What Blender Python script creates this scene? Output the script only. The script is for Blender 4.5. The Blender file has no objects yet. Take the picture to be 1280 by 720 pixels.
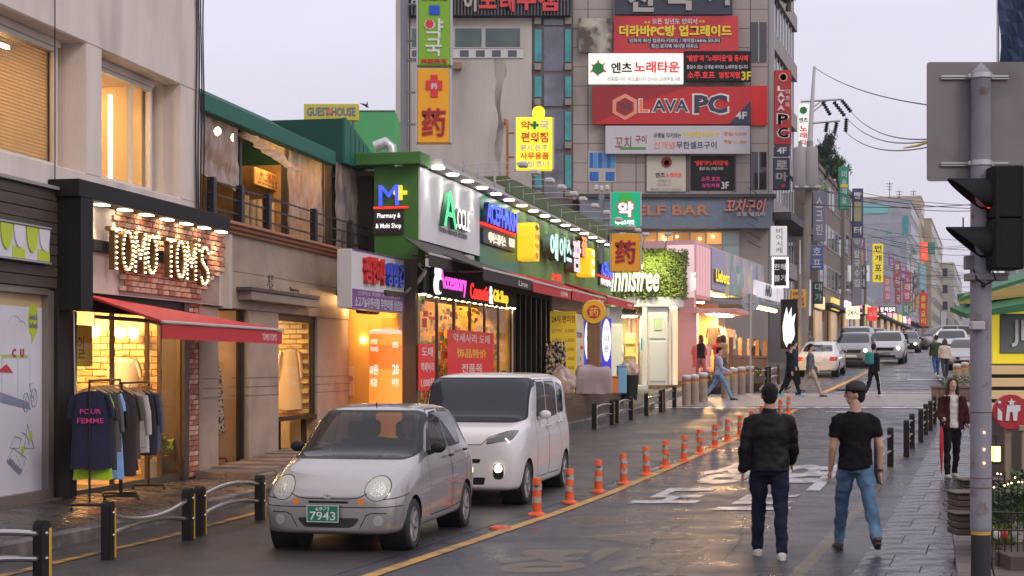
import bpy,bmesh,math,random
from mathutils import Vector,Matrix,noise
from math import sin,cos,pi,radians,atan2,sqrt,hypot
random.seed(7)
scn=bpy.context.scene
C=scn.collection
# camera
F,HX,HY,EYE=1950.0,640.0,458.0,1.9
cd=bpy.data.cameras.new('camera'); cam=bpy.data.objects.new('camera',cd); C.objects.link(cam)
cd.sensor_width=36; cd.lens=F/1280*36; cd.shift_y=(HY-360)/1280
cd.clip_start=.1; cd.clip_end=6000
cam.location=(0,0,EYE); cam.rotation_euler=(pi/2,0,0)
scn.camera=cam
# world: overcast dusk sky
W=bpy.data.worlds.new('World'); scn.world=W; W.use_nodes=True
nt=W.node_tree; nt.nodes.clear()
o_=nt.nodes.new('ShaderNodeOutputWorld'); add=nt.nodes.new('ShaderNodeAddShader')
b1=nt.nodes.new('ShaderNodeBackground'); b2=nt.nodes.new('ShaderNodeBackground')
sk=nt.nodes.new('ShaderNodeTexSky'); sk.sky_type='NISHITA'; sk.sun_disc=False
SUN_EL,SUN_ROT=radians(36),radians(138)
sk.sun_elevation=SUN_EL; sk.sun_rotation=SUN_ROT; sk.air_density=1.5; sk.dust_density=4
nt.links.new(sk.outputs[0],b1.inputs[0]); b1.inputs[1].default_value=.012
tc=nt.nodes.new('ShaderNodeTexCoord'); sx=nt.nodes.new('ShaderNodeSeparateXYZ')
nt.links.new(tc.outputs['Generated'],sx.inputs[0])
rp=nt.nodes.new('ShaderNodeValToRGB'); nt.links.new(sx.outputs[2],rp.inputs[0])
e=rp.color_ramp.elements
e[0].position=0; e[0].color=(.605,.575,.68,1)
e[1].position=1; e[1].color=(1.0,.97,1.05,1)
x_=e.new(.30); x_.color=(.70,.68,.79,1)
nz=nt.nodes.new('ShaderNodeTexNoise'); nz.inputs['Scale'].default_value=2.2; nz.inputs['Detail'].default_value=4
mp=nt.nodes.new('ShaderNodeMapping'); mp.inputs['Scale'].default_value=(1,1,3)
nt.links.new(tc.outputs['Generated'],mp.inputs[0]); nt.links.new(mp.outputs[0],nz.inputs[0])
mr=nt.nodes.new('ShaderNodeMapRange'); mr.inputs[1].default_value=.3; mr.inputs[2].default_value=.7
mr.inputs[3].default_value=.88; mr.inputs[4].default_value=1.07
nt.links.new(nz.outputs[0],mr.inputs[0])
mu=nt.nodes.new('ShaderNodeVectorMath'); mu.operation='SCALE'
nt.links.new(rp.outputs[0],mu.inputs[0]); nt.links.new(mr.outputs[0],mu.inputs['Scale'])
nt.links.new(mu.outputs[0],b2.inputs[0]); b2.inputs[1].default_value=1.17
nt.links.new(b1.outputs[0],add.inputs[0]); nt.links.new(b2.outputs[0],add.inputs[1])
nt.links.new(add.outputs[0],o_.inputs[0])
sd=bpy.data.lights.new('sun','SUN'); sd.energy=.8; sd.angle=radians(14); sd.color=(1,.88,.78)
so=bpy.data.objects.new('sun',sd); C.objects.link(so)
so.rotation_euler=Vector((-sin(SUN_ROT)*cos(SUN_EL),-cos(SUN_ROT)*cos(SUN_EL),-sin(SUN_EL))).to_track_quat('-Z','Y').to_euler()
scn.view_settings.view_transform='Standard'; scn.view_settings.look='None'
scn.view_settings.exposure=0; scn.view_settings.gamma=1
scn.cycles.use_denoising=True
scn.cycles.max_bounces=8; scn.cycles.transparent_max_bounces=12
scn.cycles.diffuse_bounces=3; scn.cycles.glossy_bounces=3
scn.cycles.sample_clamp_indirect=4
# materials
MATS={}
def M(name,col=(.5,.5,.5),rough=.6,metal=0.,emit=None,es=1.,var=0.,vs=3.,bump=0.,bs=40.,coat=0.,stretch=None,spec=.5,dirt=None,ds=.6,dlo=.5,dhi=.7,rvar=0.,alpha=1.):
 if name in MATS:return MATS[name]
 m=bpy.data.materials.new(name); MATS[name]=m; m.use_nodes=True
 n=m.node_tree; p=n.nodes['Principled BSDF']
 p.inputs['Base Color'].default_value=(*col,1); p.inputs['Roughness'].default_value=rough
 p.inputs['Metallic'].default_value=metal; p.inputs['Specular IOR Level'].default_value=spec
 if coat:p.inputs['Coat Weight'].default_value=coat; p.inputs['Coat Roughness'].default_value=.04
 if alpha<1:p.inputs['Alpha'].default_value=alpha
 if emit:p.inputs['Emission Color'].default_value=(*emit,1); p.inputs['Emission Strength'].default_value=es
 co=None
 if var or bump or dirt or rvar:
  t=n.nodes.new('ShaderNodeTexCoord'); co=t.outputs['Object']
  if stretch:
   q=n.nodes.new('ShaderNodeMapping'); q.inputs['Scale'].default_value=stretch
   n.links.new(co,q.inputs[0]); co=q.outputs[0]
 def nse(sc,det=5):
  k=n.nodes.new('ShaderNodeTexNoise'); k.inputs['Scale'].default_value=sc; k.inputs['Detail'].default_value=det
  n.links.new(co,k.inputs[0]); return k.outputs[0]
 cur=None
 if var:
  h=n.nodes.new('ShaderNodeMapRange'); n.links.new(nse(vs),h.inputs[0])
  h.inputs[1].default_value=.3; h.inputs[2].default_value=.7
  h.inputs[3].default_value=1-var; h.inputs[4].default_value=1+var
  s=n.nodes.new('ShaderNodeVectorMath'); s.operation='SCALE'; s.inputs[0].default_value=col
  n.links.new(h.outputs[0],s.inputs['Scale']); cur=s.outputs[0]
 if dirt:
  h=n.nodes.new('ShaderNodeMapRange'); n.links.new(nse(ds,8),h.inputs[0])
  h.inputs[1].default_value=dlo; h.inputs[2].default_value=dhi
  x=n.nodes.new('ShaderNodeMix'); x.data_type='RGBA'
  n.links.new(h.outputs[0],x.inputs[0]); x.inputs[7].default_value=(*dirt,1)
  if cur:n.links.new(cur,x.inputs[6])
  else:x.inputs[6].default_value=(*col,1)
  cur=x.outputs[2]
 if cur:n.links.new(cur,p.inputs['Base Color'])
 if rvar:
  h=n.nodes.new('ShaderNodeMapRange'); n.links.new(nse(vs*.7),h.inputs[0])
  h.inputs[1].default_value=.35; h.inputs[2].default_value=.65
  h.inputs[3].default_value=max(.03,rough-rvar); h.inputs[4].default_value=min(1,rough+rvar)
  n.links.new(h.outputs[0],p.inputs['Roughness'])
 if bump:
  bmp=n.nodes.new('ShaderNodeBump'); bmp.inputs['Strength'].default_value=bump; bmp.inputs['Distance'].default_value=.02
  n.links.new(nse(bs,3),bmp.inputs['Height']); n.links.new(bmp.outputs[0],p.inputs['Normal'])
 return m
def lit(name,col,es=3.,base=None):
 return M(name,base or tuple(min(1,c*(.35 if es<3 else .8))for c in col),.5,emit=col,es=es*(.78 if es<3 else 1))
def glass(name,tint=(.9,.9,.9),refl=1.,rough=.02):
 if name in MATS:return MATS[name]
 m=bpy.data.materials.new(name); MATS[name]=m; m.use_nodes=True; n=m.node_tree; n.nodes.clear()
 o=n.nodes.new('ShaderNodeOutputMaterial'); t=n.nodes.new('ShaderNodeBsdfTransparent'); g=n.nodes.new('ShaderNodeBsdfGlossy')
 x=n.nodes.new('ShaderNodeMixShader'); f=n.nodes.new('ShaderNodeFresnel'); f.inputs[0].default_value=1.45
 t.inputs[0].default_value=(*tint,1); g.inputs['Roughness'].default_value=rough
 k=n.nodes.new('ShaderNodeMath'); k.operation='MULTIPLY'; k.inputs[1].default_value=refl; k.use_clamp=True
 ge=n.nodes.new('ShaderNodeNewGeometry'); iv=n.nodes.new('ShaderNodeMath'); iv.operation='SUBTRACT'; iv.inputs[0].default_value=1
 n.links.new(ge.outputs['Backfacing'],iv.inputs[1]); m0=n.nodes.new('ShaderNodeMath'); m0.operation='MULTIPLY'
 n.links.new(f.outputs[0],m0.inputs[0]); n.links.new(iv.outputs[0],m0.inputs[1])
 n.links.new(m0.outputs[0],k.inputs[0]); n.links.new(k.outputs[0],x.inputs[0])
 n.links.new(t.outputs[0],x.inputs[1]); n.links.new(g.outputs[0],x.inputs[2]); n.links.new(x.outputs[0],o.inputs[0])
 return m
 # mesh helpers
TMPS=bpy.data.scenes.new('temporary')
def evaluated(me,mods):
 ob=bpy.data.objects.new('t',me); TMPS.collection.objects.link(ob)
 for t,kw in mods:
  m=ob.modifiers.new('m',t)
  for k,v in kw.items():setattr(m,k,v)
 vl=TMPS.view_layers[0]; vl.update(); r=bpy.data.meshes.new_from_object(ob.evaluated_get(vl.depsgraph)); bpy.data.objects.remove(ob); return r
class MB:
 def __init__(s):s.v=[]; s.f=[]
 def add(s,vs,fs):
  o=len(s.v); s.v+=[tuple(x)for x in vs]; s.f+=[tuple(i+o for i in f)for f in fs]; return s
 def box(s,x0,x1,y0,y1,z0,z1):
  return s.add([(x0,y0,z0),(x1,y0,z0),(x1,y1,z0),(x0,y1,z0),(x0,y0,z1),(x1,y0,z1),(x1,y1,z1),(x0,y1,z1)],[(0,3,2,1),(4,5,6,7),(0,1,5,4),(1,2,6,5),(2,3,7,6),(3,0,4,7)])
 def bbox(s,x0,x1,y0,y1,z0,z1,b=.01):
  """box with chamfered edges all round"""
  if x0>x1:x0,x1=x1,x0
  if y0>y1:y0,y1=y1,y0
  if z0>z1:z0,z1=z1,z0
  b=min(b,(x1-x0)*.4,(y1-y0)*.4,(z1-z0)*.4)
  bm=bmesh.new(); bmesh.ops.create_cube(bm,size=1)
  for v in bm.verts:v.co=Vector((x0+(v.co.x+.5)*(x1-x0),y0+(v.co.y+.5)*(y1-y0),z0+(v.co.z+.5)*(z1-z0)))
  bmesh.ops.bevel(bm,geom=list(bm.edges),offset=b,segments=1,affect='EDGES')
  bm.verts.index_update(); s.add([v.co for v in bm.verts],[[v.index for v in f.verts]for f in bm.faces]); bm.free(); return s
 def obox(s,mat,sx,sy,sz):
  """box of full size sx,sy,sz centred, placed by matrix"""
  vs=[mat@Vector((a*sx/2,b*sy/2,c*sz/2))for c in(-1,1)for a,b in((-1,-1),(1,-1),(1,1),(-1,1))]
  return s.add(vs,[(0,3,2,1),(4,5,6,7),(0,1,5,4),(1,2,6,5),(2,3,7,6),(3,0,4,7)])
 def tube(s,pts,r,n=8,caps=True,flat=1.):
  pts=[Vector(p)for p in pts]; rs=r if isinstance(r,(list,tuple))else[r]*len(pts)
  rings=[]; up=None
  for i,p in enumerate(pts):
   d=(pts[min(i+1,len(pts)-1)]-pts[max(i-1,0)]).normalized()
   if up is None:up=Vector((0,0,1))if abs(d.z)<.9 else Vector((1,0,0))
   a=d.cross(up).normalized(); b=a.cross(d).normalized(); up=b
   rings.append([p+a*rs[i]*cos(2*pi*k/n)+b*rs[i]*flat*sin(2*pi*k/n)for k in range(n)])
  return s.rings(rings,caps)
 def rings(s,rings,caps=True,closed=True):
  n=len(rings[0]); vs=[p for r in rings for p in r]; fs=[]
  for i in range(len(rings)-1):
   for k in range(n if closed else n-1):
    k2=(k+1)%n; fs.append((i*n+k,i*n+k2,(i+1)*n+k2,(i+1)*n+k))
  if caps:fs.append(tuple(range(n))[::-1]); fs.append(tuple((len(rings)-1)*n+k for k in range(n)))
  return s.add(vs,fs)
 def cyl(s,x,y,z0,z1,r,r2=None,n=16):return s.tube([(x,y,z0),(x,y,z1)],[r,r if r2 is None else r2],n)
 def lathe(s,prof,n=20,c=(0,0,0),axis='z',caps=True):
  rings=[]
  for r,z in prof:
   ring=[]
   for k in range(n):
    a=2*pi*k/n; u,v=r*cos(a),r*sin(a)
    ring.append((c[0]+u,c[1]+v,c[2]+z)if axis=='z' else((c[0]+v,c[1]+z,c[2]+u)if axis=='y' else(c[0]+z,c[1]+u,c[2]+v)))
   rings.append(ring)
  return s.rings(rings,caps)
 def ell(s,c,rx,ry,rz,n=12,m=8,rot=None):
  rings=[]
  for i in range(m+1):
   t=-pi/2+pi*i/m; rr=max(cos(t),.02)
   rings.append([Vector((rx*rr*cos(2*pi*k/n),ry*rr*sin(2*pi*k/n),rz*sin(t)))for k in range(n)])
  if rot:rings=[[rot@p for p in r]for r in rings]
  return s.rings([[p+Vector(c)for p in r]for r in rings])
 def prism(s,poly,a,b,axis='y'):
  """poly of 2D points extruded from a to b along axis (x: pts=(y,z); y: pts=(x,z); z: pts=(x,y))"""
  f={'x':lambda p,t:(t,p[0],p[1]),'y':lambda p,t:(p[0],t,p[1]),'z':lambda p,t:(p[0],p[1],t)}[axis]
  n=len(poly); vs=[f(p,a)for p in poly]+[f(p,b)for p in poly]
  return s.add(vs,[tuple(range(n))[::-1],tuple(range(n,2*n))]+[(i,(i+1)%n,n+(i+1)%n,n+i)for i in range(n)])
 def quad(s,a,b,c,d):return s.add([a,b,c,d],[(0,1,2,3)])
 def mesh(s,name,mat=None,smooth=False,recalc=True):
  me=bpy.data.meshes.new(name); me.from_pydata(s.v,[],s.f)
  if recalc and len(s.f)<60000:
   bm=bmesh.new(); bm.from_mesh(me); bmesh.ops.recalc_face_normals(bm,faces=bm.faces); bm.to_mesh(me); bm.free()
  if mat:me.materials.append(mat)
  if smooth:
   me.polygons.foreach_set('use_smooth',[True]*len(me.polygons))
   if smooth!='all':me.set_sharp_from_angle(angle=radians(35))
  me.update(); return me
 def build(s,name,mat=None,parent=None,smooth=False,loc=None,rot=None,**kw):
  return link(name,s.mesh(name,mat,smooth),parent,loc,rot,**kw)
def link(name,me,parent=None,loc=None,rot=None,label=None,cat=None,group=None,kind=None):
 o=bpy.data.objects.new(name,me); C.objects.link(o)
 if parent is not None:o.parent=parent
 if loc is not None:o.location=loc
 if rot is not None:o.rotation_euler=rot
 return tag(o,label,cat,group,kind)
def tag(o,label=None,cat=None,group=None,kind=None):
 if label:o['label']=label
 if cat:o['category']=cat
 if group:o['group']=group
 if kind:o['kind']=kind
 return o
def thing(name,label,cat,loc=(0,0,0),rz=0,group=None):
 return link(name,None,None,loc,(0,0,rz),label,cat,group)
def kids(o):
 return[c for c in C.objects if c.parent==o]
KID={}
def dup(o,loc=None,rz=None,label=None,group=None,parent=None):
 c=o.copy(); C.objects.link(c)
 if parent is not None:c.parent=parent
 if loc is not None:c.location=loc
 if rz is not None:c.rotation_euler=(0,0,rz)
 if label:c['label']=label
 if group:c['group']=group
 if o.name not in KID:KID[o.name]=kids(o)
 for k in KID[o.name]:dup(k,parent=c)
 return c
TXT={}
def tmesh(body,bold=.0,ext=.01,res=2,shear=0.,spacing=1.,line=1.):
 key=(body,bold,ext,res,shear,spacing,line)
 if key in TXT:return TXT[key]
 if 'cu' not in TXT:
  TXT['cu']=bpy.data.curves.new('lettering','FONT'); TXT['ob']=bpy.data.objects.new('t',TXT['cu'])
 cu,ob=TXT['cu'],TXT['ob']; cu.body=body; cu.size=1; cu.resolution_u=res
 cu.offset=bold*.55; cu.extrude=ext; cu.shear=shear; cu.space_character=spacing; cu.space_line=line
 cu.align_x='CENTER'; me=bpy.data.meshes.new_from_object(ob)
 if len(me.vertices)==0:TXT[key]=(me,(0,1,0,1)); return TXT[key]
 xs=[v.co.x for v in me.vertices]; ys=[v.co.y for v in me.vertices]
 TXT[key]=(me,(min(xs),max(xs),min(ys),max(ys))); return TXT[key]
def text(body,x,y,z,w,h,mat,parent,name='lettering',bold=.0,ext=.01,depth=None,face='-y',res=2,shear=0.,roll=0.,**kw):
 """flat text centred on (x,z) at local plane y, fitted to w x h (metres). faces local -y by default"""
 em=mat.node_tree.nodes.get('Principled BSDF')
 if depth and depth>=.07 and em and em.inputs['Emission Strength'].default_value>0 and name=='lettering':
  c_=em.inputs['Emission Color'].default_value; off={'-y':(0,-depth/2-.004),'-x':(-depth/2-.004,0),'x':(depth/2+.004,0)}[face]
  sh_=M('letter_side_%.2f_%.2f_%.2f'%tuple(c_[:3]),tuple(.02+.16*q for q in c_[:3]),.5)
  text(body,x,y,z,w,h,sh_,parent,'letter_shell',bold,ext,depth,face,res,shear,roll,**kw)
  return text(body,x+off[0],y+off[1],z,w,h,mat,parent,'lettering ',bold,.01,None,face,res,shear,roll,**kw)
 name=name.strip()
 me0,(x0,x1,y0,y1)=tmesh(body,bold,.5,res,shear,**kw)
 me=me0.copy(); me.name=name; me.materials.clear(); me.materials.append(mat)
 d=depth or ext
 S=Matrix.Diagonal((w/(x1-x0),h/(y1-y0),d,1))@Matrix.Translation((-(x0+x1)/2,-(y0+y1)/2,0))
 R={'-y':Matrix.Rotation(pi/2,4,'X'),'z':Matrix.Identity(4),'+y':Matrix.Rotation(pi,4,'Z')@Matrix.Rotation(pi/2,4,'X'),'x':Matrix.Rotation(pi/2,4,'Z')@Matrix.Rotation(pi/2,4,'X'),'-x':Matrix.Rotation(-pi/2,4,'Z')@Matrix.Rotation(pi/2,4,'X')}[face]
 me.transform(R@Matrix.Rotation(roll,4,'Z')@S)
 return link(name,me,parent,(x,y,z))
ZG=[(-50,0),(20,0),(23,.03),(26,.1),(30,.2),(35,.34),(43.5,.60),(48,.88),(63,1.38),(77,1.92),(100,2.7),(140,3.6),(250,5.2),(400,6.5),(6000,9)]
def zg(D):
 for(a,za),(b,zb)in zip(ZG,ZG[1:]):
  if D<=b:return za+(zb-za)*(D-a)/(b-a)
 return ZG[-1][1]
def at(px,py,D):return Vector(((px-HX)/F*D,D,EYE+(HY-py)/F*D))
def gp(px,py,dz=0.):
 lo,hi=5.,600.
 f=lambda D:EYE+(HY-py)/F*D-zg(D)-dz
 D=lo
 while D<hi and f(D)>0:D+=.25
 a,b=D-.25,D
 for _ in range(30):
  m_=(a+b)/2
  if f(m_)>0:a=m_
  else:b=m_
 return Vector(((px-HX)/F*a,a,zg(a)+dz))
class Fac:
 """vertical street front: X = x0 + t*D; local x runs away from the camera along it, local -y is out to the street"""
 def __init__(s,x0,t,D0):
  s.x0,s.t=x0,t; s.rz=pi/2-math.atan(t); s.o=Vector((x0+t*D0,D0,0)); s.D0=D0; s.k=sqrt(1+t*t)
 def D(s,px,off=0.):
  return(s.x0+off*s.k)/((px-HX)/F-s.t)
 def u(s,px,off=0.):
  D=s.D(px,off); p=Vector(((px-HX)/F*D,D,0))-s.o
  return p.x*s.t/s.k+p.y/s.k
 def z(s,px,py,off=0.):return EYE+(HY-py)/F*s.D(px,off)
 def thing(s,name,label,cat,group=None):return thing(name,label,cat,s.o,s.rz,group)
 def P(s,u,off=0.,z=0.):
  return Vector((s.o.x+u*s.t/s.k+off/s.k,s.o.y+u/s.k-off*s.t/s.k,z))
FA=Fac(-9.52,.195,18.2)
FB=Fac(-9.47,.236,32.0)
RT=.308
def cx(D):return-.35+RT*(D-17.15)
KL=[(8,-6.6),(15.3,-5.02),(17.2,-4.53),(19.4,-4.13),(21.8,-3.62),(26,-2.4),(31,-.7),(37,1.35),(45,4.1),(60,9.2),(75,13.6),(100,21.2),(400,113.6)]
def kl(D):
 for(a,za),(b,zb)in zip(KL,KL[1:]):
  if D<=b:return za+(zb-za)*(D-a)/(b-a)
 return KL[-1][1]
def kr(D):return cx(D)+4.35
# ground
asph=M('wet_asphalt',(.032,.030,.042),.34,var=.25,vs=1.3,bump=.4,bs=90,rvar=.16,dirt=(.020,.018,.024),ds=.35,dlo=.42,dhi=.66)
def frange(a,b,s):
 r=[]; x=a
 while x<b-1e-6:r.append(x); x+=s
 r.append(b); return r
rows=frange(-40,10,10)+frange(10.5,60,.5)+frange(61,150,2)[0:]+[200,300,400,700,1500,4000,6000]
def strip(name,fl,fr,ds,dz,mat,nx=1,parent=None,kind='structure'):
 b=MB(); R=[]
 for D in ds:
  a,c=fl(D),fr(D); R.append([(a+(c-a)*k/nx,D,zg(D)+dz)for k in range(nx+1)])
 n=nx+1; vs=[p for r in R for p in r]
 b.add(vs,[(i*n+k,i*n+k+1,(i+1)*n+k+1,(i+1)*n+k)for i in range(len(R)-1)for k in range(nx)])
 return link(name,b.mesh(name,mat,recalc=False),parent,kind=kind if parent is None else None)
strip('ground',lambda D:-400,lambda D:1150,[r for r in rows if r<=400]+[700,1100],-.012,M('far_ground',(.09,.085,.08),.8,var=.2,vs=.5),2)
strip('road',lambda D:kl(max(D,8))-.4,lambda D:kr(D)+.1,frange(6,150,.5)+[200,300,400],0,asph,6)
lane=M('dry_lane_asphalt',(.042,.036,.036),.42,var=.25,vs=1.1,bump=.35,bs=110,rvar=.14,dirt=(.027,.023,.023),ds=.5,dlo=.45,dhi=.75)
strip('road',lambda D:kl(max(D,8))+.0,lambda D:cx(D)-.35,frange(6,44.5,.5),.004,lane,3)
blk=M('pink_block_paving',(.27,.23,.225),.55,var=.15,vs=6,bump=.2,bs=30)
strip('pavement',lambda D:kl(D)-.2,lambda D:kr(D)+14,frange(45.6,51.5,.5),.008,blk,2)
wl=M('road_paint_white',(.50,.48,.50),.36,var=.25,vs=9,dirt=(.10,.09,.10),ds=4,dlo=.45,dhi=.66)
yl=M('road_paint_yellow',(.52,.27,.05),.5,var=.2,vs=8,dirt=(.14,.10,.06),ds=4,dlo=.48,dhi=.72)
yf=M('faded_yellow_paint',(.34,.27,.17),.5,alpha=.30)
strip('road_marking',lambda D:cx(D)-.075,lambda D:cx(D)+.075,frange(10,44.6,.5),.008,yl)
strip('road_marking',lambda D:cx(D)-.1,lambda D:cx(D)+.1,frange(52,140,.5),.008,yl)
strip('road_marking',lambda D:kr(D)-.56,lambda D:kr(D)-.42,frange(10,30,.5),.008,yf)
strip('road_marking',lambda D:kl(D)+.62,lambda D:kl(D)+.74,frange(10,20.5,.5),.012,M('kerb_yellow',(.4,.2,.04),.5,var=.3,vs=9,dirt=(.07,.06,.06),ds=4,dlo=.45,dhi=.6))
strip('road_marking',lambda D:kl(D),lambda D:kr(D)+2,[44.9,45.4],.010,wl)
strip('road_marking',lambda D:cx(D)+.3,lambda D:kr(D)+2,[52.0,52.5],.010,wl)
def flat_glyph(body,D0,D1,u0,u1,mat,bold=.02,dz=.009):
 me0,(x0,x1,y0,y1)=tmesh(body,bold,0,2)
 me=me0.copy(); me.name='road_marking'; me.materials.clear(); me.materials.append(mat)
 for v in me.vertices:
  D=D0+(v.co.y-y0)/(y1-y0)*(D1-D0); u=u0+(v.co.x-x0)/(x1-x0)*(u1-u0)
  v.co=(cx(D)+u,D,zg(D)+dz)
 link('road_marking',me,kind='structure')
flat_glyph('도',21.4,23.7,.62,1.55,wl,.075)
flat_glyph('성',24.3,28.4,.75,1.65,wl,.075)
flat_glyph('도',20.5,22.7,1.95,2.95,wl,.075)
flat_glyph('역',23.3,28.0,2.0,3.05,wl,.075)
flat_glyph('정',14.3,16.2,.8,1.8,yf,.08)
flat_glyph('지',14.1,15.9,2.05,2.7,yf,.08)
def poly_mark(pts,mat,dz=.009):
 b=MB(); b.add([(cx(D)+u,D,zg(D)+dz)for u,D in pts],[tuple(range(len(pts)))]); link('road_marking',b.mesh('road_marking',mat,recalc=False),kind='structure')
poly_mark([(1.05,17.35),(1.9,16.55),(1.9,17.1),(2.75,17.3),(2.75,17.55),(1.95,17.5),(1.95,17.95)],yf)
poly_mark([(.95,43.6),(1.6,43.6),(1.6,43.9),(.95,43.9)],wl)
poly_mark([(2.2,62),(4,62),(4,63),(2.2,63)],wl)
crk=M('asphalt_crack',(.012,.011,.012),.8)
def crack(pts,w):
 b=MB(); rnd=random.Random(len(pts)+int(w*1e4)); P=[]
 for(x0,d0),(x1,d1)in zip(pts,pts[1:]):
  for k in range(12):
   t=k/12; P.append((x0+(x1-x0)*t+rnd.uniform(-.03,.03),d0+(d1-d0)*t+rnd.uniform(-.03,.03)))
 L=[(x-w*rnd.uniform(.3,1),d,zg(d)+.006)for x,d in P]; R=[(x+w*rnd.uniform(.3,1),d,zg(d)+.006)for x,d in P]
 n=len(P); b.add(L+R,[(i,n+i,n+i+1,i+1)for i in range(n-1)]); link('asphalt_crack',b.mesh('c',crk,recalc=False),kind='structure')
for pp in([(810,684),(826,668),(850,656),(868,645)],[(868,645),(905,640),(935,652)],[(905,700),(925,676),(930,655)],[(1005,664),(1030,664),(1062,662)]):
 crack([tuple(gp(*q).xy)for q in pp],.007)
tar=M('tar_patch',(.02,.018,.02),.35,var=.3,vs=6)
# left pavement, kerb stones and slabs
def zf(D):
 pts=[(8,.36),(18.2,.34),(24,.19),(27,.29),(31.7,.42),(37,.62),(45,.8),(60,1.5),(100,2.9),(400,6.7)]
 for(a,za),(b,zb)in zip(pts,pts[1:]):
  if D<=b:return za+(zb-za)*(D-a)/(b-a)
 return 6.7
pave=M('left_pavement_bed',(.05,.042,.038),.7,var=.25,vs=5,bump=.2)
def wallX(D):return(-9.52+.195*D if D<31.7 else-9.47+.236*D)
b=MB(); R=[]
DS=frange(8,45,.5)
for D in DS:
 k=kl(D)-.16; w=min(wallX(D)-.6,k-.3); za=zg(D)+.118; zb_=max(zf(D)-.03,za)
 R.append([(w-2.5,D,zb_),(w,D,zb_),(k,D,za),(k,D,zg(D)-.05)])
vs=[p for r in R for p in r]
b.add(vs,[(i*4+j,i*4+j+1,i*4+4+j+1,i*4+4+j)for i in range(len(R)-1)for j in range(3)])
PVL=link('pavement',b.mesh('pavement',pave,recalc=False),kind='structure')
kst=M('kerb_granite',(.15,.125,.115),.6,var=.25,vs=7,bump=.3,bs=60,dirt=(.06,.05,.05),ds=3,dlo=.45,dhi=.65)
kst2=M('kerb_granite_dark',(.10,.085,.08),.6,var=.25,vs=7,bump=.3,bs=60,dirt=(.04,.035,.035),ds=3)
D=12.; i=0
while D<44.5:
 L=1.0; x0,x1=kl(D),kl(D+L); a=atan2(x1-x0,L); j=random.uniform(-.004,.004)
 o=MB(); o.bbox(-.15,.012,.006,sqrt(L*L+(x1-x0)**2)-.006,-.1,.148+j,.012)
 s=o.build('kerb_stone',(kst,kst2)[random.random()<.35],PVL,loc=(x0+j,D,zg(D)),rot=(math.atan((zg(D+L)-zg(D))/L),0,-a)); D+=L; i+=1
slabm=[M('pavement_slab_%s'%c,k,.27,var=.2,vs=8,bump=.25,bs=50,rvar=.15,dirt=(.035,.03,.028),ds=2.2)for c,k in(('brown',(.10,.072,.055)),('grey',(.08,.066,.058)),('dark',(.06,.05,.047)))]
def slab(parent,P,name='paving_slab',mats=slabm):
 """P: four ground points counter-clockwise (x,y,z), thin raised slab"""
 c=sum((Vector(p)for p in P),Vector())/4; dz=random.uniform(-.001,.0015)
 q=[c+(Vector(p)-c)*.992 for p in P]; q2=[c+(Vector(p)-c)*.98 for p in P]
 b=MB(); b.add([v-c+Vector((0,0,-.03))for v in q]+[v-c+Vector((0,0,.018+dz))for v in q]+[v-c+Vector((0,0,.024+dz))for v in q2],[(0,1,5,4),(1,2,6,5),(2,3,7,6),(3,0,4,7),(4,5,9,8),(5,6,10,9),(6,7,11,10),(7,4,8,11),(8,9,10,11)])
 return link(name,b.mesh(name,random.choice(mats)),parent,c)
def edge(D):return kl(D)-.16
D=14.; row=0
while D<31.8:
 k=edge(D); w=wallX(D)+.02; n=max(1,int(round((k-w)/.62))); n2=n
 for t in range(n):
  def pt(t_,D_):
   k_,w_=edge(D_),wallX(D_)+.02; x=k_+(w_-k_)*t_/n
   za=zg(D_)+.118; zb_=max(zf(D_)-.03,za); ww=min(wallX(D_)-.6,k_-.3)
   return(x,D_,za+(zb_-za)*(k_-x)/(k_-ww))
  slab(PVL,[pt(t+1,D),pt(t,D),pt(t,D+.6),pt(t+1,D+.6)])
 D+=.6; row+=1
 # right pavement
pv=M('right_pavement_bed',(.05,.047,.056),.4,var=.2,vs=2)
PVR=strip('pavement',lambda D:kr(D),lambda D:kr(D)+40,frange(6,45.6,.5),.010,pv,1)
psl=[M('wet_paver_%s'%c,k,.30,var=.2,vs=3,bump=.5,bs=9,rvar=.15,dirt=(.024,.022,.027),ds=1.6,dlo=.42,dhi=.66)for c,k in(('blue',(.040,.038,.047)),('grey',(.038,.036,.044)),('dark',(.035,.033,.041)))]
n=0; D=13.2; rest=MB()
while D<45:
 for t in range(8 if D<31 else 12):
  u0=t*.6+(.3 if int(D/.3+.5)%2 else 0)-.28; u1=u0+.6
  u0=max(u0,.02)
  P=[(kr(d)+u,d,zg(d)+.012)for u,d in((u0,D),(u1,D),(u1,D+.45),(u0,D+.45))]
  if n<298:slab(PVR,P,mats=psl); n+=1
  else:
   c=sum((Vector(p)for p in P),Vector())/4
   q=[tuple(c+(Vector(p)-c)*.97+Vector((0,0,.022)))for p in P]; rest.add(q,[(0,1,2,3)])
 D+=.45
tag(rest.build('paving_slab',psl[1],PVR),kind='stuff')
ts=[M('brown_paver',(.12,.085,.075),.5,var=.2,vs=9,bump=.3,bs=50),M('brown_paver_dark',(.085,.062,.058),.5,var=.2,vs=9,bump=.3,bs=50)]
for i in range(22):
 D=12.8+i*.22
 for j in range(2):
  x=3.72+(D-13.)*.27+j*.33+.0
  slab(PVR,[(x,D,.042),(x+.32,D,.042),(x+.32+.06,D+.21,.042),(x+.06,D+.21,.042)],'brick',ts)
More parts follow.
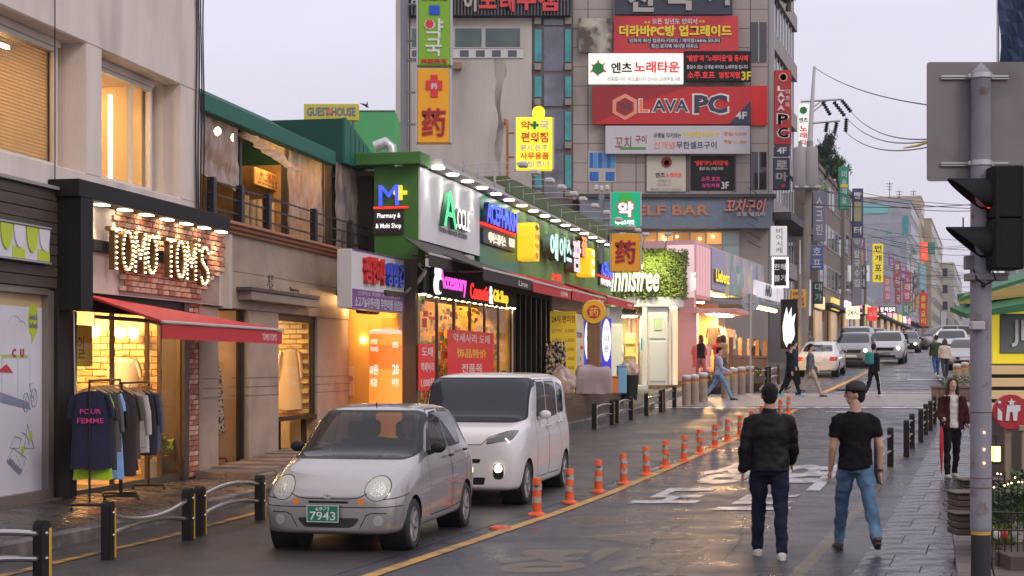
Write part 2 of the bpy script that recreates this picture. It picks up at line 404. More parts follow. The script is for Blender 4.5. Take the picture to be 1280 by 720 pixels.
  # cars
def cr(a,b,c,d,t):return .5*((2*b)+(-a+c)*t+(2*a-5*b+4*c-d)*t*t+(-a+3*b-3*c+d)*t**3)
def lerp(a,b,t):return a+(b-a)*t
blk_trim=M('black_trim',(.014,.014,.016),.45,spec=.25)
tyre_m=M('tyre_rubber',(.022,.021,.022),.75,bump=.1)
chrome=M('chrome',(.75,.75,.76),.12,1.)
lampg=M('headlight_lens',(.42,.42,.36),.08,coat=.6,spec=.8)
rimm=M('rim_silver',(.42,.41,.42),.35,.8)
carglass=glass('car_glass',(.30,.31,.33),1.3,.015)
darkglass=M('dark_car_glass',(.010,.011,.014),.04,spec=.6,coat=.2)
amber=M('amber_lens',(.75,.22,.02),.15,coat=.5)
redl=M('red_lens',(.5,.02,.015),.15,coat=.5)
seatm=M('seat_cloth',(.03,.03,.033),.8)
white_lit=lit('lit_lamp',(1,.86,.62),14)
def body_surface(st,sub=2):
 """st: list of stations (x, zb, wl, wm, zbelt, wb, ztop, wt). x runs from the nose backwards. returns bmesh, y = half width direction"""
 rings=[]
 for(x,zb,wl,wm,zbelt,wb,ztop,wt)in st:
  h=zbelt-zb; g=ztop-zbelt
  half=[(0,zb),(wl*.6,zb),(wl*.95,zb+.01),(wl,zb+.08),(wm,zb+h*.42),(wm,zb+h*.72),(wb,zbelt-h*.03),(lerp(wb,wt,.10)-.01,zbelt+g*.05),(lerp(wb,wt,.55),zbelt+g*.5),(lerp(wb,wt,.93),ztop-g*.13),(wt*.86,ztop-g*.02),(wt*.5,ztop),(0,ztop+g*.004)]
  rings.append((x,half))
 bm=bmesh.new(); V=[]
 n=len(rings[0][1])
 for x,half in rings:
  full=[(y,z)for y,z in half]+[(-y,z)for y,z in half[-2:0:-1]]
  V.append([bm.verts.new((x,y,z))for y,z in full])
 m=len(V[0])
 for i in range(len(V)-1):
  for k in range(m):
   bm.faces.new((V[i][k],V[i][(k+1)%m],V[i+1][(k+1)%m],V[i+1][k]))
 for r,flip in((V[0],False),(V[-1],True)):
  for k in range(n-1):
   a,b=r[k],r[k+1]; c=r[(m-k-1)%m]; d=r[(m-k)%m]
   f=[a,b,c,d]; ff=[]
   for q in f:
    if q not in ff:ff.append(q)
   if len(ff)>=3:
    try:bm.faces.new(ff)
    except ValueError:pass
 bmesh.ops.recalc_face_normals(bm,faces=bm.faces)
 me=bpy.data.meshes.new('t'); bm.to_mesh(me); bm.free()
 m2=evaluated(me,[('SUBSURF',dict(levels=sub,render_levels=sub))])
 bm=bmesh.new(); bm.from_mesh(m2); bpy.data.meshes.remove(m2); return bm
def inpoly(p,poly):
 x,y=p; r=False; n=len(poly)
 for i in range(n):
  (x1,y1),(x2,y2)=poly[i],poly[i-1]
  if(y1>y)!=(y2>y)and x<(x2-x1)*(y-y1)/(y2-y1)+x1:r=not r
 return r
def cut(bm,lay,poly,ax,ok,tagi):
 """ax: 'side' uses (x,z); 'front' uses (y,z); 'top' (x,y). ok(face centre, normal) restricts. marks faces inside poly with tagi"""
 pr={'side':lambda c:(c.x,c.z),'front':lambda c:(c.y,c.z),'top':lambda c:(c.x,c.y)}[ax]
 up={'side':Vector((0,1,0)),'front':Vector((1,0,0)),'top':Vector((0,0,1))}[ax]
 to3={'side':lambda p:Vector((p[0],0,p[1])),'front':lambda p:Vector((0,p[0],p[1])),'top':lambda p:Vector((p[0],p[1],0))}[ax]
 xs=[p[0]for p in poly]; ys=[p[1]for p in poly]; X0,X1,Y0,Y1=min(xs),max(xs),min(ys),max(ys)
 n=len(poly); cand=set()
 for f in bm.faces:
  c0=f.verts[0].co; q=pr(c0)
  if q[0]<X0-.3 or q[0]>X1+.3 or q[1]<Y0-.3 or q[1]>Y1+.3:continue
  ps=[pr(v.co)for v in f.verts]
  if max(q[0]for q in ps)<X0 or min(q[0]for q in ps)>X1 or max(q[1]for q in ps)<Y0 or min(q[1]for q in ps)>Y1:continue
  if ok(f.calc_center_median(),f.normal):cand.add(f)
 for i in range(n):
  a,b=poly[i],poly[(i+1)%n]; ea,eb=to3(a),to3(b); d=eb-ea
  if d.length<1e-6:continue
  no=d.cross(up).normalized(); dd=d.normalized(); fs=[]
  for f in cand:
   sg=[(v.co-ea).dot(no)for v in f.verts]
   if max(sg)<=1e-6 or min(sg)>=-1e-6:continue
   tt=[(to3(pr(v.co))-ea).dot(dd)for v in f.verts]
   if max(tt)<-.02 or min(tt)>d.length+.02:continue
   fs.append(f)
  if not fs:continue
  es={e for f in fs for e in f.edges}; vv={v for f in fs for v in f.verts}
  cand.difference_update(fs)
  r=bmesh.ops.bisect_plane(bm,geom=list(vv)+list(es)+fs,dist=1e-5,plane_co=ea,plane_no=no)
  for g in r['geom']:
   if isinstance(g,bmesh.types.BMFace)and g.is_valid:cand.add(g)
  cand={f for f in cand if f.is_valid}
  for f in fs:
   if f.is_valid:cand.add(f)
 for f in cand:
  c=f.calc_center_median()
  if ok(c,f.normal)and inpoly(pr(c),poly):f[lay]=tagi
def shrink(poly,d):
 """offset a polygon inwards by d (outwards when negative)"""
 n=len(poly); ar=sum(poly[i-1][0]*poly[i][1]-poly[i][0]*poly[i-1][1]for i in range(n)); s=1 if ar>0 else-1; r=[]
 for i in range(n):
  p0,p1,p2=Vector(poly[i-1]),Vector(poly[i]),Vector(poly[(i+1)%n])
  a=(p1-p0).normalized(); b=(p2-p1).normalized(); na=Vector((-a.y,a.x))*s; nb=Vector((-b.y,b.x))*s
  m=na+nb; k=m.dot(na)
  r.append(tuple(p1+m*(d/max(k,.3))))
 return r
def rpoly(poly,r,n=3):
 """round the corners of a polygon"""
 out=[]; N=len(poly)
 for i in range(N):
  p0,p1,p2=Vector(poly[i-1]),Vector(poly[i]),Vector(poly[(i+1)%N])
  a=(p0-p1); b=(p2-p1); q=min(r,a.length*.45,b.length*.45)
  A=p1+a.normalized()*q; B=p1+b.normalized()*q
  for k in range(n+1):
   t=k/n; out.append(tuple(A*(1-t)**2+p1*2*t*(1-t)+B*t*t))
 return out
def seam(bm,lay,pts,w,ax,ok,tagi):
 for a,b in zip(pts,pts[1:]):
  a,b=Vector(a),Vector(b); d=(b-a).normalized(); n=Vector((-d.y,d.x))*w/2; e_=d*w*.3
  cut(bm,lay,[tuple(a-e_+n),tuple(b+e_+n),tuple(b+e_-n),tuple(a-e_-n)],ax,ok,tagi)
def make_wheel(parent,x,y,r,w,side,spokes=7,rr=.66,mat=None,proto=None):
 if proto:
  o=dup(proto,loc=(x,y,r),parent=parent,rz=0 if side>0 else pi); return o
 b=MB(); b.lathe([(r*rr,-w/2),(r*.9,-w/2),(r*.975,-w/2+.02),(r,-w/2+.05),(r,w/2-.05),(r*.975,w/2-.02),(r*.9,w/2),(r*rr,w/2),(r*rr,w/2-.03),(r*rr*.98,-w/2)],32,axis='y')
 o=b.build('wheel',tyre_m,parent,'x',loc=(x,y,r),rot=(0,0,0 if side>0 else pi))
 q=MB(); R=r*rr
 q.lathe([(R*.99,w/2-.025),(R*1.01,w/2-.01),(R*.93,w/2-.012),(R*.90,w/2-.05),(R*.88,-w/2+.02)],32,axis='y',caps=False)
 q.lathe([(R*.2,w/2-.03),(R*.2,w/2-.012),(R*.12,w/2-.004),(0.001,w/2-.004)],16,axis='y')
 for k in range(spokes):
  a=2*pi*k/spokes; m=Matrix.Rotation(a,4,'Y')@Matrix.Translation((0,w/2-.03,R*.55))@Matrix.Rotation(radians(-4),4,'X')
  vs=[m@Vector(p)for p in((-R*.09,-.012,-R*.4),(R*.09,-.012,-R*.4),(R*.15,-.012,R*.4),(-R*.15,-.012,R*.4),(-R*.06,.014,-R*.4),(R*.06,.014,-R*.4),(R*.10,.014,R*.4),(-R*.10,.014,R*.4))]
  q.add(vs,[(0,1,2,3),(4,5,6,7),(0,1,5,4),(1,2,6,5),(2,3,7,6),(3,0,4,7)])
 q.build('rim',mat or rimm,o,'x')
 d=MB(); d.lathe([(0.001,0),(R*.9,0),(R*.9,.01),(.001,.01)],20,axis='y'); d.build('brake_disc',blk_trim,o)
 return o
def frontal(c,n):return n.x<-.25
def build_car(name,label,pos,heading,P,group=None,detail=2):
 """local frame: x from the nose backwards, y to the car's right... placed so that the nose points along heading (unit vector)"""
 L,paint=P['L'],P['paint']; st=P['st']; bm=body_surface(st,detail)
 lay=bm.faces.layers.int.new('t'); names={0:('body',paint)}
 wr,wx0,wx1,wy=P['wheel_r'],P['wx'][0],P['wx'][1],P['wy']
 n_t=[1]
 def T(nm,mat):
  i=n_t[0]; names[i]=(nm,mat); n_t[0]+=1; return i
 R_=lambda c,n:c.y>.15 and n.y>.12
 L_=lambda c,n:c.y<-.15 and n.y<-.12
 gapm=M('panel_gap',(.012,.012,.012),.7)
 tg=T('panel_gap',gapm)
 for poly in P.get('doors',[]):
  for ok in(R_,L_):
   t=T('door',paint); cut(bm,lay,rpoly(poly,.05,2),'side',ok,t)
  for ok in(R_,L_):
   pp=rpoly(poly,.05,2); seam(bm,lay,pp+pp[:1],P.get('gap',.010),'side',ok,tg)
 for pl in P.get('seams_side',[]):
  for ok in(R_,L_):seam(bm,lay,pl,P.get('gap',.010),'side',ok,tg)
 trim=T('window_trim',blk_trim)
 gl=P.get('glass',carglass)
 for poly in P['windows']:
  for ok in(R_,L_):
   pp=rpoly(poly,.05,3)
   if P.get('trimw',.02):cut(bm,lay,shrink(pp,-P.get('trimw',.02)),'side',ok,trim)
   t=T('window',gl); cut(bm,lay,pp,'side',ok,t)
 FR=lambda c,n:c.x<L*.5 and n.x<-.02 and c.z>P['belt']-.12
 if P.get('windshield'):
  pp=P['windshield']; pp=rpoly(pp+[(-y,z)for y,z in pp[::-1]],.06,3)
  cut(bm,lay,shrink(pp,-.022),'front',FR,trim)
  t=T('windshield',P.get('wglass',gl)); cut(bm,lay,pp,'front',FR,t)
 BK=lambda c,n:c.x>L*.5 and n.x>.1 and c.z>P['belt']-.2
 if P.get('rearglass'):
  pp=P['rearglass']; pp=rpoly(pp+[(-y,z)for y,z in pp[::-1]],.06,3)
  t=T('rear_window',gl); cut(bm,lay,pp,'front',BK,t)
 for nm,mat,poly,mirror,rnd in P.get('front',[]):
  for s in((1,-1)if mirror else(1,)):
   t=T(nm,mat); q=[(y*s,z)for y,z in poly]
   cut(bm,lay,rpoly(q,rnd,4)if rnd else q,'front',lambda c,n:c.x<L*.4 and n.x<-.05,t)
 for nm,mat,poly,mirror,rnd in P.get('rear',[]):
  for s in((1,-1)if mirror else(1,)):
   t=T(nm,mat); q=[(y*s,z)for y,z in poly]
   cut(bm,lay,rpoly(q,rnd,4)if rnd else q,'front',lambda c,n:c.x>L*.6 and n.x>.05,t)
 for pl in P.get('seams_front',[]):
  seam(bm,lay,pl,P.get('gap',.010),'front',lambda c,n:c.x<L*.4 and n.x<.3 and n.x<.05 or(c.x<L*.4 and n.z>.2),tg)
 ar=wr*P.get('arch',1.13)
 for wx in(wx0,wx1):
  circ=[(wx+ar*cos(2*pi*k/24),wr+ar*sin(2*pi*k/24))for k in range(24)]
  hole=T('_',None)
  for sg in(1,-1):
   cut(bm,lay,circ,'side',(lambda c,n,sg=sg:c.y*sg>wy-.30),hole)
  bmesh.ops.delete(bm,geom=[f for f in bm.faces if f[lay]==hole],context='FACES')
 root=thing(name,label,P['cat'],(0,0,0),0,group)
 bm.verts.ensure_lookup_table()
 for t in sorted({f[lay]for f in bm.faces}):
  fs=[f for f in bm.faces if f[lay]==t]
  mp_={}; vs=[]; F_=[]
  for f in fs:
   ids=[]
   for v in f.verts:
    if v.index not in mp_:mp_[v.index]=len(vs); vs.append(tuple(v.co+(-v.normal*(.004 if t==tg else 0))))
    ids.append(mp_[v.index])
   F_.append(ids)
  me=bpy.data.meshes.new(names[t][0]); me.from_pydata(vs,[],F_); me.materials.append(names[t][1])
  me.polygons.foreach_set('use_smooth',[True]*len(me.polygons)); me.update()
  link(names[t][0],me,root)
 bm.free()
 for wx in(wx0,wx1):
  for s in(1,-1):
   b=MB(); b.lathe([(ar+.005,s*(wy-.30)),(ar+.012,s*(wy-.02))],24,(wx,0,wr),'y',caps=False)
   b.lathe([(.02,s*(wy-.30)),(ar+.012,s*(wy-.30))],24,(wx,0,wr),'y',caps=False)
   v0=b.v; b.build('wheel_arch',blk_trim,root)
 pw=None
 for wx in(wx0,wx1):
  for s in(1,-1):
   o=make_wheel(root,wx,s*(wy-P.get('tw',.165)/2),wr,P.get('tw',.165),s,P.get('spokes',7),P.get('rr',.66),P.get('rim'),pw)
   pw=pw or o
 if P.get('mirror'):
  mx,my,mz=P['mirror']; mm=P.get('mirror_mat',paint)
  for s in(1,-1):
   b=MB(); b.ell((mx,s*(my+.06),mz+.02),.045,.085,.06,12,8); b.tube([(mx+.02,s*(my-.06),mz-.04),(mx,s*(my+.04),mz-.01)],[.03,.022],8)
   o=b.build('mirror',mm,root,'x')
   b=MB(); b.ell((mx+.03,s*(my+.06),mz+.02),.02,.07,.047,10,6); b.build('mirror_glass',darkglass,o,'x')
 for(hx,hy,hz,mt)in P.get('handles',[]):
  for s in(1,-1):
   b=MB(); b.bbox(hx-.07,hx+.07,s*hy-.02,s*hy+.02,hz-.014,hz+.014,.01); b.build('door_handle',mt,root)
 if P.get('seats'):
  x0,x1,zt,yw=P['seats']
  b=MB(); b.bbox(x0,L-.35,-yw,yw,.25,P['belt']-.22,.05); b.build('cabin_floor',seatm,root)
  for s in(1,-1):
   for xx in(x0+.75,x1):
    b=MB(); b.bbox(xx,xx+.14,s*yw*.5-.22,s*yw*.5+.22,P['belt']-.3,zt-.28,.05); b.bbox(xx+.03,xx+.12,s*yw*.5-.12,s*yw*.5+.12,zt-.27,zt-.08,.04); b.build('seat',seatm,root)
  b=MB(); b.bbox(x0-.12,x0+.22,-yw,yw,P['belt']-.25,P['belt']-.04,.06); b.build('dashboard',blk_trim,root)
  b=MB(); pts=[(x0+.36+.03*cos(a),-yw*.5+.17*sin(a),P['belt']-.03+.16*cos(a))for a in[2*pi*k/20 for k in range(21)]]; b.tube(pts,.014,6,caps=False); b.build('steering_wheel',blk_trim,root)
 hx_,hy_=heading; a=atan2(-hy_,-hx_)
 root.rotation_euler=(P.get('roll',0),P.get('pitch',0),a); root.location=pos
 return root
silver=M('silver_car_paint',(.39,.365,.355),.24,.6,coat=.7,var=.03,vs=30)
whitep=M('white_car_paint',(.64,.61,.61),.28,0,coat=.8)
pearl=M('offwhite_car_paint',(.58,.56,.56),.3,0,coat=.7)
blackp=M('black_car_paint',(.02,.02,.024),.25,.2,coat=.8)
greyp=M('grey_car_paint',(.25,.24,.26),.3,.5,coat=.7)
goldp=M('champagne_car_paint',(.30,.28,.28),.32,.5,coat=.6)
# small silver hatchback
def circ(cy,cz,ry,rz=None,n=24):return[(cy+ry*cos(2*pi*k/n),cz+(rz or ry)*sin(2*pi*k/n))for k in range(n)]
hatch=dict(cat='car',L=3.50,paint=silver,belt=.93,wheel_r=.268,wx=(.60,2.94),wy=.745,wglass=glass('windshield_glass',(.42,.43,.46),1.3,.015),st=[(.00,.24,.38,.44,.52,.42,.58,.36),(.035,.20,.60,.64,.60,.60,.66,.50),(.14,.185,.70,.715,.68,.67,.75,.56),(.36,.18,.725,.745,.76,.705,.845,.58),(.62,.18,.735,.755,.835,.72,.915,.60),(.86,.18,.74,.755,.885,.72,.965,.61),(.98,.18,.74,.755,.90,.72,1.01,.62),(1.20,.18,.74,.755,.925,.715,1.19,.60),(1.46,.18,.74,.755,.94,.71,1.40,.565),(1.62,.18,.74,.755,.945,.71,1.455,.55),(2.10,.18,.74,.755,.965,.71,1.488,.55),(2.70,.18,.74,.755,.99,.705,1.47,.54),(3.15,.19,.735,.75,1.0,.695,1.415,.52),(3.32,.20,.72,.74,.98,.68,1.28,.50),(3.44,.22,.70,.715,.93,.65,1.02,.50),(3.495,.26,.64,.66,.80,.58,.86,.44)],windshield=[(.0,.985),(.60,.945),(.655,.975),(.55,1.36),(.50,1.395),(0,1.415)][1:5],rearglass=[(.52,1.02),(.46,1.34)],windows=[[(1.50,.975),(2.20,.995),(2.17,1.385),(1.86,1.37),(1.66,1.24)],[(2.27,.998),(2.86,1.02),(2.84,1.30),(2.72,1.375),(2.24,1.39)],[(1.30,.965),(1.44,.972),(1.60,1.19),(1.585,1.20)]],doors=[[(1.24,.30),(2.22,.30),(2.22,1.42),(1.80,1.42),(1.24,.935)],[(2.25,.30),(2.68,.33),(2.93,.62),(2.93,1.0),(2.90,1.40),(2.25,1.42)]],seams_side=[[(.40,.60),(.02,.56)]],front=[('headlight_ring',blk_trim,circ(.50,.665,.130,.126),True,0),('headlight',lampg,circ(.50,.665,.122,.118),True,0),('reflector',M('lamp_reflector',(.60,.60,.54),.15,.6,bump=.8,bs=50,coat=.8),circ(.505,.66,.078,.074),True,0),('indicator',amber,circ(.345,.535,.034),True,0),('grille_slot',blk_trim,[(-.21,.515),(.21,.515),(.21,.54),(-.21,.54)],False,.01),('grille',M('lower_grille',(.02,.02,.022),.5),[(-.34,.37),(.34,.37),(.25,.27),(-.25,.27)],False,.05),('fog_light',M('fog_lens',(.5,.5,.5),.1,.4,coat=.8),circ(.52,.345,.052),True,0)],seams_front=[[(-.40,.615),(-.32,.575),(-.22,.562),(.22,.562),(.32,.575),(.40,.615)],[(-.72,.49),(-.5,.478),(.5,.478),(.72,.49)],[(-.60,.42),(-.45,.42),(-.40,.40),(-.33,.27)],[(.60,.42),(.45,.42),(.40,.40),(.33,.27)]],mirror=(1.36,.74,1.0),mirror_mat=blk_trim,handles=[(2.10,.765,.90,blk_trim),(2.80,.76,.93,blk_trim)],seats=(1.12,2.35,1.36,.56),spokes=7,rr=.70,tw=.165,rim=M('hubcap',(.35,.33,.33),.4,.5))
def put(px,py,fwd_t,sgn=-1,off=0):
 """nose ground point at pixel; heading along road direction t (tan), sgn -1 = towards camera"""
 p=gp(px,py); k=sqrt(1+fwd_t*fwd_t); return Vector((p.x,p.y,p.z+off)),(sgn*fwd_t/k,sgn/k)
pos,hd=put(410,693,.205)
hatchback=build_car('silver_hatchback','small silver hatchback with round headlights and a green number plate, nearest car',pos,hd,hatch)
def plate(car,y,z,w,h,x,bg,fg,lines,rim=None,tilt=0):
 root=link('number_plate',None,car,(x,y,z),(0,tilt,0)); root.empty_display_size=.1
 b=MB(); b.bbox(-.008,.0,-w/2,w/2,-h/2,h/2,.004); pl=b.mesh('number_plate',bg)
 bpy.data.objects.remove(root); root=link('number_plate',pl,car,(x,y,z),(0,tilt,0))
 for s,yy,zz,ww,hh in lines:
  text(s,-.010,yy,zz,ww,hh,fg,root,ext=.002,face='-x',bold=.01,name='lettering')
 b=MB(); t=.006
 for(a,c,d,e2)in((-w/2,w/2,h/2-t,h/2),(-w/2,w/2,-h/2,-h/2+t),(-w/2,-w/2+t,-h/2+t,h/2-t),(w/2-t,w/2,-h/2+t,h/2-t)):b.box(-.011,-.006,a,c,d,e2)
 b.build('rim',rim or fg,root)
 return root
pgreen=M('plate_green',(.015,.17,.10),.4); pwhite=M('plate_white',(.7,.7,.68),.4)
plate(hatchback,0.04,.415,.335,.17,-.045,pgreen,pwhite,[('69가',0,.05,.15,.045),('7943',0,-.022,.27,.085)])
b=MB()
for s in(-1,1):b.lathe([(.125,-.008),(.131,0),(.125,.008)],32,(0,0,0),'x',caps=False)
for k in range(3):
 q=MB(); q.bbox(.02,.05,-.29+.03*k,.29-.03*k,.345-.028*k,.353-.028*k,.003); q.build('grille_bar',M('grille_bar_grey',(.09,.09,.1),.4),hatchback)
q=MB()
pts=[(-.022,.045*cos(a),.588+.022*sin(a))for a in[2*pi*k/16 for k in range(17)]]; q.tube(pts,.003,5,caps=False)
q.tube([(-.02,0,.568),(-.02,0,.605)],.003,5); q.tube([(-.02,-.02,.585),(-.02,0,.60),(-.02,.02,.585)],.003,5); q.build('badge',chrome,hatchback,loc=(.02,0,.0))
for s in(-1,1):
 q=MB(); q.tube([(1.00,s*.10-.25,.985),(1.08,s*.10+.20,1.06)],.008,6); q.build('wiper',blk_trim,hatchback)
 q=MB(); q.tube([(1.52,s*.728,.60),(2.18,s*.738,.59),(2.62,s*.732,.60)],.02,6,flat=.5)
 q.build('side_moulding',M('grey_moulding',(.14,.14,.15),.5),hatchback)
q=MB(); q.cyl(1.72,0,1.45,1.50,.012,.006,8); q.build('aerial',blk_trim,hatchback)
# white boxy car behind it
boxy=dict(cat='car',L=3.60,paint=whitep,belt=1.02,wheel_r=.285,wx=(.66,3.18),wy=.78,glass=darkglass,wglass=M('shaded_windshield',(.010,.013,.022),.05,spec=.5,coat=.15),st=[(.00,.27,.42,.50,.70,.48,.80,.42),(.035,.22,.64,.70,.80,.66,.92,.56),(.13,.20,.74,.775,.88,.73,.985,.62),(.36,.19,.77,.80,.95,.765,1.05,.64),(.62,.19,.78,.80,1.0,.77,1.10,.65),(.80,.19,.78,.80,1.01,.77,1.135,.66),(.88,.19,.78,.80,1.02,.77,1.28,.72),(1.00,.19,.78,.80,1.03,.77,1.52,.715),(1.12,.19,.78,.80,1.04,.77,1.66,.71),(1.28,.19,.78,.80,1.05,.77,1.70,.71),(2.0,.19,.78,.80,1.07,.77,1.72,.71),(2.8,.19,.78,.80,1.10,.77,1.715,.705),(3.36,.20,.775,.795,1.12,.76,1.69,.70),(3.53,.22,.76,.78,1.10,.74,1.52,.68),(3.575,.25,.74,.76,1.02,.71,1.2,.62),(3.60,.30,.66,.68,.90,.62,1.0,.52)],windshield=[(.64,1.09),(.715,1.12),(.69,1.58),(.64,1.63)],rearglass=[(.60,1.15),(.56,1.58)],windows=[[(1.30,1.09),(1.92,1.11),(1.90,1.575),(1.46,1.575)],[(2.00,1.11),(2.66,1.135),(2.64,1.575),(1.985,1.58)],[(2.75,1.15),(3.16,1.17),(3.18,1.50),(2.78,1.565)]],doors=[[(1.20,.32),(1.96,.32),(1.96,1.62),(1.36,1.62),(1.20,1.08)],[(1.98,.32),(2.74,.32),(2.86,.60),(2.74,.9),(2.72,1.62),(1.98,1.62)]],front=[('headlight',M('clear_headlight',(.10,.095,.09),.06,.3,coat=1.),[(.36,.80),(.70,.86),(.735,.98),(.64,.985),(.46,.90),(.38,.88)],True,.04),('grille',blk_trim,[(-.30,.62),(.30,.62),(.28,.565),(-.28,.565)],False,.02),('lower_grille',blk_trim,[(-.36,.385),(.36,.385),(.34,.29),(-.34,.29)],False,.02),('fog_housing',blk_trim,[(.46,.56),(.60,.56),(.60,.36),(.46,.36)],True,.07)],seams_front=[[(-.62,.97),(-.4,.895),(-.3,.80),(.3,.80),(.4,.895),(.62,.97)]],rear=[('tail_light',redl,[(.62,.80),(.74,.80),(.74,1.02),(.62,1.02)],True,.03)],mirror=(1.38,.80,1.13),handles=[(1.84,.815,.99,chrome),(2.60,.815,1.02,chrome)],spokes=8,rr=.72,tw=.175)
pos,hd=put(573,634,.235)
boxcar=build_car('white_boxy_car','white boxy small car with dark windshield right behind the silver hatchback',pos,hd,boxy)
boxcar.scale=(1.04,1.03,1.05)
plate(boxcar,-.02,.47,.335,.155,-.035,pwhite,blk_trim,[('27두',0,.04,.15,.04),('7676',0,-.02,.26,.075)])
for s in(-1,1):
 q=MB(); q.lathe([(.001,-.012),(.045,-.01),(.05,0),(.05,.03),(.001,.03)],16,(0,0,0),'x'); q.build('fog_light',white_lit,boxcar,loc=(.005,s*.53,.50))
 q=MB(); q.ell((0,0,0),.03,.045,.03,10,6); q.build('indicator',lit('amber_bulb',(1,.42,.1),3),boxcar,loc=(.06,s*.48,.84))
 q=MB(); q.tube([(.86,s*.22-.2,1.145),(.90,s*.22+.2,1.18)],.009,6); q.build('wiper',blk_trim,boxcar)
 q=MB(); q.bbox(.16,.2,s*.55-.07,s*.55+.07,.90,.94,.01); q.build('reflector',chrome,boxcar,loc=(-.05,0,0))
 # left row, near part
def U(px,off=0.):return FA.u(px,off)
def ub(b,u0,u1,o0,o1,z0,z1,bev=0):
 return b.bbox(u0,u1,-o1,-o0,z0,z1,bev)if bev else b.box(u0,u1,-o1,-o0,z0,z1)
def part(name,mat,par,*boxes,bev=0,smooth=False,**kw):
 b=MB()
 for q in boxes:ub(b,*q,bev=bev)
 return b.build(name,mat,par,smooth,**kw)
render_w=M('white_render_wall',(.66,.57,.52),.75,var=.08,vs=2,bump=.25,bs=60,dirt=(.36,.31,.29),ds=1.1,dlo=.5,dhi=.8,stretch=(1,1,.25))
frame_w=M('window_frame_white',(.62,.57,.53),.45)
dark_m=M('dark_metal',(.022,.02,.02),.5,.2,spec=.25)
dark_w=M('dark_stained_wood',(.065,.045,.035),.55,var=.25,vs=4,bump=.15,stretch=(.3,3,8))
shopglass=glass('shop_glass',(.95,.93,.88),.55)
warm_wall=M('warm_plaster',(.70,.50,.28),.7,var=.08)
tile_fl=M('shop_floor',(.30,.22,.15),.35,var=.1)
lamp_w=lit('warm_ceiling_lamp',(1,.58,.21),260); lamp_b=lit('warm_bulb',(1,.72,.38),34); lamp_c=lit('cool_ceiling_lamp',(1,.93,.82),20)
def room(par,u0,u1,dep,z0,z1,wall=None,floor=None,lamps=2,lm=None,off=0.,lz=None,size=(.25,.5)):
 """closed box behind an opening with ceiling lamps"""
 wall=wall or warm_wall; d0=off-.08
 part('interior_wall',wall,par,(u0,u1,d0-dep-.05,d0-dep,z0,z1)); part('interior_wall',wall,par,(u0-.05,u0,d0-dep,d0,z0,z1)); part('interior_wall',wall,par,(u1,u1+.05,d0-dep,d0,z0,z1))
 part('interior_ceiling',wall,par,(u0-.05,u1+.05,d0-dep-.05,d0,z1,z1+.05)); part('interior_floor',floor or tile_fl,par,(u0-.05,u1+.05,d0-dep-.05,d0,z0-.05,z0))
 for k in range(lamps):
  u=u0+(u1-u0)*(k+.5)/lamps
  part('ceiling_lamp',lm or lamp_w,par,(u-size[0]/2,u+size[0]/2,d0-dep*.5-size[1]/2,d0-dep*.5+size[1]/2,(lz or z1)-.04,(lz or z1)-.01))
u65,u100,u240,u250,u288,u435=U(65),U(100),U(240),U(250),U(288),U(435)
B1=FA.thing('white_building','white rendered building with warm lit upper windows at the left edge','building')
part('wall',render_w,B1,(-8,u250,-6,0,6.12,11.5),bev=.02)
zs=4.42
part('wall',render_w,B1,(-8,u250-.003,-.45,-.003,3.3,zs),bev=.01)
part('pillar',render_w,B1,(U(108),U(127),-.45,0,zs,6.12)); part('pillar',render_w,B1,(U(226),u250,-6,0,zs-.0,6.12)); part('pillar',render_w,B1,(-3.2,-2.7,-.45,0,zs,6.12))
part('side_wall',render_w,B1,(u250-.25,u250-.005,-6,-.46,.2,zs))
def window(par,u0,u1,z0,z1,off,splits,fm=frame_w,gm=shopglass,fw=.06,dep=.08,mid=None):
 f=part('window',fm,par,(u0,u1,off-dep,off,z1-fw,z1),(u0,u1,off-dep,off,z0,z0+fw),(u0,u0+fw,off-dep,off,z0+fw,z1-fw),(u1-fw,u1,off-dep,off,z0+fw,z1-fw),*[(u0+(u1-u0)*s-fw*.45,u0+(u1-u0)*s+fw*.45,off-dep*.9,off-.004,z0+fw,z1-fw)for s in splits],*([(u0+fw,u1-fw,off-dep*.9,off-.004,mid-fw/2,mid+fw/2)]if mid else[]))
 S=[0]+list(splits)+[1]
 for a,c in zip(S,S[1:]):
  part('pane',gm,f,(u0+(u1-u0)*a+.01,u0+(u1-u0)*c-.01,off-dep*.6,off-dep*.6+.006,z0+.01,z1-.01))
 return f
cream=M('cream_wall',(.72,.55,.33),.7,var=.06)
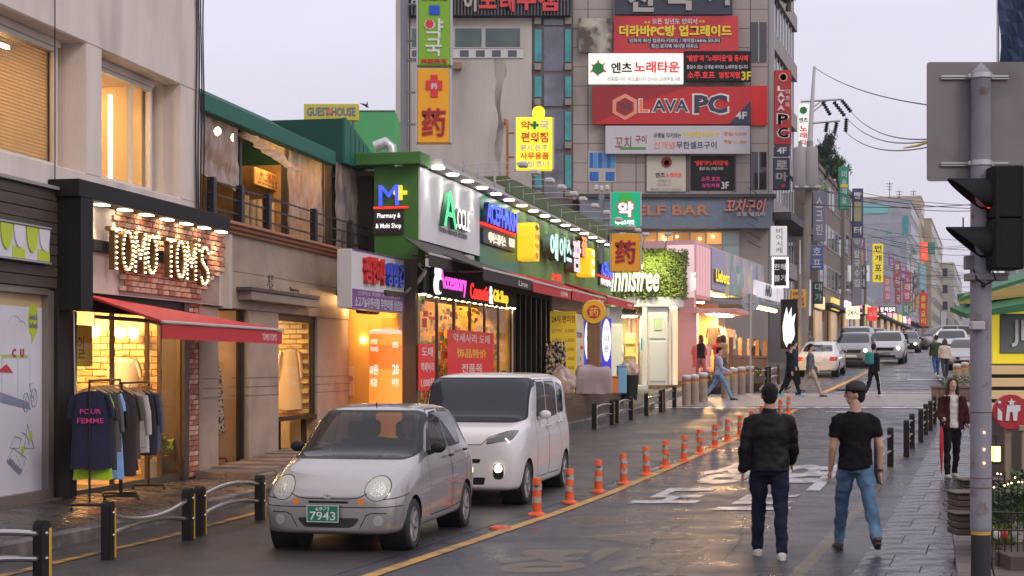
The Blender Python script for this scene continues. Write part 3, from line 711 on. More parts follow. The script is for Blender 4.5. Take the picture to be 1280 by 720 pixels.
for(a,c,kind)in((-2.7,U(99),0),(U(127)-.02,U(214),1)):
 w=window(B1,a,c,zs+.04,6.02,-.30,(.62,)if kind==0 else(.16,.70)); b=MB()
 part('window_head',render_w,B1,(a,c,-.45,-.26,6.02,6.115))
 room(B1,a+.02,c-.02,1.7,zs,6.05,cream,lamps=2,off=-.38,lm=lit('window_tube_lamp',(1,.60,.22),75),size=(1.0,.10)if kind==0 else(.5,.12))
 if kind==0:
  for z in[zs+.1+.045*k for k in range(33)]:ub(b,a+.05,c-.03,-.435,-.432,z,z+.018)
  tag(b.build('blind',M('blind_slats',(.46,.38,.26),.5),w),kind='stuff')
  part('ceiling_tube',lit('white_tube',(1,.85,.6),20),B1,(U(40),U(62),-.58,-.54,5.86,5.90))
  part('shelf_box',M('orange_box',(.7,.25,.05),.6),B1,(U(48),U(72),-1.1,-.8,4.45,4.75))
 else:
  b=MB(); pts=[(a+.35,zs)]+[(a+.35+.75-.75*cos(pi*k/12),5.1+.75*sin(pi*k/12))for k in range(13)]+[(a+1.85,zs)]
  b.prism(pts,1.7,1.75); b.build('arch_panel',M('arch_panel',(.8,.62,.36),.6),B1)
  b=MB(); b.ell((a+.62,.95,5.12),.05,.05,.05); b.build('wall_lamp',lamp_b,B1,'x')
  part('tube_lamp',lit('tall_tube',(1,.8,.45),12),B1,(U(186),U(188),-.62,-.58,4.5,5.8))
for k in range(4):
 b=MB(); b.tube([(u250-.22+.06*k+.03*sin(z*2+k),-.03-.015*k,z)for z in[4.1+.5*i for i in range(14)]],.012,5)
 tag(b.build('cable',dark_m,None,loc=FA.o,rot=(0,0,FA.rz)),['leftmost','second from the left','third from the left','rightmost'][k]+' black cable hanging down the corner of the white building','cable','cables on the white building corner')
b=MB(); b.tube([(U(64),-.05,z)for z in(3.6,5,7,9,11)],.008,5); tag(b.build('cable',dark_m,None,loc=FA.o,rot=(0,0,FA.rz)),'thin cable hanging straight in front of the left lit upper window','cable')
# shop with plank fascia and printed window at the far left
B2=FA.thing('corner_shop','brown plank shop front with white printed window at the left edge','shop front')
for k in range(9):
 z0=2.86+k*.135
 part('plank',dark_w,B2,(-7,U(80)-.01,.02,.10+.004*(k%2),z0+.004,z0+.131),bev=.006)
part('fascia_back',dark_m,B2,(-7,U(80),0,.02,2.86,4.10)); part('fascia_cap',M('grey_cap',(.30,.27,.26),.5),B2,(-7,U(80)+.02,0,.16,4.08,4.12))
part('post',dark_m,B2,(U(62),U(77),-.3,.12,.25,2.85),bev=.01)
part('window_frame',M('steel_frame',(.25,.21,.19),.4,.5),B2,(U(55),U(62),-.05,.06,.25,2.84),(-7,U(55),-.05,.06,.25,.38),(-7,U(55),-.05,.06,2.78,2.84))
poster=M('printed_window_film',(.62,.60,.66),.25,var=.04)
part('poster_panel',poster,B2,(-7,U(55),-.06,-.03,.38,2.62));
part('window_band',M('amber_band',(.55,.38,.2),.3),B2,(-7,U(55),-.06,-.035,2.62,2.78))
lime=M('lime_print',(.45,.55,.03),.5); greyink=M('blue_grey_ink',(.20,.22,.30),.6); redink=M('red_ink',(.45,.04,.05),.5)
greyl=M('light_grey_ink',(.42,.42,.47),.6)
def P2(px,py,off=-.03):return FA.u(px,off),FA.z(px,py,off)
def flat(par,pts,mat,off,name='print',th=.004):
 b=MB(); b.prism(pts,-off,-off-th); return b.build(name,mat,par)
def disc_pts(u,z,ru,rz,n=24,a0=0,a1=2*pi):return[(u+ru*cos(a0+(a1-a0)*k/n),z+rz*sin(a0+(a1-a0)*k/n))for k in range(n if a1-a0>6 else n+1)]
u,z=P2(41,400); flat(B2,disc_pts(u,z,.125,.20),lime,-.03); flat(B2,[(u-.05,z-.15),(u+.05,z-.17),(u-.03,z-.29)],lime,-.0275)
text('Fresh &',u,.022,z+.04,.19,.075,greyink,B2,bold=.01); text('Refresh',u,.022,z-.06,.19,.07,greyink,B2,bold=.01)
for q in((18,404,.09),(26,408,.07)):
 u,z=P2(q[0],q[1]); b=MB(); b.tube([(u+q[2]*1.6*cos(a),.03-.002,z+q[2]*sin(a))for a in[pi*k/10 for k in range(11)]],.004,4); b.build('print',greyl,B2)
def stroke(par,pts,r,mat,off=-.027):
 b=MB(); b.tube([(u_,-off,z_)for u_,z_ in pts],r,4,flat=.3); return b.build('print',mat,par)
u,z=P2(14,442);
for k in range(8):flat(B2,disc_pts(P2(4+4.2*k,443)[0],z-.01,.045,.045,12,pi,2*pi),(lime,greyl)[k%2],-.03)
for ch,px,m in(('C',17,redink),('U',27,redink)):text(ch,P2(px,441)[0],.022,z+.01,.08,.10,m,B2,bold=.03)
flat(B2,[P2(0,503),P2(38,512),P2(36,503),P2(0,490)],greyink,-.03)
flat(B2,[P2(-5,465),P2(8,455),P2(16,466)],redink,-.028)
for px in(2,22,37):stroke(B2,[P2(px,448),P2(px,500)],.005,greyl)
for px,py in((32,503),(42,497)):
 u,z=P2(px,py); stroke(B2,disc_pts(u,z,.075,.115)+[(u+.075,z)],.007,greyink)
 for k in range(6):stroke(B2,[(u,z),(u+.07*cos(k),z+.11*sin(k))],.003,greyink)
stroke(B2,[P2(40,497),P2(36,480),P2(42,478)],.006,greyink)
for pts in([(8,575),(25,590),(32,572),(16,560)],[(12,560),(18,545),(26,548),(24,560)],[(30,560),(34,530),(38,545),(42,560)]):
 q=[P2(*p)for p in pts]; stroke(B2,q+q[:1],.007,greyink)
flat(B2,[P2(8,578),P2(24,594),P2(28,588),P2(12,572)],greyink,-.0285)
flat(B2,disc_pts(*P2(38,545),.035,.06),lime,-.0265); flat(B2,disc_pts(*P2(28,562),.035,.05),lime,-.0265)
for k in range(9):flat(B2,disc_pts(*P2(14+2*k,570+(k%3)*5),.009,.012,8),greyl,-.025)
u,z=P2(28,540); stroke(B2,[(u-.02,z),(u+.1,z-.05),(u+.16,z-.16),(u+.05,z-.2)],.006,greyink)
zb=FA.z(20,309,.16); zt=FA.z(20,283,.16)
S2=FA.thing('shop_sign','white and lime scalloped sign strip on brown planks at the left edge','sign')
part('sign_box',M('sign_offwhite',(.60,.58,.60),.4),S2,(-4,U(65,.2),.105,.17,zb-.13,zt+.03),bev=.01)
part('sign_rail',M('steel_rail',(.4,.38,.38),.3,.6),S2,(-4,U(65,.2),.10,.20,zt+.03,zt+.05),(-4,U(65,.2),.10,.20,zb-.15,zb-.13))
k=0; u=U(65,.2)
while u>-2.5:
 w=.30; lm=(k%2==0)
 if lm:flat(S2,[(u-w,zb-.12),(u-.01,zb-.12),(u-.01,zb-.01),(u-w,zb+.02)],lime,.172); flat(S2,disc_pts(u-w/2,zt+.02,w*.44,.26,14,pi,2*pi),M('sign_petal',(.66,.62,.66),.4),.176,'petal',.01)
 else:flat(S2,disc_pts(u-w/2,zt+.02,w*.46,.30,14,pi,2*pi),lime,.176,'petal',.01)
 u-=w; k+=1
part('plinth',M('stone_ledge',(.13,.09,.06),.6,var=.2,bump=.2),B2,(-7,U(65),-.1,.14,.0,.27),bev=.01)
# marquee sign shop (brick panel, red awning)
B3=FA.thing('clothes_shop','lit clothes shop front with brick sign panel under a black canopy','shop front')
black_p=M('black_panel',(.013,.012,.012),.55,spec=.2)
uc=U(100,.42); ue=U(288,.42)
part('canopy',black_p,B3,(uc-.02,ue,0,.42,4.0,4.22),bev=.008); part('side_panel',black_p,B3,(U(78),uc+.03,0,.416,2.6,3.998)); part('side_panel',black_p,B3,(U(77),U(87),-.25,.1,.2,2.6))
beige=M('beige_panel',(.52,.42,.37),.6,var=.12,vs=2,bump=.1,dirt=(.32,.25,.23),ds=1.2)
zlo=2.86
part('sign_panel',beige,B3,(uc+.03,U(272),.0,.10,zlo,4.0))
part('end_trim',M('pale_trim',(.42,.38,.35),.5),B3,(U(272),U(272)+.12,.0,.2,zlo-.04,4.0))
bricks=[M('brick_%s'%n,c,.8,var=.25,vs=12,bump=.4,bs=60)for n,c in(('orange',(.46,.19,.10)),('red',(.36,.12,.075)),('pale',(.54,.33,.22)),('brown',(.28,.12,.075)),('pink',(.50,.28,.21)))]
brick_cache={}
def brick(par,u,off,z,w,h,d=.03,mats=bricks,rnd=random,rz=0,name='brick'):
 m=rnd.choice(mats); k=(m.name,round(w,3),round(h,3),d)
 if k not in brick_cache:
  b=MB(); b.bbox(-w/2,w/2,-d,0,-h/2,h/2,.006); brick_cache[k]=b.mesh('brick',m)
 return link(name,brick_cache[k],par,(u,-off,z),(rnd.uniform(-.03,.03),rnd.uniform(-.012,.012),rz+rnd.uniform(-.03,.03)))
part('mortar_bed',M('mortar',(.26,.19,.16),.9,bump=.3),B3,(U(140),U(266),.10,.108,2.88,3.98))
rr=random.Random(3); bh=.078; bw=.205
row=0; z=2.92
while z<3.98:
 t=(z-2.9)/1.08
 ul=lerp(U(143),U(131),min(1,max(0,(t-.4)*2)))if t>.4 else lerp(U(140),U(143),t); ur=lerp(U(236),U(268),min(1,max(0,(t-.05)*2.2)))
 u=ul+rr.uniform(0,.10)+(bw/2 if row%2 else 0)-bw*.3
 while u<ur:
  brick(B3,u+bw/2,.105+rr.uniform(-.004,.006),z+bh/2,bw-.012,bh-.011,rnd=rr); u+=bw
 z+=bh; row+=1
for k in range(7):
 u=lerp(U(122,.2),U(272,.2),k/6)
 q=part('soffit_lamp',lit('spot_lamp',(1,.86,.62),22),B3,(u-.11,u+.11,.20,.32,3.985,3.998))
 L=bpy.data.lights.new('spot','SPOT'); L.energy=40; L.color=(1,.74,.42); L.spot_size=radians(62); L.spot_blend=.7; L.shadow_soft_size=.03
 lo=bpy.data.objects.new('spot_light',L); C.objects.link(lo); lo.parent=B3; lo.location=(u,-.25,3.95); lo.rotation_euler=(radians(16),0,0)
SG=FA.thing('marquee_sign',"bulb lit marquee letters reading TOMO TOM's on a black bar",'sign')
part('bar',black_p,SG,(U(119,.2),U(262,.2),.115,.17,3.40,3.55),bev=.005)
LT={'T':[[(0,1),(1,1)],[(.5,.95),(.5,0)]],'O':[[(.5+.5*sin(2*pi*k/16),.5+.5*cos(2*pi*k/16))for k in range(17)]],'M':[[(0,0),(0,1)],[(0,1),(.5,.35),(1,1)],[(1,1),(1,0)]],"'":[[(.5,1.15),(.5,.85)]],'S':[[(.95,.85),(.75,.98),(.4,1),(.1,.85),(.12,.62),(.5,.5),(.85,.38),(.92,.15),(.6,0),(.25,.02),(.03,.17)]]}
ub0,ub1=U(136,.25),U(260,.25)
cells='TOMO TOM\'S'; wids=[.9,1,1.05,1,.75,.9,1,1.05,.35,1]; tot=sum(wids)
x=ub0; unit=(ub1-ub0)/tot
bulbm=lit('marquee_bulb',(1,.78,.40),12); gold=M('marquee_letter_shell',(.16,.09,.035),.4,.4)
for ch,wd in zip(cells,wids):
 if ch!=' ':
  w=unit*wd*.80; h=.52 if ch!='S' else .56; z0=3.19-(.05 if ch=='S' else 0)
  b=MB(); bb=MB()
  for pl in LT[ch]:
   P=[Vector((x+p[0]*w,0,z0+p[1]*h))for p in pl]
   for p,q in zip(P,P[1:]):
    d=(q-p); m=Matrix.Translation(((p+q)/2)+Vector((0,-.24,0)))@Matrix.Rotation(-atan2(d.z,d.x),4,'Y')
    b.obox(m,d.length+.03,.08,.055)
   tl=sum((q-p).length for p,q in zip(P,P[1:])); n=max(1,int(tl/.062)); s=0
   for i in range(n+1):
    t=tl*i/n;
    for p,q in zip(P,P[1:]):
     L_=(q-p).length
     if t<=L_+1e-6:c=p+(q-p)*(t/L_); break
     t-=L_
    bb.ell((c.x,-.30,c.z),.013,.013,.013,6,4)
  o=b.build('letter',gold,SG); tag(bb.build('bulbs',bulbm,o,'all'),kind='stuff')
 x+=unit*wd
redc=M('red_canvas',(.50,.022,.03),.65,bump=.15,bs=150)
AW=FA.thing('red_awning',"red shop awning with TOMO TOM'S on its valance over the clothes racks",'awning')
i0,i1=U(100),U(285); a0,a1=U(203,1.2),U(352,1.2)
i0=a0-.15; i1=a1+.0
b=MB(); pts=[]
n=24
for j in range(2):
 for k in range(n+1):
  t=k/n; s_=.012*sin(k*pi*2)
  pts.append((lerp(i0,i1,t),-(.05 if j==0 else 1.2),(2.93 if j==0 else 2.48)-(.02*sin(pi*t)if j else 0)))
i_a=FA.u(100,0);
b.add([(i_a,-.05,2.84),(i1,-.05,2.68),(a1,-1.2,2.48),(a0,-1.2,2.48),(i_a,-.05,2.81),(i1,-.05,2.65),(a1,-1.2,2.45),(a0,-1.2,2.45)],[(0,1,2,3),(4,7,6,5),(0,3,7,4),(1,5,6,2),(0,4,5,1)])
b.build('canvas',redc,AW); part('valance',redc,AW,(a0,a1,1.19,1.205,2.25,2.44)); part('front_bar',M('awning_bar',(.6,.55,.53),.3,.5),AW,(a0-.02,a1+.02,1.185,1.235,2.445,2.485),bev=.01)
b=MB(); b.tube([(a0+.35,-.1,2.55),(a0+.7,-.7,2.5),(a0+.1,-1.15,2.44)],.03,6); b.build('folding_arm',M('awning_arm',(.16,.12,.11),.5),AW)
b=MB(); b.tube([(a1-.35,-.1,2.55),(a1-.7,-.7,2.5),(a1-.1,-1.15,2.44)],.03,6); b.build('folding_arm',M('awning_arm',(.16,.12,.11),.5),AW)
text("TOMO TOM'S",U(338,1.22),-1.207,2.345,.62,.10,pwhite,AW,ext=.002)
b=MB(); uk=U(92,.25); b.tube([(uk,-.25,2.75),(uk,-.27,1.6),(uk+.0,-.27,1.25)],.009,6); b.tube([(uk,-.27,1.25),(uk-.04,-.3,1.2),(uk,-.33,1.05)],.009,6); b.build('crank_rod',M('steel_rod',(.55,.52,.5),.3,.7),AW)
b=MB(); b.bbox(uk-.08,uk+.1,-.30,-.1,2.72,2.82,.02); b.ell((uk,-.28,2.80),.05,.05,.05); b.build('gear_box',M('gear_box',(.5,.45,.43),.4),AW)
z0=.20; g0,g1=U(87),U(226)
room(B3,g0,g1+.25,2.6,.2,2.85,M('shop_wall_cream',(.60,.47,.30),.7,var=.1),lamps=3,lm=lamp_w,lz=2.83,size=(.35,.35))
for u in(g0,lerp(g0,g1,.36),lerp(g0,g1,.68),lerp(g0,g1,.80),g1):part('mullion',M('bronze_frame',(.10,.07,.05),.4,.4),B3,(u-.02,u+.02,-.06,.0,.2,2.84))
part('mullion',M('bronze_frame',(.1,.07,.05),.4),B3,(g0,g1,-.06,0,.2,.30)); part('lintel',black_p,B3,(g0,g1+.5,-.1,.03,2.62,2.86))
for a,c in((g0,lerp(g0,g1,.36)),(lerp(g0,g1,.36),lerp(g0,g1,.68)),(lerp(g0,g1,.68),g1)):part('shop_pane',shopglass,B3,(a+.02,c-.02,-.035,-.028,.3,2.62))
part('door_post',M('dark_post',(.05,.035,.025),.5),B3,(U(226),U(232),-.3,.06,.2,2.86))
part('pier_core',M('mortar',(.19,.13,.11),.9),B3,(U(232),U(246),-.3,.0,.2,2.86))
pu0,pu1=U(232),U(246); z=.22; row=0
while z<2.8:
 n=2; w=(pu1-pu0)/n; s=(w/2 if row%2 else 0)
 cuts=[pu0,pu0+w,pu1]if not row%2 else[pu0,pu0+w*.5,pu0+w*1.5,pu1]
 for c0,c1 in zip(cuts,cuts[1:]):brick(B3,(c0+c1)/2,.002,z+.04,c1-c0-.012,.068,rnd=rr,name='pier_brick')
 z+=.078; row+=1
part('corner_post',M('tan_post',(.30,.22,.15),.6),B3,(U(246)+.005,U(250),-.3,.04,.2,2.86))
inb=[M('inner_brick_%d'%i,c,.7,var=.2,vs=10)for i,c in enumerate(((.55,.36,.17),(.48,.28,.13),(.62,.44,.24)))]
z=.25; row=0
while z<2.45:
 o_=-.2-(.12 if row%2 else 0)
 while o_>-2.5:brick(B3,g1+.24,o_-.12,z+.05,.23,.088,mats=inb,rnd=rr,rz=-pi/2,name='inner_brick'); o_-=.24
 z+=.1; row+=1
for k,px in enumerate((126,158,174)):
 u=U(px,-.7); b=MB(); b.ell((u,.8,2.40),.085,.085,.085,14,10); o=b.build('globe_lamp',lit('globe_lamp',(1,.80,.5),9),None,'x',loc=FA.o,rot=(0,0,FA.rz))
 b=MB(); b.tube([(u,.8,2.48),(u,.8,2.85)],.006,5); b.build('cord',dark_m,o)
 tag(o,['globe lamp nearest the yellow poster in the clothes shop window','middle one of three globe lamps in the clothes shop window','right one of three globe lamps in the clothes shop window'][k],'lamp','globe lamps in the clothes shop')
ys=part('poster',M('yellow_poster',(.75,.6,.04),.5),B3,(U(84,-.2),U(118,-.2),-.24,-.23,1.9,2.45));
text('세일',U(98,-.2),.226,2.15,.45,.3,M('brown_ink',(.2,.12,.03),.6),ys,ext=.002)
# grey stone building with cornice, terrace above
B4=FA.thing('stone_building','beige stone clad two storey building with a green roofed terrace','building')
stone=M('beige_stone',(.36,.265,.205),.6,var=.12,vs=3,bump=.1,dirt=(.24,.18,.15),ds=1.5)
c0,c1,c2,c3=U(250)+.004,U(272),U(310),U(347); d2,d3=U(396),u435
for a,c,z0 in((c0,c1,.15),(c2,c3,.25),(d2,d3,.35)):
 part('column',stone,B4,(a,c,-.55,.02,z0-.2,2.84),bev=.01)
 for zz in(1.55,1.70,1.40):part('column_band',M('stone_joint',(.14,.10,.085),.7),B4,(a-.002,c+.002,-.3,.024,zz,zz+.014))
us=[U(273)+.12]+[lerp(U(273)+.12,d3,t)for t in(.28,.62,1)]
for a,c in zip(us,us[1:]):
 for z0,z1 in((2.85,3.45),(3.455,4.06)):part('stone_panel',stone,B4,(a+.004,c-.004,-.5,.03,z0,z1-.004),bev=.004)
part('backing',M('stone_joint',(.14,.10,.085),.7),B4,(us[0],d3,-.5,.02,2.84,4.05))
corn=M('cornice_paint',(.36,.15,.08),.55)
part('cornice',corn,B4,(u250+.02,d3+.1,-.4,.10,4.05,4.11),bev=.01); part('cornice',corn,B4,(u250+.02,d3+.15,-.4,.17,4.11,4.17),bev=.01); part('cornice',corn,B4,(u250+.02,d3+.2,-.4,.24,4.17,4.22),bev=.01)
part('side_wall',stone,B4,(d3-.2,d3,-6,-.5,.2,4.05)); part('floor_slab',M('terrace_floor',(.12,.09,.07),.6),B4,(u250+.02,U(475),-5,-.4,4.0,4.15))
LG=FA.thing('ledge_sign','small stone ledge with thin metal lettering above the boutique window','sign')
part('ledge',M('ledge_stone',(.22,.17,.145),.6),LG,(U(313,.25),U(398,.25),.03,.28,2.99,3.14),bev=.008); part('ledge',M('ledge_dark',(.07,.05,.045),.6),LG,(U(313,.28),U(398,.28),.03,.31,3.14,3.20),bev=.005)
text('가을',U(338,.2),-.2,3.34,.30,.26,M('bronze',(.10,.07,.05),.4,.6),LG,ext=.01); text('Shop story',U(368,.2),-.2,3.26,.5,.10,M('bronze',(.10,.07,.05),.4,.6),LG,ext=.01)
room(B4,c1,d2,2.4,.25,2.84,M('boutique_wall',(.45,.34,.2),.7,var=.1),lamps=3,lm=lamp_w,size=(.25,.25))
fr=M('black_frame',(.016,.013,.012),.5,spec=.25)
part('door_frame',fr,B4,(c2-.14,c2-.07,-.12,-.04,.2,2.84)); part('door_frame',fr,B4,(c2-.03,c2,-.2,-.1,.2,2.84)); part('window_frame',fr,B4,(d2-.10,d2,-.12,-.04,.9,2.84),(c3,d2,-.12,-.04,2.72,2.84))
part('window_sill',fr,B4,(c3,d2,-.3,.0,.92,1.0)); part('sill_leg',fr,B4,(c3+.4,c3+.46,-.2,-.1,.25,.92)); part('sill_leg',fr,B4,(d2-.35,d2-.29,-.2,-.1,.25,.92))
part('shop_pane',shopglass,B4,(c3,d2,-.09,-.08,1.0,2.72)); part('shop_pane',shopglass,B4,(c1,c2-.14,-.09,-.08,.3,2.8))
tiles=[M('subway_tile_%d'%i,c,.3,var=.08)for i,c in enumerate(((.58,.47,.28),(.52,.42,.25)))]
z=1.0; row=0
while z<2.75:
 o_=-.15-(.13 if row%2 else 0)
 while o_>-2.2:brick(B4,d2-.02,o_-.12,z+.045,.24,.08,mats=tiles,rnd=rr,d=.015,rz=-pi/2,name='wall_tile'); o_-=.25
 z+=.095; row+=1
part('display_shelf',M('shelf_wood',(.30,.18,.09),.6),B4,(c1,c2-.2,-2.2,-1.8,2.0,2.04))
for k in range(5):
 b=MB(); u=c1+.12+.14*k; b.bbox(u,u+.11,1.95,2.15,2.045,2.20,.02); b.tube([(u+.02,1.95,2.2),(u+.055,1.95,2.26),(u+.09,1.95,2.2)],.008,5)
 tag(b.build('handbag',M('bag_%d'%k,((.35,.06,.05),(.08,.12,.06),(.12,.06,.03),(.4,.05,.04),(.25,.15,.08))[k],.5),None,loc=FA.o,rot=(0,0,FA.rz)),['red handbag first on the boutique shelf','dark green handbag on the boutique shelf','dark brown handbag in the middle of the boutique shelf','bright red handbag fourth on the boutique shelf','tan handbag last on the boutique shelf'][k],'handbag','handbags on the boutique shelf')
ST=FA.thing('stone_step','raised rough stone platform in front of the boutique door','step')
stm=[M('step_stone_%d'%i,c,.6,var=.2,vs=6,bump=.3,bs=30)for i,c in enumerate(((.20,.15,.12),(.16,.12,.10)))]
for k in range(9):
 for j in range(2):
  u=U(240)+.05+k*.62; part('stone',stm[(k+j)%2],ST,(u+.004,u+.612,.03+j*.48,.505+j*.48,-.05,FA.z(240,602)*0+.30+.022*k),bev=.012)
for k in range(7):
 u=U(240)+.05+k*.8
 part('rubble',stm[k%2],ST,(u+.01,u+.78,.99,1.05,-.05,.26+.02*k),bev=.02)
T4=B4
posts=[U(257),U(314),U(372),U(415),U(425)]
dk=M('dark_timber',(.035,.028,.026),.5,var=.2)
for u in posts:part('post',dk,T4,(u-.05,u+.05,-.30,-.18,4.15,5.95))
def tz(px,py,off=0):return FA.z(px,py,off)
greenc=M('green_canvas',(.004,.115,.075),.6,bump=.1,bs=100)
part('roof_fascia',greenc,T4,(u250+.03,U(416),-.12,.06,5.86,6.13),bev=.01)
b=MB(); b.prism([(.13,6.04),(1.6,6.85),(3.3,7.2),(3.3,7.27),(1.58,6.92),(.12,6.11)],u250+.03,U(478),'x'); b.build('terrace_roof',M('dark_green_roof',(.006,.055,.04),.7),T4); b=MB(); b.prism([(.14,5.98),(1.6,6.79),(3.18,7.13),(3.18,7.18),(1.6,6.84),(.14,6.03)],u250+.04,U(478)-.01,'x'); b.build('underside_shade',M('shade_brown',(.07,.045,.03),.8),T4)  # brown panel added below the green roof, shade put into its colour
b=MB(); q=[(U(428),tz(428,203)),(U(479),tz(479,223)),(U(479),tz(479,214)),(U(430),tz(429,147)),(U(428),tz(428,147))]
b.prism(q,-.05,0.0); b.build('gable_canvas',greenc,T4); b=MB(); b.prism([(x+.01,y-.01)for x,y in q],.001,2.2); b.build('canopy_body',M('canopy_green_shaded',(.004,.06,.042),.7),T4)  # canopy body is the same canvas, shade painted in as darker green
for k in range(1,9):part('canvas_seam',M('dark_green_seam',(.002,.06,.04),.7),T4,(lerp(U(430),U(476),k/9)-.01,lerp(U(430),U(476),k/9)+.01,.05,.058,5.98,lerp(6.85,6.1,k/9)))
part('terrace_back',M('terrace_wall',(.40,.25,.12),.7,var=.3,vs=2),T4,(u250,U(478),-3.3,-3.2,4.15,7.2))
part('terrace_partition',M('terrace_wall',(.16,.10,.06),.7),T4,(U(429),U(429)+.05,-4.6,-.25,4.15,6.8))
for k in range(4):part('ceiling_beam',dk,T4,(u250,U(475),-1.2-.9*k,-1.12-.9*k,6.45,6.55))
rl=M('rail_black',(.03,.027,.03),.4,.4)
rposts=[U(p,.15)for p in(268,303,337,395,440,465)]
for u in rposts:part('railing_post',rl,T4,(u-.06,u+.06,.05,.17,4.15,4.85),bev=.01)
for z in(4.36,4.58,4.78):part('railing_bar',rl,T4,(u250+.05,U(478),.09,.12,z,z+.025))
pl=bpy.data.materials.new('clear_vinyl'); pl.use_nodes=True; n_=pl.node_tree; n_.nodes.clear()
o1=n_.nodes.new('ShaderNodeOutputMaterial'); t1=n_.nodes.new('ShaderNodeBsdfTransparent'); t1.inputs[0].default_value=(.95,.86,.78,1)
d1=n_.nodes.new('ShaderNodeBsdfTranslucent'); d1.inputs[0].default_value=(.95,.8,.62,1); g1_=n_.nodes.new('ShaderNodeBsdfGlossy'); g1_.inputs['Roughness'].default_value=.12; d2_=n_.nodes.new('ShaderNodeBsdfDiffuse'); d2_.inputs[0].default_value=(.75,.66,.62,1)
m1=n_.nodes.new('ShaderNodeMixShader'); m2=n_.nodes.new('ShaderNodeMixShader'); m3=n_.nodes.new('ShaderNodeMixShader'); fr_=n_.nodes.new('ShaderNodeFresnel'); nz_=n_.nodes.new('ShaderNodeTexNoise'); bp_=n_.nodes.new('ShaderNodeBump'); tc_=n_.nodes.new('ShaderNodeTexCoord'); mm_=n_.nodes.new('ShaderNodeMapping')
mm_.inputs['Scale'].default_value=(1.6,1.6,.7); nz_.inputs['Scale'].default_value=3.5; nz_.inputs['Detail'].default_value=6; bp_.inputs['Strength'].default_value=.6; bp_.inputs['Distance'].default_value=.03; fr_.inputs[0].default_value=1.15
n_.links.new(tc_.outputs['Object'],mm_.inputs[0]); n_.links.new(mm_.outputs[0],nz_.inputs[0]); n_.links.new(nz_.outputs[0],bp_.inputs['Height'])
for g in(d1,g1_,d2_):n_.links.new(bp_.outputs[0],g.inputs['Normal'])
m1.inputs[0].default_value=.45; n_.links.new(d1.outputs[0],m1.inputs[1]); n_.links.new(d2_.outputs[0],m1.inputs[2])
mr_=n_.nodes.new('ShaderNodeMapRange'); mr_.inputs[1].default_value=.35; mr_.inputs[2].default_value=.65; mr_.inputs[3].default_value=.38; mr_.inputs[4].default_value=.72
n_.links.new(nz_.outputs[0],mr_.inputs[0]); n_.links.new(mr_.outputs[0],m2.inputs[0]); n_.links.new(t1.outputs[0],m2.inputs[1]); n_.links.new(m1.outputs[0],m2.inputs[2])
m3.inputs[0].default_value=.10; n_.links.new(m2.outputs[0],m3.inputs[1]); n_.links.new(g1_.outputs[0],m3.inputs[2]); n_.links.new(m3.outputs[0],o1.inputs[0])
def sheet(u0,u1,ztop,zbot,off,amp,label,seed,nz=22,nu=20,curl=0):
 b=MB(); R=[]
 for j in range(nz+1):
  t=j/nz; r=[]
  for i in range(nu+1):
   s=i/nu; zb=zbot(s)if callable(zbot)else zbot
   z=ztop+(zb-ztop)*t
   w=amp*(noise.noise(Vector((s*4,t*2.2,seed)))*1.2+noise.noise(Vector((s*11,t*6,seed+5)))*.5)*(.3+t)
   r.append((u0+(u1-u0)*s+.03*noise.noise(Vector((t*5,seed,s))),-off+w-curl*max(0,t-.9)*3,z))
  R.append(r)
 n=nu+1; b.add([p for r in R for p in r],[(j*n+i,j*n+i+1,j*n+n+i+1,j*n+n+i)for j in range(nz)for i in range(nu)])
 o=link('plastic_sheet',b.mesh('plastic_sheet',pl,True,recalc=False),None,FA.o,(0,0,FA.rz)); me=o.data
 me.polygons.foreach_set('use_smooth',[True]*len(me.polygons)); return tag(o,label,'plastic sheet','clear plastic sheets on the terrace')
sheet(U(258,.1),U(312,.1),5.86,lambda s:4.88-.22*s**2-.05*sin(s*6),-.1,.10,'crumpled clear plastic sheet left of the open terrace bay, lower edge rolled up',1,curl=.5)
sheet(U(316,.1),U(371,.1),5.86,lambda s:5.75-.30*s,-.12,.12,'plastic sheet rolled up over the open terrace bay',2,nz=8,curl=1)
sheet(U(374,.1),U(415,.1),5.86,4.2,-.1,.08,'long clear plastic sheet right of the open terrace bay',3)
sheet(U(426,.0),U(453,.0),6.0,4.2,-.1,.07,'clear plastic sheet under the pitched green canopy, left panel',4)
sheet(U(454,.0),U(478,.0),6.05,4.2,-.1,.07,'clear plastic sheet under the pitched green canopy, right panel',5)
bi=0
for px,py,o_f in((272,164,-1.0),(293,172,-.9),(358,206,-.9),(392,205,-.8),(437,222,-.8),(407,210,-1.5),(462,238,-.7)):  # the last two bulbs are added to warm the terrace
 u=U(px,o_f); z=FA.z(px,py,o_f); b=MB(); b.ell((u,-o_f,z),.06,.06,.07,12,8)
 o=b.build('light_bulb',lit('terrace_bulb',(1,.55,.16),230),None,'x',loc=FA.o,rot=(0,0,FA.rz)); q=MB(); q.tube([(u,-o_f,z+.06),(u,-o_f,6.45)],.008,5); q.build('cord',dk,o)
 tag(o,['bulb behind the left plastic sheet, nearest the white building','second bulb behind the left plastic sheet','round white bulb hanging in the open terrace bay','bulb behind the long sheet right of the open bay','bulb under the pitched green canopy','added deeper bulb behind the long sheet right of the open bay','added bulb behind the rightmost plastic sheet'][bi],'lamp','bulbs on the terrace'); bi+=1
mo=-1.4
TS=FA.thing('menu_board','cream board with red lettering hanging inside the terrace','sign')
mu0,mu1,mz0,mz1=U(318,mo),U(370,mo),FA.z(345,238,mo),FA.z(345,218,mo)
part('board',M('cream_board',(.62,.45,.22),.5),TS,(mu0,mu1,mo-.03,mo,mz0,mz1))
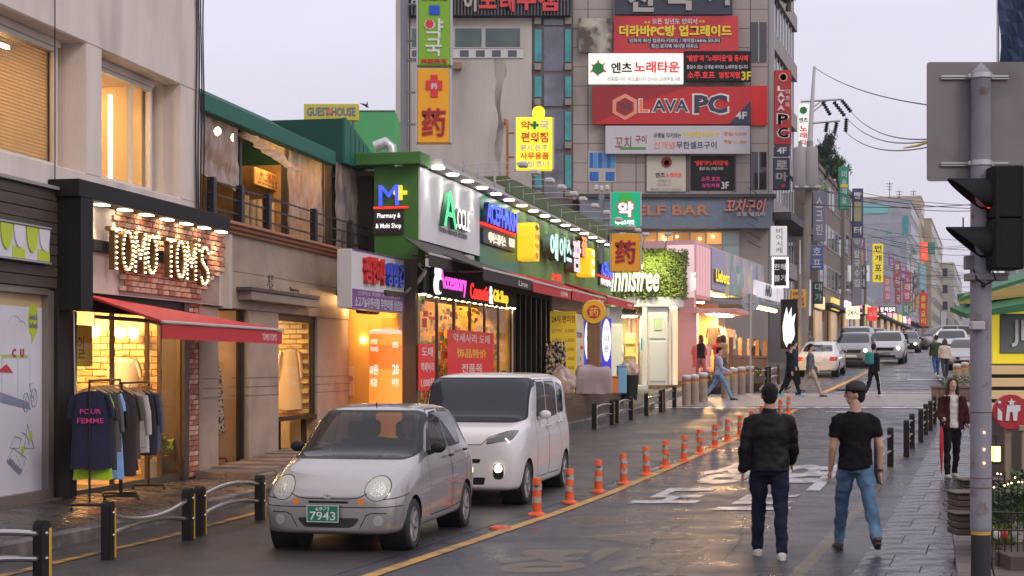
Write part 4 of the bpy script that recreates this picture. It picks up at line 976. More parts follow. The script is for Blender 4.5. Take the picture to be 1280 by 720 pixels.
text('★ 셀프코너 ★',(mu0+mu1)/2,-mo-.002,mz1-.10,(mu1-mu0)*.8,.13,redink,TS,bold=.02); text('남기지 않을 만큼만 드세요',(mu0+mu1)/2,-mo-.002,mz0+.13,(mu1-mu0)*.8,.07,M('brown_ink',(.2,.12,.03),.6),TS); text('환경부담금 오천원입니다',(mu0+mu1)/2,-mo-.002,mz0+.05,(mu1-mu0)*.85,.05,M('brown_ink',(.2,.12,.03),.6),TS)
for k in range(7):
 u=U(312+8*k,mo); b=MB(); b.cyl(u,-mo+.1,4.5,5.2-.05*(k%2),.085,n=14)
 tag(b.build('paper_roll',M('cream_rolls',(.62,.5,.36),.6),None,'x',loc=FA.o,rot=(0,0,FA.rz)),['leftmost','second','third','fourth','fifth','sixth','rightmost'][k]+' cream upright paper roll on the terrace counter, counted from the left','paper roll','paper rolls on the terrace counter')
CT=FA.thing('counter','dark serving counter on the terrace under the menu board','counter'); part('counter_top',dk,CT,(U(300,mo),U(380,mo),mo-.4,mo+.1,4.45,4.5)); part('counter_front',dk,CT,(U(300,mo),U(380,mo),mo+.0,mo+.06,4.15,4.45))
b=MB(); u=U(261,.0); b.lathe([(.001,0),(.05,0),(.055,.05),(.05,.2),(.03,.26),(.03,.3),(.001,.31)],12,(u,.0,4.4)); tag(b.build('bottle',M('blue_plastic',(.10,.32,.42),.3),None,'x',loc=FA.o,rot=(0,0,FA.rz)),'pale blue plastic bottle behind the terrace railing by the white building','bottle')
# restaurant bay with the projecting purple and white sign
B5=FB.thing('restaurant','amber lit restaurant entrance under the purple and white sign','shop front')
ambw=M('amber_wall',(.70,.36,.08),.5,var=.05)
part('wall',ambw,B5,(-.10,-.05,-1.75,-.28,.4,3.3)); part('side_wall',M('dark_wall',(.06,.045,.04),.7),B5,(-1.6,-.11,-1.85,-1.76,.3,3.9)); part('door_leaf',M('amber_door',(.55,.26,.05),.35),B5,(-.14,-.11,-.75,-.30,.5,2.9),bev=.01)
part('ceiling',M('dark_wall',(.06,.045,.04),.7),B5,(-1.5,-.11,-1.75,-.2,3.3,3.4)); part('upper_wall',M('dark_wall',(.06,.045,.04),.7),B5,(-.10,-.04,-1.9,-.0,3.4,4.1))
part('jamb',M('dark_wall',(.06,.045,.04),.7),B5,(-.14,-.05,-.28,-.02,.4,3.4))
part('ceiling_lamp',lamp_w,B5,(-.9,-.7,-1.3,-1.1,3.25,3.29)); part('ceiling_lamp',lamp_w,B5,(-.9,-.7,-.7,-.5,3.25,3.29))
b=MB(); b.ell((-.16,1.15,2.45),.04,.05,.05); b.build('wall_lamp',lamp_b,B5,'x')
nb=part('notice',M('notice_paper',(.75,.5,.35),.5),B5,(-.115,-.105,-1.52,-1.36,1.3,1.9))
text('영업중',-.12,1.44,1.65,.13,.10,redink,nb,face='-x',bold=.02)
FS=Fac(-10.95,.276,28.95); FS.o=Vector((at(440,0,28.95).x,28.95,0)); FS.x0=FS.o.x-.276*28.95
S5=FS.thing('restaurant_sign','white and purple restaurant sign with red and blue letters over the amber entrance','sign')
s0,s1=0,FS.u(505); zt=FS.z(441,311); zb=FS.z(441,385)
part('sign_box',M('sign_white',(.62,.60,.60),.4),S5,(s0,s1,-.30,.0,zb,zt),bev=.01); zm=lerp(zb,zt,.33)
part('purple_band',M('purple_vinyl',(.16,.04,.22),.4),S5,(s0+.01,s1-.01,.002,.008,zb+.01,zm)); part('purple_band',M('purple_vinyl',(.16,.04,.22),.4),S5,(s0+.01,s1-.01,.002,.008,zt-.03,zt-.005))
text('찜한지',lerp(s0,s1,.36),-.01,lerp(zm,zt,.52),(s1-s0)*.36,.52,M('red_letter',(.62,.02,.02),.35),S5,bold=.06,depth=.14); text('생삼겹',lerp(s0,s1,.76),-.01,lerp(zm,zt,.50),(s1-s0)*.34,.46,M('blue_letter',(.03,.06,.50),.35),S5,bold=.06,depth=.14)
text('소고기&우한리필 무한리필 삼겹살',lerp(s0,s1,.50),-.011,lerp(zb,zm,.35),(s1-s0)*.92,.20,M('sign_white',(.62,.6,.6),.4),S5,bold=.02,ext=.003)
text('신선하고 푸짐한 프리미엄 고기',lerp(s0,s1,.5),-.011,lerp(zb,zm,.82),(s1-s0)*.8,.07,M('sign_white',(.62,.6,.6),.4),S5,ext=.003)
for px in(457,466,474):u=U(px,.2); part('shutter_motor',black_p,B5,(-1.35+(px-457)*.035,-1.13+(px-457)*.035,-.9,-.65,2.95,3.2),bev=.03)
X5=thing('lit_advert_column','glowing orange advertising column with white prices beside the restaurant entrance','advert column',tuple(at(482,500,31.0)[:2])+(zg(31)+.14,),0)
oz=FA.z(0,0)*0; r=20.5/F*31; zt=EYE+(HY-414)/F*31-X5.location.z
orl=M('orange_lit_film',(.9,.30,.05),.5,emit=(1,.25,.03),es=.95)
b=MB(); b.lathe([(r*.98,.0),(r,.05),(r,zt-.06)],28); b.build('column',orl,X5,'x')
b=MB(); b.lathe([(r,zt-.06),(r*.97,zt),(r*.7,zt+.04),(.01,zt+.05)],28); b.build('cap',lit('cap_glow',(1,.72,.5),.9),X5,'x')
b=MB(); b.lathe([(r+.004,zt-.75),(r+.004,zt-.28)],28,caps=False); b.build('band',M('orange_lit_film_dark',(.8,.22,.03),.5,emit=(1,.16,.02),es=.75),X5,'x')
def wrap_text(body,par,r,z,h,a0,a1,mat,bold=.02):
 me0,(x0,x1,y0,y1)=tmesh(body,bold,0,2); me=me0.copy(); me.name='lettering'; me.materials.clear(); me.materials.append(mat)
 for v in me.vertices:
  a=a0+(v.co.x-x0)/(x1-x0)*(a1-a0); v.co=(r*cos(a),r*sin(a),z+(v.co.y-y0)/(y1-y0)*h)
 link('lettering',me,par)
wl_=lit('white_print_lit',(1,.92,.82),1.5)
for s,z,h,a,c in(('무한제공',.62,.10,-150,-115),('뷔페식리필',.47,.10,-150,-112),('00원',.02,.20,-155,-112),('제공',-.22,.16,-150,-115),('20',.02,.2,-62,-35),('무한',-.22,.16,-64,-35),('숯불',.55,.12,-62,-38)):
 wrap_text(s,X5,r+.006,zt-.78+z-.1,h,radians(a),radians(c),wl_)
 # clothes racks
def garment(par_name,label,loc,rz,L,W_,mats,kind='shirt',sleeves=.25,seed=0,neck=.07,group='clothes on the rack'):
 """cloth hanging from a hanger; local x is across the shoulders, hook at the origin, hangs down -z"""
 rnd=random.Random(seed); b=MB(); R=[]; n=22; m=14
 for j in range(m+1):
  t=j/m; z=-.10-L*t
  hw=W_*(.5 if kind!='dress' else(.36+.20*t)); hw*=(.86+.14*min(1,t*6))if t<.2 else(1+.06*t)
  th=.035+.035*t; r=[]
  for k in range(n):
   a=2*pi*k/n; f=1+(.16*sin(5*a+seed)+.12*sin(9*a+2*seed))*t
   sag=.05*(abs(cos(a))**2)*(1 if j==0 else 0)
   r.append((hw*cos(a)*(1+.04*sin(seed+t*5)),th*sin(a)*f*(1 if t>.05 else .6),z-sag+.01*sin(3*a+seed)*t))
  R.append(r)
 b.rings(R)
 if sleeves:
  for s in(-1,1):
   x=s*W_*.46; b.tube([(x*.9,0,-.15),(x*1.12,0,-.2-sleeves*.35),(x*1.16+s*.01,.01,-.16-sleeves)],[.055,.06,.05],8,flat=.6)
 o=b.build(par_name,mats,None,'x',loc=loc,rot=(0,0,rz)); tag(o,label,'clothing',group)
 h=MB(); h.tube([(-W_*.42,0,-.13),(-.02,0,-.05),(.02,0,-.05),(W_*.42,0,-.13)],.010,6); h.tube([(0,0,-.05),(0,0,-.02),(.015,0,.0),(.0,0,.015),(-.012,0,.005)],.004,5)
 h.build('hanger',M('wood_hanger',(.45,.25,.10),.5),o); return o
cl=lambda n,c:M('cloth_'+n,c,.85,var=.15,vs=9,bump=.25,bs=25)
def rack(name,label,p0,p1,z0,h,feet=True):
 """clothes rail between two ground points"""
 p0,p1=Vector(p0),Vector(p1); r=thing(name,label,'clothes rack',(p0.x,p0.y,z0)); d=p1-p0; d.z=0; n=Vector((-d.y,d.x,0)).normalized(); st=M('rack_black_steel',(.03,.025,.022),.35,.6)
 for q in(Vector((0,0,0)),d):
  b=MB(); b.tube([q+Vector((0,0,.06)),q+Vector((0,0,h))],.014,8); b.build('upright',st,r,'x')
  b=MB(); b.tube([q-n*.22+Vector((0,0,.03)),q-n*.2+Vector((0,0,.06)),q+n*.2+Vector((0,0,.06)),q+n*.22+Vector((0,0,.03))],.018,8); b.build('foot',st,r,'x')
  for s in(-1,1):
   b=MB(); c=q+n*.21*s; b.ell((c.x,c.y,.015),.02,.02,.02,8,6); b.build('castor',dark_m,r,'x')
 b=MB(); b.tube([Vector((0,0,h)),d+Vector((0,0,h))],.014,8); b.build('rail',st,r,'x'); return r
def fp(px,off,z):q=FA.P(FA.u(px,off),off,z); return q
zr=.21; H=1.52
A_=fp(112,.95,zr); Z_=fp(150,.55,zr)
rack('clothes_rack','black steel clothes rack with the navy pink lettered t-shirt',A_,Z_,zr,H)
A2=fp(152,.75,zr); Z2=fp(186,.35,zr)
rack('clothes_rack','black steel clothes rack with pale cardigans nearer the shop door',A2,Z2,zr,H-.04)
dirx=atan2(Z_.y-A_.y,Z_.x-A_.x)
cols=[('lime',(.35,.50,.02),'lime green long top behind the navy t-shirt',1.05,.40,.15),('navy',(.008,.009,.035),'navy t-shirt with pink lettering at the front of the rack',.92,.44,.26),('charcoal',(.03,.03,.035),'charcoal grey shirt just behind the navy t-shirt',.95,.42,.3),('raglan',(.10,.09,.09),'dark grey raglan shirt on the front rack',.75,.42,.45),('skyblue',(.22,.38,.66),'sky blue long shirt on the front rack',1.1,.38,.2),('black',(.012,.012,.013),'black long top fifth on the front rack',.9,.40,.4),('black',(.012,.012,.013),'black jacket at the middle of the front rack',.98,.44,.45),('dark',(.02,.018,.02),'near black dress at the back end of the front rack',1.05,.42,.3)]
for k,(nm,c,lb,L,W_,sl)in enumerate(cols):
 t=[.06,.0,.22,.36,.48,.6,.76,.92][k]; p=A_.lerp(Z_,t+.04);
 o=garment('garment',lb,(p.x,p.y,zr+H-.02),.10+.12*sin(k*2.3),L,W_,cl(nm,c),'dress' if k in(0,4,7)else 'shirt',sl,k+1)
 if nm=='navy':
  pk=M('pink_print',(.55,.04,.20),.7)
  text('POUR',0,-.075,-.34,.24,.06,pk,o,bold=.01,ext=.004); text('FEMME',0,-.080,-.45,.30,.06,pk,o,bold=.01,ext=.004)
cols=[('floral',(.07,.06,.04),'dark floral blouse first on the second rack',.85,.38,.3),('pinkgrey',(.36,.30,.30),'pale pink cardigan on the second rack',.72,.40,.5),('pinkwhite',(.5,.44,.44),'off white shirt beside the pale pink cardigan',.8,.38,.5),('black',(.012,.012,.013),'black cardigan on the second rack',.8,.38,.5),('navy2',(.02,.02,.05),'dark navy top near the end of the second rack',.85,.38,.4),('bluegrey',(.08,.09,.15),'blue grey shirt at the far end of the second rack',.82,.36,.5),('plum',(.035,.02,.025),'dark plum long skirt at the start of the second rack',1.05,.34,0)]
for k,(nm,c,lb,L,W_,sl)in enumerate(cols):
 t=[.1,.28,.40,.58,.74,.92,.02][k]; p=A2.lerp(Z2,t); garment('garment',lb,(p.x,p.y,zr+H-.06),.15+.12*sin(k*1.7),L,W_,cl(nm,c),'shirt',sl,k+20)
ro=-.55; A3=fp(268,ro,.3); Z3=fp(300,ro,.3); rack('clothes_rack','black rail with printed dresses inside the boutique doorway',A3,Z3,.3,1.72)
for k,(nm,c,lb,px)in enumerate((('white',(.5,.45,.42),'white spotted dress nearest in the boutique doorway',271),('blackdot',(.02,.02,.022),'black and white patterned dress in the boutique doorway',277),('floral2',(.36,.31,.30),'grey floral sleeveless dress in the boutique doorway',287),('floral3',(.28,.22,.2),'brown floral dress at the right of the boutique doorway',292))):
 p=fp(px,ro,2.0); d_=M('print_cloth_%d'%k,c,.85,dirt=tuple(.03 if v>.2 else .5 for v in c),ds=26,dlo=.48,dhi=.54)
 garment('dress',lb,(p.x,p.y,2.0),.25,1.12,.36,d_,'dress',0,k+40,group='dresses in the boutique')
p=fp(362,-.5,2.25); garment('coat','long cream coat hanging in the boutique window',(p.x,p.y,2.33),.2,1.15,.40,M('cream_coat',(.62,.50,.34),.8,var=.1),'dress',.5,60,group='clothes in the boutique window')
p=fp(380,-1.2,2.25); garment('blouse','brown blouse hanging behind the cream coat',(p.x,p.y,2.0),.2,.7,.40,M('brown_blouse',(.16,.11,.08),.8,var=.2),'shirt',.4,61,group='clothes in the boutique window')
for k,px in enumerate((156,172)):
 p=fp(px,-.9,2.3); garment('blouse',['white pink printed top on the left of the shop wall','white top on the right of the shop wall'][k],(p.x,p.y,2.12),.3,.45,.42,M('white_blouse',(.75,.65,.6),.8,var=.1),'shirt',.22,70+k,group='tops on the shop wall')
def leafy(name,label,cat,loc,r,h,n,mat,seed=0,pot=None,lw=.05,group=None,stalk=True):
 rnd=random.Random(seed); root=thing(name,label,cat,loc,0,group); b=MB()
 for k in range(n):
  a=rnd.uniform(0,2*pi); rad=r*sqrt(rnd.random()); z=h*(.25+.75*rnd.random())*(1-.35*(rad/r)**2)
  c=Vector((rad*cos(a),rad*sin(a),z)); t=Vector((cos(a)*.8,sin(a)*.8,rnd.uniform(-.2,.9))).normalized(); s=t.cross(Vector((rnd.uniform(-1,1),rnd.uniform(-1,1),1))).normalized(); l=lw*rnd.uniform(.8,1.7); w=l*.32; up=t.cross(s)
  b.add([c,c+t*l*.5+s*w+up*w*.3,c+t*l,c+t*l*.5-s*w+up*w*.3,c+t*l*.5],[(0,1,4),(1,2,4),(2,3,4),(3,0,4)])
 tag(link('foliage',b.mesh('foliage',mat,recalc=False),root),kind='stuff')
 if stalk:
  q=MB()
  for k in range(5):a=k*1.3; q.tube([(0,0,0),(r*.3*cos(a),r*.3*sin(a),h*.4),(r*.6*cos(a),r*.6*sin(a),h*.75)],[.008,.006,.003],5)
  q.build('stem',M('stem_brown',(.10,.07,.04),.8),root)
 if pot:
  q=MB(); pr,ph=pot; q.lathe([(.001,-ph),(pr*.75,-ph),(pr,-.02),(pr*1.06,-.02),(pr*1.06,.02),(pr*.9,.02),(pr*.85,-.02),(.001,-.03)],18); q.build('pot',M('grey_pot',(.3,.28,.26),.6),root,'x')
 return root
lf=M('leaf_green',(.06,.12,.025),.5,var=.35,vs=15); lf2=M('leaf_dark_green',(.03,.065,.02),.5,var=.35,vs=15); lf3=M('leaf_yellow_green',(.16,.22,.03),.5,var=.35,vs=12)
p=fp(188,-.4,.45); leafy('potted_plant','leafy green potted plant behind the clothes shop glass','plant',(p.x,p.y,.5),.28,.42,260,lf3,3,(.16,.28),.07)
p=fp(80,-.3,1.2); leafy('potted_plant','small leafy plant at the left end of the clothes shop window','plant',(p.x,p.y,1.1),.16,.5,160,lf,4,(.1,.8),.06)
# pharmacy and accessory building
def V(px,off=0.):return FB.u(px,off)
def fz(px,py,off=0.):return FB.z(px,py,off)
G1=FB.thing('pharmacy_building','long single storey shop building with green fascia and white sign panels','building')
gwall=M('green_fascia',(.05,.17,.03),.5); olive=M('olive_fascia',(.13,.26,.05),.55,var=.08); whp=M('white_gloss_panel',(.64,.62,.63),.4)
deep=M('deep_green_panel',(.0,.17,.08),.35)
uE=V(763)
u598,u648=V(598),V(648)
zT=6.0; zB=4.50
part('end_pilaster',gwall,G1,(.0,.5,-.95,-.004,3.95,6.02)); part('end_pilaster',M('dark_green',(.012,.06,.02),.6),G1,(.05,.5,-.9,-.02,3.2,3.95))
part('canopy_box',gwall,G1,(-.25,.45,-1.3,.12,6.03,6.28),bev=.01)
part('white_panel',whp,G1,(.01,u598,-.1,.03,zB,zT)); part('deep_green_panel',deep,G1,(u598+.01,u648,-.1,.025,4.15,zT)); part('olive_panel',olive,G1,(u648+.01,uE,-.1,.02,4.0,zT))
part('soffit',M('soffit_white',(.5,.5,.48),.5),G1,(.46,uE,-.1,.42,6.03,6.10)); part('parapet',M('pale_parapet',(.40,.37,.34),.7,var=.1),G1,(.46,V(611),-.4,.40,6.104,6.22)); part('parapet',M('olive_parapet',(.07,.11,.03),.6),G1,(V(611),uE,-.4,.44,6.104,6.50))
part('roof',M('roof_grey',(.2,.2,.19),.8),G1,(.46,uE,-8,-.4,5.9,6.0)); part('back_wall',M('dark_wall',(.06,.045,.04),.7),G1,(0.0,uE,-8.2,-8,.5,6)); part('side_wall',M('dark_wall',(.06,.045,.04),.7),G1,(.5,.6,-8,-1,.5,6))
nL=17; sl=lit('soffit_disc',(1,1,.92),14)
for k in range(nL):
 u=lerp(.5,uE-.5,(k/(nL-1))**1.08)
 b=MB(); b.cyl(u,-.28,6.005,6.027,.13,n=14); b.build('soffit_lamp',sl,G1)
 if k<11:
  L=bpy.data.lights.new('spot','SPOT'); L.energy=24; L.color=(1,.98,.9)if k not in(4,5,6)else(.45,1,.6); L.spot_size=radians(58); L.spot_blend=.7; L.shadow_soft_size=.04
  lo=bpy.data.objects.new('spot_light',L); C.objects.link(lo); lo.parent=G1; lo.location=(u,-.26,5.99); lo.rotation_euler=(radians(14),0,0)
b=MB(); b.cyl(.2,.5,6.005,6.027,.1,n=14); b.build('soffit_lamp',sl,G1)
def ltr(name,mat):return mat
Lw=lit('white_letter_glow',(1,.97,.95),1.6); Lg=lit('green_letter_glow',(.10,.95,.35),1.3); Lb=M('blue_sign_face',(.03,.05,.62),.3,emit=(.06,.12,1),es=1.0); Lr=lit('red_glow',(1,.04,.03),1.5); Ly=lit('yellow_glow',(1,.75,.05),1.25); Lm=lit('magenta_glow',(1,.12,.75),1.5)
dkp=M('dark_sign_board',(.025,.022,.03),.4)
Q=FB.thing('pharmacy_sign','small blue M plus sign with Pharmacy and Multi Shop on the green pilaster','sign')
part('board',dkp,Q,(-.05,0,-.95,-.32,4.62,5.12)); text('M',-.06,.62,5.42,.42,.42,Lb,Q,face='-x',bold=.0,depth=.06); part('bar',Lr,Q,(-.06,-.0,-.95,-.22,5.15,5.19))
part('plus',Ly,Q,(-.06,0,-.42,-.34,5.32,5.62),(-.06,0,-.52,-.24,5.43,5.51)); text('Pharmacy &',-.055,.62,4.99,.5,.13,Lw,Q,face='-x',bold=.02,ext=.004); text('& Multi Shop',-.055,.63,4.78,.55,.13,Lw,Q,face='-x',bold=.02,ext=.004)
Q=FB.thing('shop_sign','A.CCLE letters in green and white on the glossy white panel','sign')
ua,ub_=V(551,.1),V(567,.1); zc=fz(559,262,.1)
text('A',(ua+ub_)/2,-.12,zc,(ub_-ua),.78,Lg,Q,bold=.0,depth=.10); text('.CCLE',(V(568,.1)+V(585,.1))/2,-.10,fz(577,275,.1),V(585,.1)-V(568,.1),.46,Lw,Q,bold=.015,depth=.08)
text('KOREA HANDMADE ACCESSORY',(V(548)+V(582))/2,-.045,fz(565,292),V(582)-V(548),.10,dkp,Q,ext=.004)
Q=FB.thing('pharmacy_sign','ACEPHARM sign in blue letters over a black strip on the green panel','sign')
uc0,uc1=V(603,.1),V(644,.1); um=(uc0+uc1)/2
text('ACEPHARM',um-.1,-.14,fz(622,272,.1),(uc1-uc0)*.92,.50,Lb,Q,bold=.05,depth=.12); part('bar',Lr,Q,(uc0,uc1,.04,.12,fz(622,287,.1),fz(622,285,.1)+.02)); part('plus',Ly,Q,(uc1-.15,uc1+.05,.04,.12,fz(643,282,.1)+.1,fz(643,282,.1)+.4),bev=.01)
part('board',dkp,Q,(uc0+.1,uc1,.03,.10,fz(622,309,.1),fz(622,290,.1)),bev=.01); text('에이스플러스',um-.25,-.11,fz(620,299,.1),(uc1-uc0)*.52,.26,lit('cream_letter_glow',(1,.9,.72),1.1),Q,bold=.03,ext=.02); text('화장품·잡화',uc1-.42,-.11,fz(640,304,.1),.6,.22,lit('cream_letter_glow',(1,.9,.72),1.1),Q,bold=.01,ext=.02)
def box_sign(px,py0,py1,w,lines,label,off=.5):
 Q=FB.thing('box_sign',label,'sign','yellow box signs on the green fascia'); u=V(px,off); a,c=fz(px,py1,off),fz(px,py0,off)
 b=MB(); q=rpoly([(u-w/2,a),(u+w/2,a),(u+w/2,c),(u-w/2,c)],.1,4); b.prism(q,-.05,-off); b.build('sign_box',M('yellow_box_lit',(.8,.5,.02),.4,emit=(1,.62,.02),es=.75),Q)
 for i,(t,m)in enumerate(lines):text(t,u,-off-.006,c-(c-a)*(i+.5)/len(lines),w*.7,(c-a)/len(lines)*.62,m,Q,bold=.03,ext=.006)
gi=M('green_ink',(.01,.22,.05),.5); oi=M('orange_ink',(.75,.2,.02),.5)
box_sign(671,279,326,.62,(('✚',gi),('의',oi),('약',oi),('품',oi)),'yellow box sign with green cross left of the big mint letters')
box_sign(741,311,346,.75,(('약',Lw),('국',Lw),('24',Lw)),'yellow box sign right of the big pink and orange letters')
Q=FB.thing('letter_sign','large mint and pink letters of the pharmacy name on the olive fascia','sign')
mint=lit('mint_glow',(.62,1,.84),1.25); pinkl=lit('pink_glow',(1,.68,.74),1.25); org=lit('orange_glow',(1,.38,.12),1.2)
for ch,a,c,y0,y1,m in(('에',681,691,291,329,mint),('이',693,700,296,331,mint),('스',702,708,300,331,mint),('팜',710,720,299,345,pinkl),('플',721,728,297,325,org)):
 ua,ub_=V(a,.2),V(c,.2); text(ch,(ua+ub_)/2,-.24,(fz(a,y0,.2)+fz(c,y1,.2))/2+.05,ub_-ua,(y1-y0)/F*FB.D((a+c)/2)*.86,m,Q,bold=.06,depth=.22)
text('Plus',(V(722)+V(729))/2,-.1,fz(725,338),V(729)-V(722),.4,org,Q,bold=.04,depth=.1); text('코스메틱',(V(688)+V(700))/2,-.03,fz(694,347),V(700)-V(688),.25,Lr,Q,bold=.02,ext=.01)
Q=FB.thing('pharmacy_sign','second smaller ACEPHARM sign at the far end of the olive fascia','sign')
text('ACEPHARM',(V(746)+V(761))/2,-.1,fz(753,337),(V(761)-V(746)),.5,Lb,Q,bold=.05,depth=.1); part('bar',Lr,Q,(V(745),V(762),.03,.1,fz(753,347),fz(753,345))); part('board',dkp,Q,(V(747),V(762),.03,.08,fz(753,358),fz(753,348))); text('에이스플러스',(V(748)+V(761))/2,-.09,fz(754,353),V(761)-V(748),.22,Lw,Q,bold=.03,ext=.01)
steel=M('galvanised_arm',(.5,.49,.47),.4,.6)
arms=[(571,206),(590,223),(612,236),(630,247),(648,252),(662,259),(680,270),(698,281),(716,290),(735,301),(745,305),(757,311)]
proto=None
for k,(px,py)in enumerate(arms):
 u=V(px-15); z=max(6.25,fz(px-15,py)-.02)
 if proto is None:
  proto=FB.thing('arm_floodlight','','floodlight'); proto['group']='floodlights on arms along the roof edge'
  b=MB(); b.tube([(0,0,0),(.0,-.5,.03),(.0,-1.25,.0)],.009,6); b.build('arm',steel,proto)
  b=MB(); b.bbox(-.13,.13,-1.42,-1.22,-.09,.03,.03); b.build('lamp_head',M('lamp_head',(.55,.54,.52),.35,.4),proto); o=proto
  b=MB(); b.box(-.04,.04,-.02,.02,-.12,.12); b.build('bracket',steel,proto)
 else:o=dup(proto)
 o.location=FB.P(u,.42,z); o.rotation_euler=(0,0,FB.rz)
 o['label']='%s floodlight arm along the green roof edge, counted from the white sign panel'%['first','second','third','fourth','fifth','sixth','seventh','eighth','ninth','tenth','eleventh','twelfth'][k]
AC=FB.thing('accessory_shop','gold lit accessory shop front with glass, goods and red banners','shop front')
goldw=M('gold_wall',(.72,.42,.10),.5,var=.25,vs=5)
ug=V(640)
zfl=.75
room(AC,.03,ug,2.6,zfl,3.9,goldw,M('gold_floor',(.4,.25,.1),.3),lamps=6,lm=lit('gold_lamp',(1,.66,.24),120),off=-.02,size=(.3,.3))
brz=M('bronze_frame',(.10,.07,.05),.4,.4)
part('corner_post',M('gold_post',(.5,.32,.12),.3,.5),AC,(.0,.07,-.07,.0,zfl,3.4));
for k in range(7):u=lerp(.07,ug,k/6); part('mullion',brz,AC,(u-.02,u+.02,-.06,0,zfl,3.4));
for k in range(6):part('shop_pane',shopglass,AC,(lerp(.07,ug,k/6)+.03,lerp(.07,ug,(k+1)/6)-.03,-.04,-.03,zfl,3.4))
part('side_pane',shopglass,AC,(.0,.01,-.85,-.08,zfl,3.2)); part('sign_back',black_p,AC,(-.02,ug,-.95,.12,3.40,3.96),bev=.01); part('side_wall',black_p,AC,(-.015,.0,-3,-.96,.3,3.96))
for k in range(16):
 b=MB(); u=lerp(.15,ug-.1,k/15); b.cyl(u,-.06,3.375,3.395,.06,n=12); b.build('downlight',lit('down_gold',(1,.82,.5),30),AC)
Q=FB.thing('shop_sign','lit Accessory Cosmetic and Gift Shop lettering on a black strip','sign'); o_=.3
part('strip',black_p,Q,(V(548,o_),V(639,o_),.13,.28,3.36,3.98),bev=.01)
zz=lambda px,py:fz(px,py,o_)
text('Accessory',(V(550,o_)+V(583,o_))/2,-o_,zz(567,355),V(583,o_)-V(550,o_),.50,Lm,Q,bold=.02,ext=.02); text('Cosmetic',(V(588,o_)+V(611,o_))/2,-o_,zz(599,365),V(611,o_)-V(588,o_),.36,Lr,Q,bold=.02,ext=.02)
text('&',V(614,o_),-o_,zz(614,369),.35,.42,Lw,Q,bold=.03,ext=.02); text('Gift Shop',(V(617,o_)+V(635,o_))/2,-o_,zz(626,373),V(635,o_)-V(617,o_),.38,Ly,Q,bold=.02,ext=.02)
Q=FB.thing('round_sign','white glowing gourd shaped emblem at the left of the Accessory sign','sign'); u=V(544,.3)
b=MB(); b.lathe([(.001,0),(.20,0),(.20,.08),(.001,.08)],20,(u,-.40,3.58),'y'); b.lathe([(.001,0),(.13,0),(.13,.08),(.001,.08)],20,(u,-.401,3.86),'y'); b.build('emblem',Lw,Q); b=MB(); b.lathe([(.08,0),(.08,.02),(.13,.02),(.13,0)],20,(u,-.43,3.56),'y'); b.build('ring',dkp,Q)
bigred=M('red_banner',(.60,.02,.02),.5,emit=(1,.03,.02),es=.12)
def banner(u0,u1,z0,z1,off,mat,lines,label,cat='banner',grp=None,F_=FB):
 Q=F_.thing('banner',label,cat,grp); part('sheet',mat,Q,(u0,u1,off-.02,off,z0,z1))
 n=len(lines)
 for i,(t,m,k)in enumerate(lines):text(t,(u0+u1)/2,-off-.003,z1-(z1-z0)*(i+.5)/n,(u1-u0)*k,(z1-z0)/n*.62,m,Q,bold=.02,ext=.003)
 return Q
wp=M('white_print',(.75,.68,.62),.5); yp=M('yellow_print',(.85,.55,.05),.5)
banner(V(560,.08),V(617,.08),1.35,fz(588,414,.08),.08,bigred,(('악세사리 도매',wp,.8),('饰品特价',yp,.65),('전품목',wp,.45),('50%',yp,.5)),'large red banner with white and yellow lettering in the accessory shop window')
banner(V(524,.05),V(544,.05),1.4,fz(534,430,.05),.05,bigred,(('도매',wp,.7),('액세서리',wp,.8),('1,000원',wp,.8)),'smaller red banner at the left of the accessory shop window')
Q=FB.thing('banner','orange red banner under the ceiling at the corner of the accessory shop','banner'); part('sheet',M('orange_banner',(.75,.10,.02),.5,emit=(1,.12,.02),es=.3),Q,(-.03,-.02,-.95,-.05,2.85,3.35)); text('30%',-.035,.5,3.1,.6,.3,yp,Q,face='-x',bold=.02,ext=.003)
for nm,seed,n,cols in(('hanging_goods',1,620,(.85,.5,.1)),('hanging_goods',2,300,(.7,.06,.04)),('hanging_goods',3,220,(.1,.3,.5)),('hanging_goods',4,420,(.75,.65,.5)),('hanging_goods',5,200,(.25,.45,.05))):
 rnd=random.Random(seed); b=MB()
 for k in range(n):
  u=rnd.uniform(.15,ug-.1); o_f=rnd.uniform(-1.5,-.15); z=rnd.uniform(zfl+.1,3.3 if rnd.random()<.3 else 2.5); s=rnd.uniform(.03,.11)
  b.obox(Matrix.Translation((u,-o_f,z))@Matrix.Rotation(rnd.uniform(0,3),4,'Z'),s,s*.5,s*rnd.uniform(.6,2))
 tag(b.build(nm,M('goods_%d'%seed,cols,.4),None,loc=FB.o,rot=(0,0,FB.rz)),['gold','red','blue','cream','lime'][seed-1]+' small accessories filling the lit accessory shop window','goods','accessories in the shop window','stuff')
for k in range(6):
 u=.4+k*.95; sh=part('display_shelf',M('gold_shelf',(.45,.28,.08),.4),AC,(u,u+.7,-2.3,-1.9,2.3,2.34),(u,u+.7,-2.3,-1.9,1.7,1.74))
DD=FB.thing('folding_doors','tall black folding glass doors beside the accessory shop','door')
v0,v1=V(641),V(687)
room(DD,v0+.05,v1,2.0,.9,3.9,M('brown_wall',(.20,.12,.07),.6),lamps=2,lm=lit('dim_lamp',(1,.75,.45),20),off=-.1,size=(.2,.2))
for k in range(8):u=lerp(v0+.05,v1,k/7); part('stile',black_p,DD,(u-.06,u+.06,-.08,.04,.9,3.8))
for k in range(7):part('shop_pane',shopglass,DD,(lerp(v0+.05,v1,k/7)+.07,lerp(v0+.05,v1,(k+1)/7)-.07,-.03,-.02,.9,3.8))
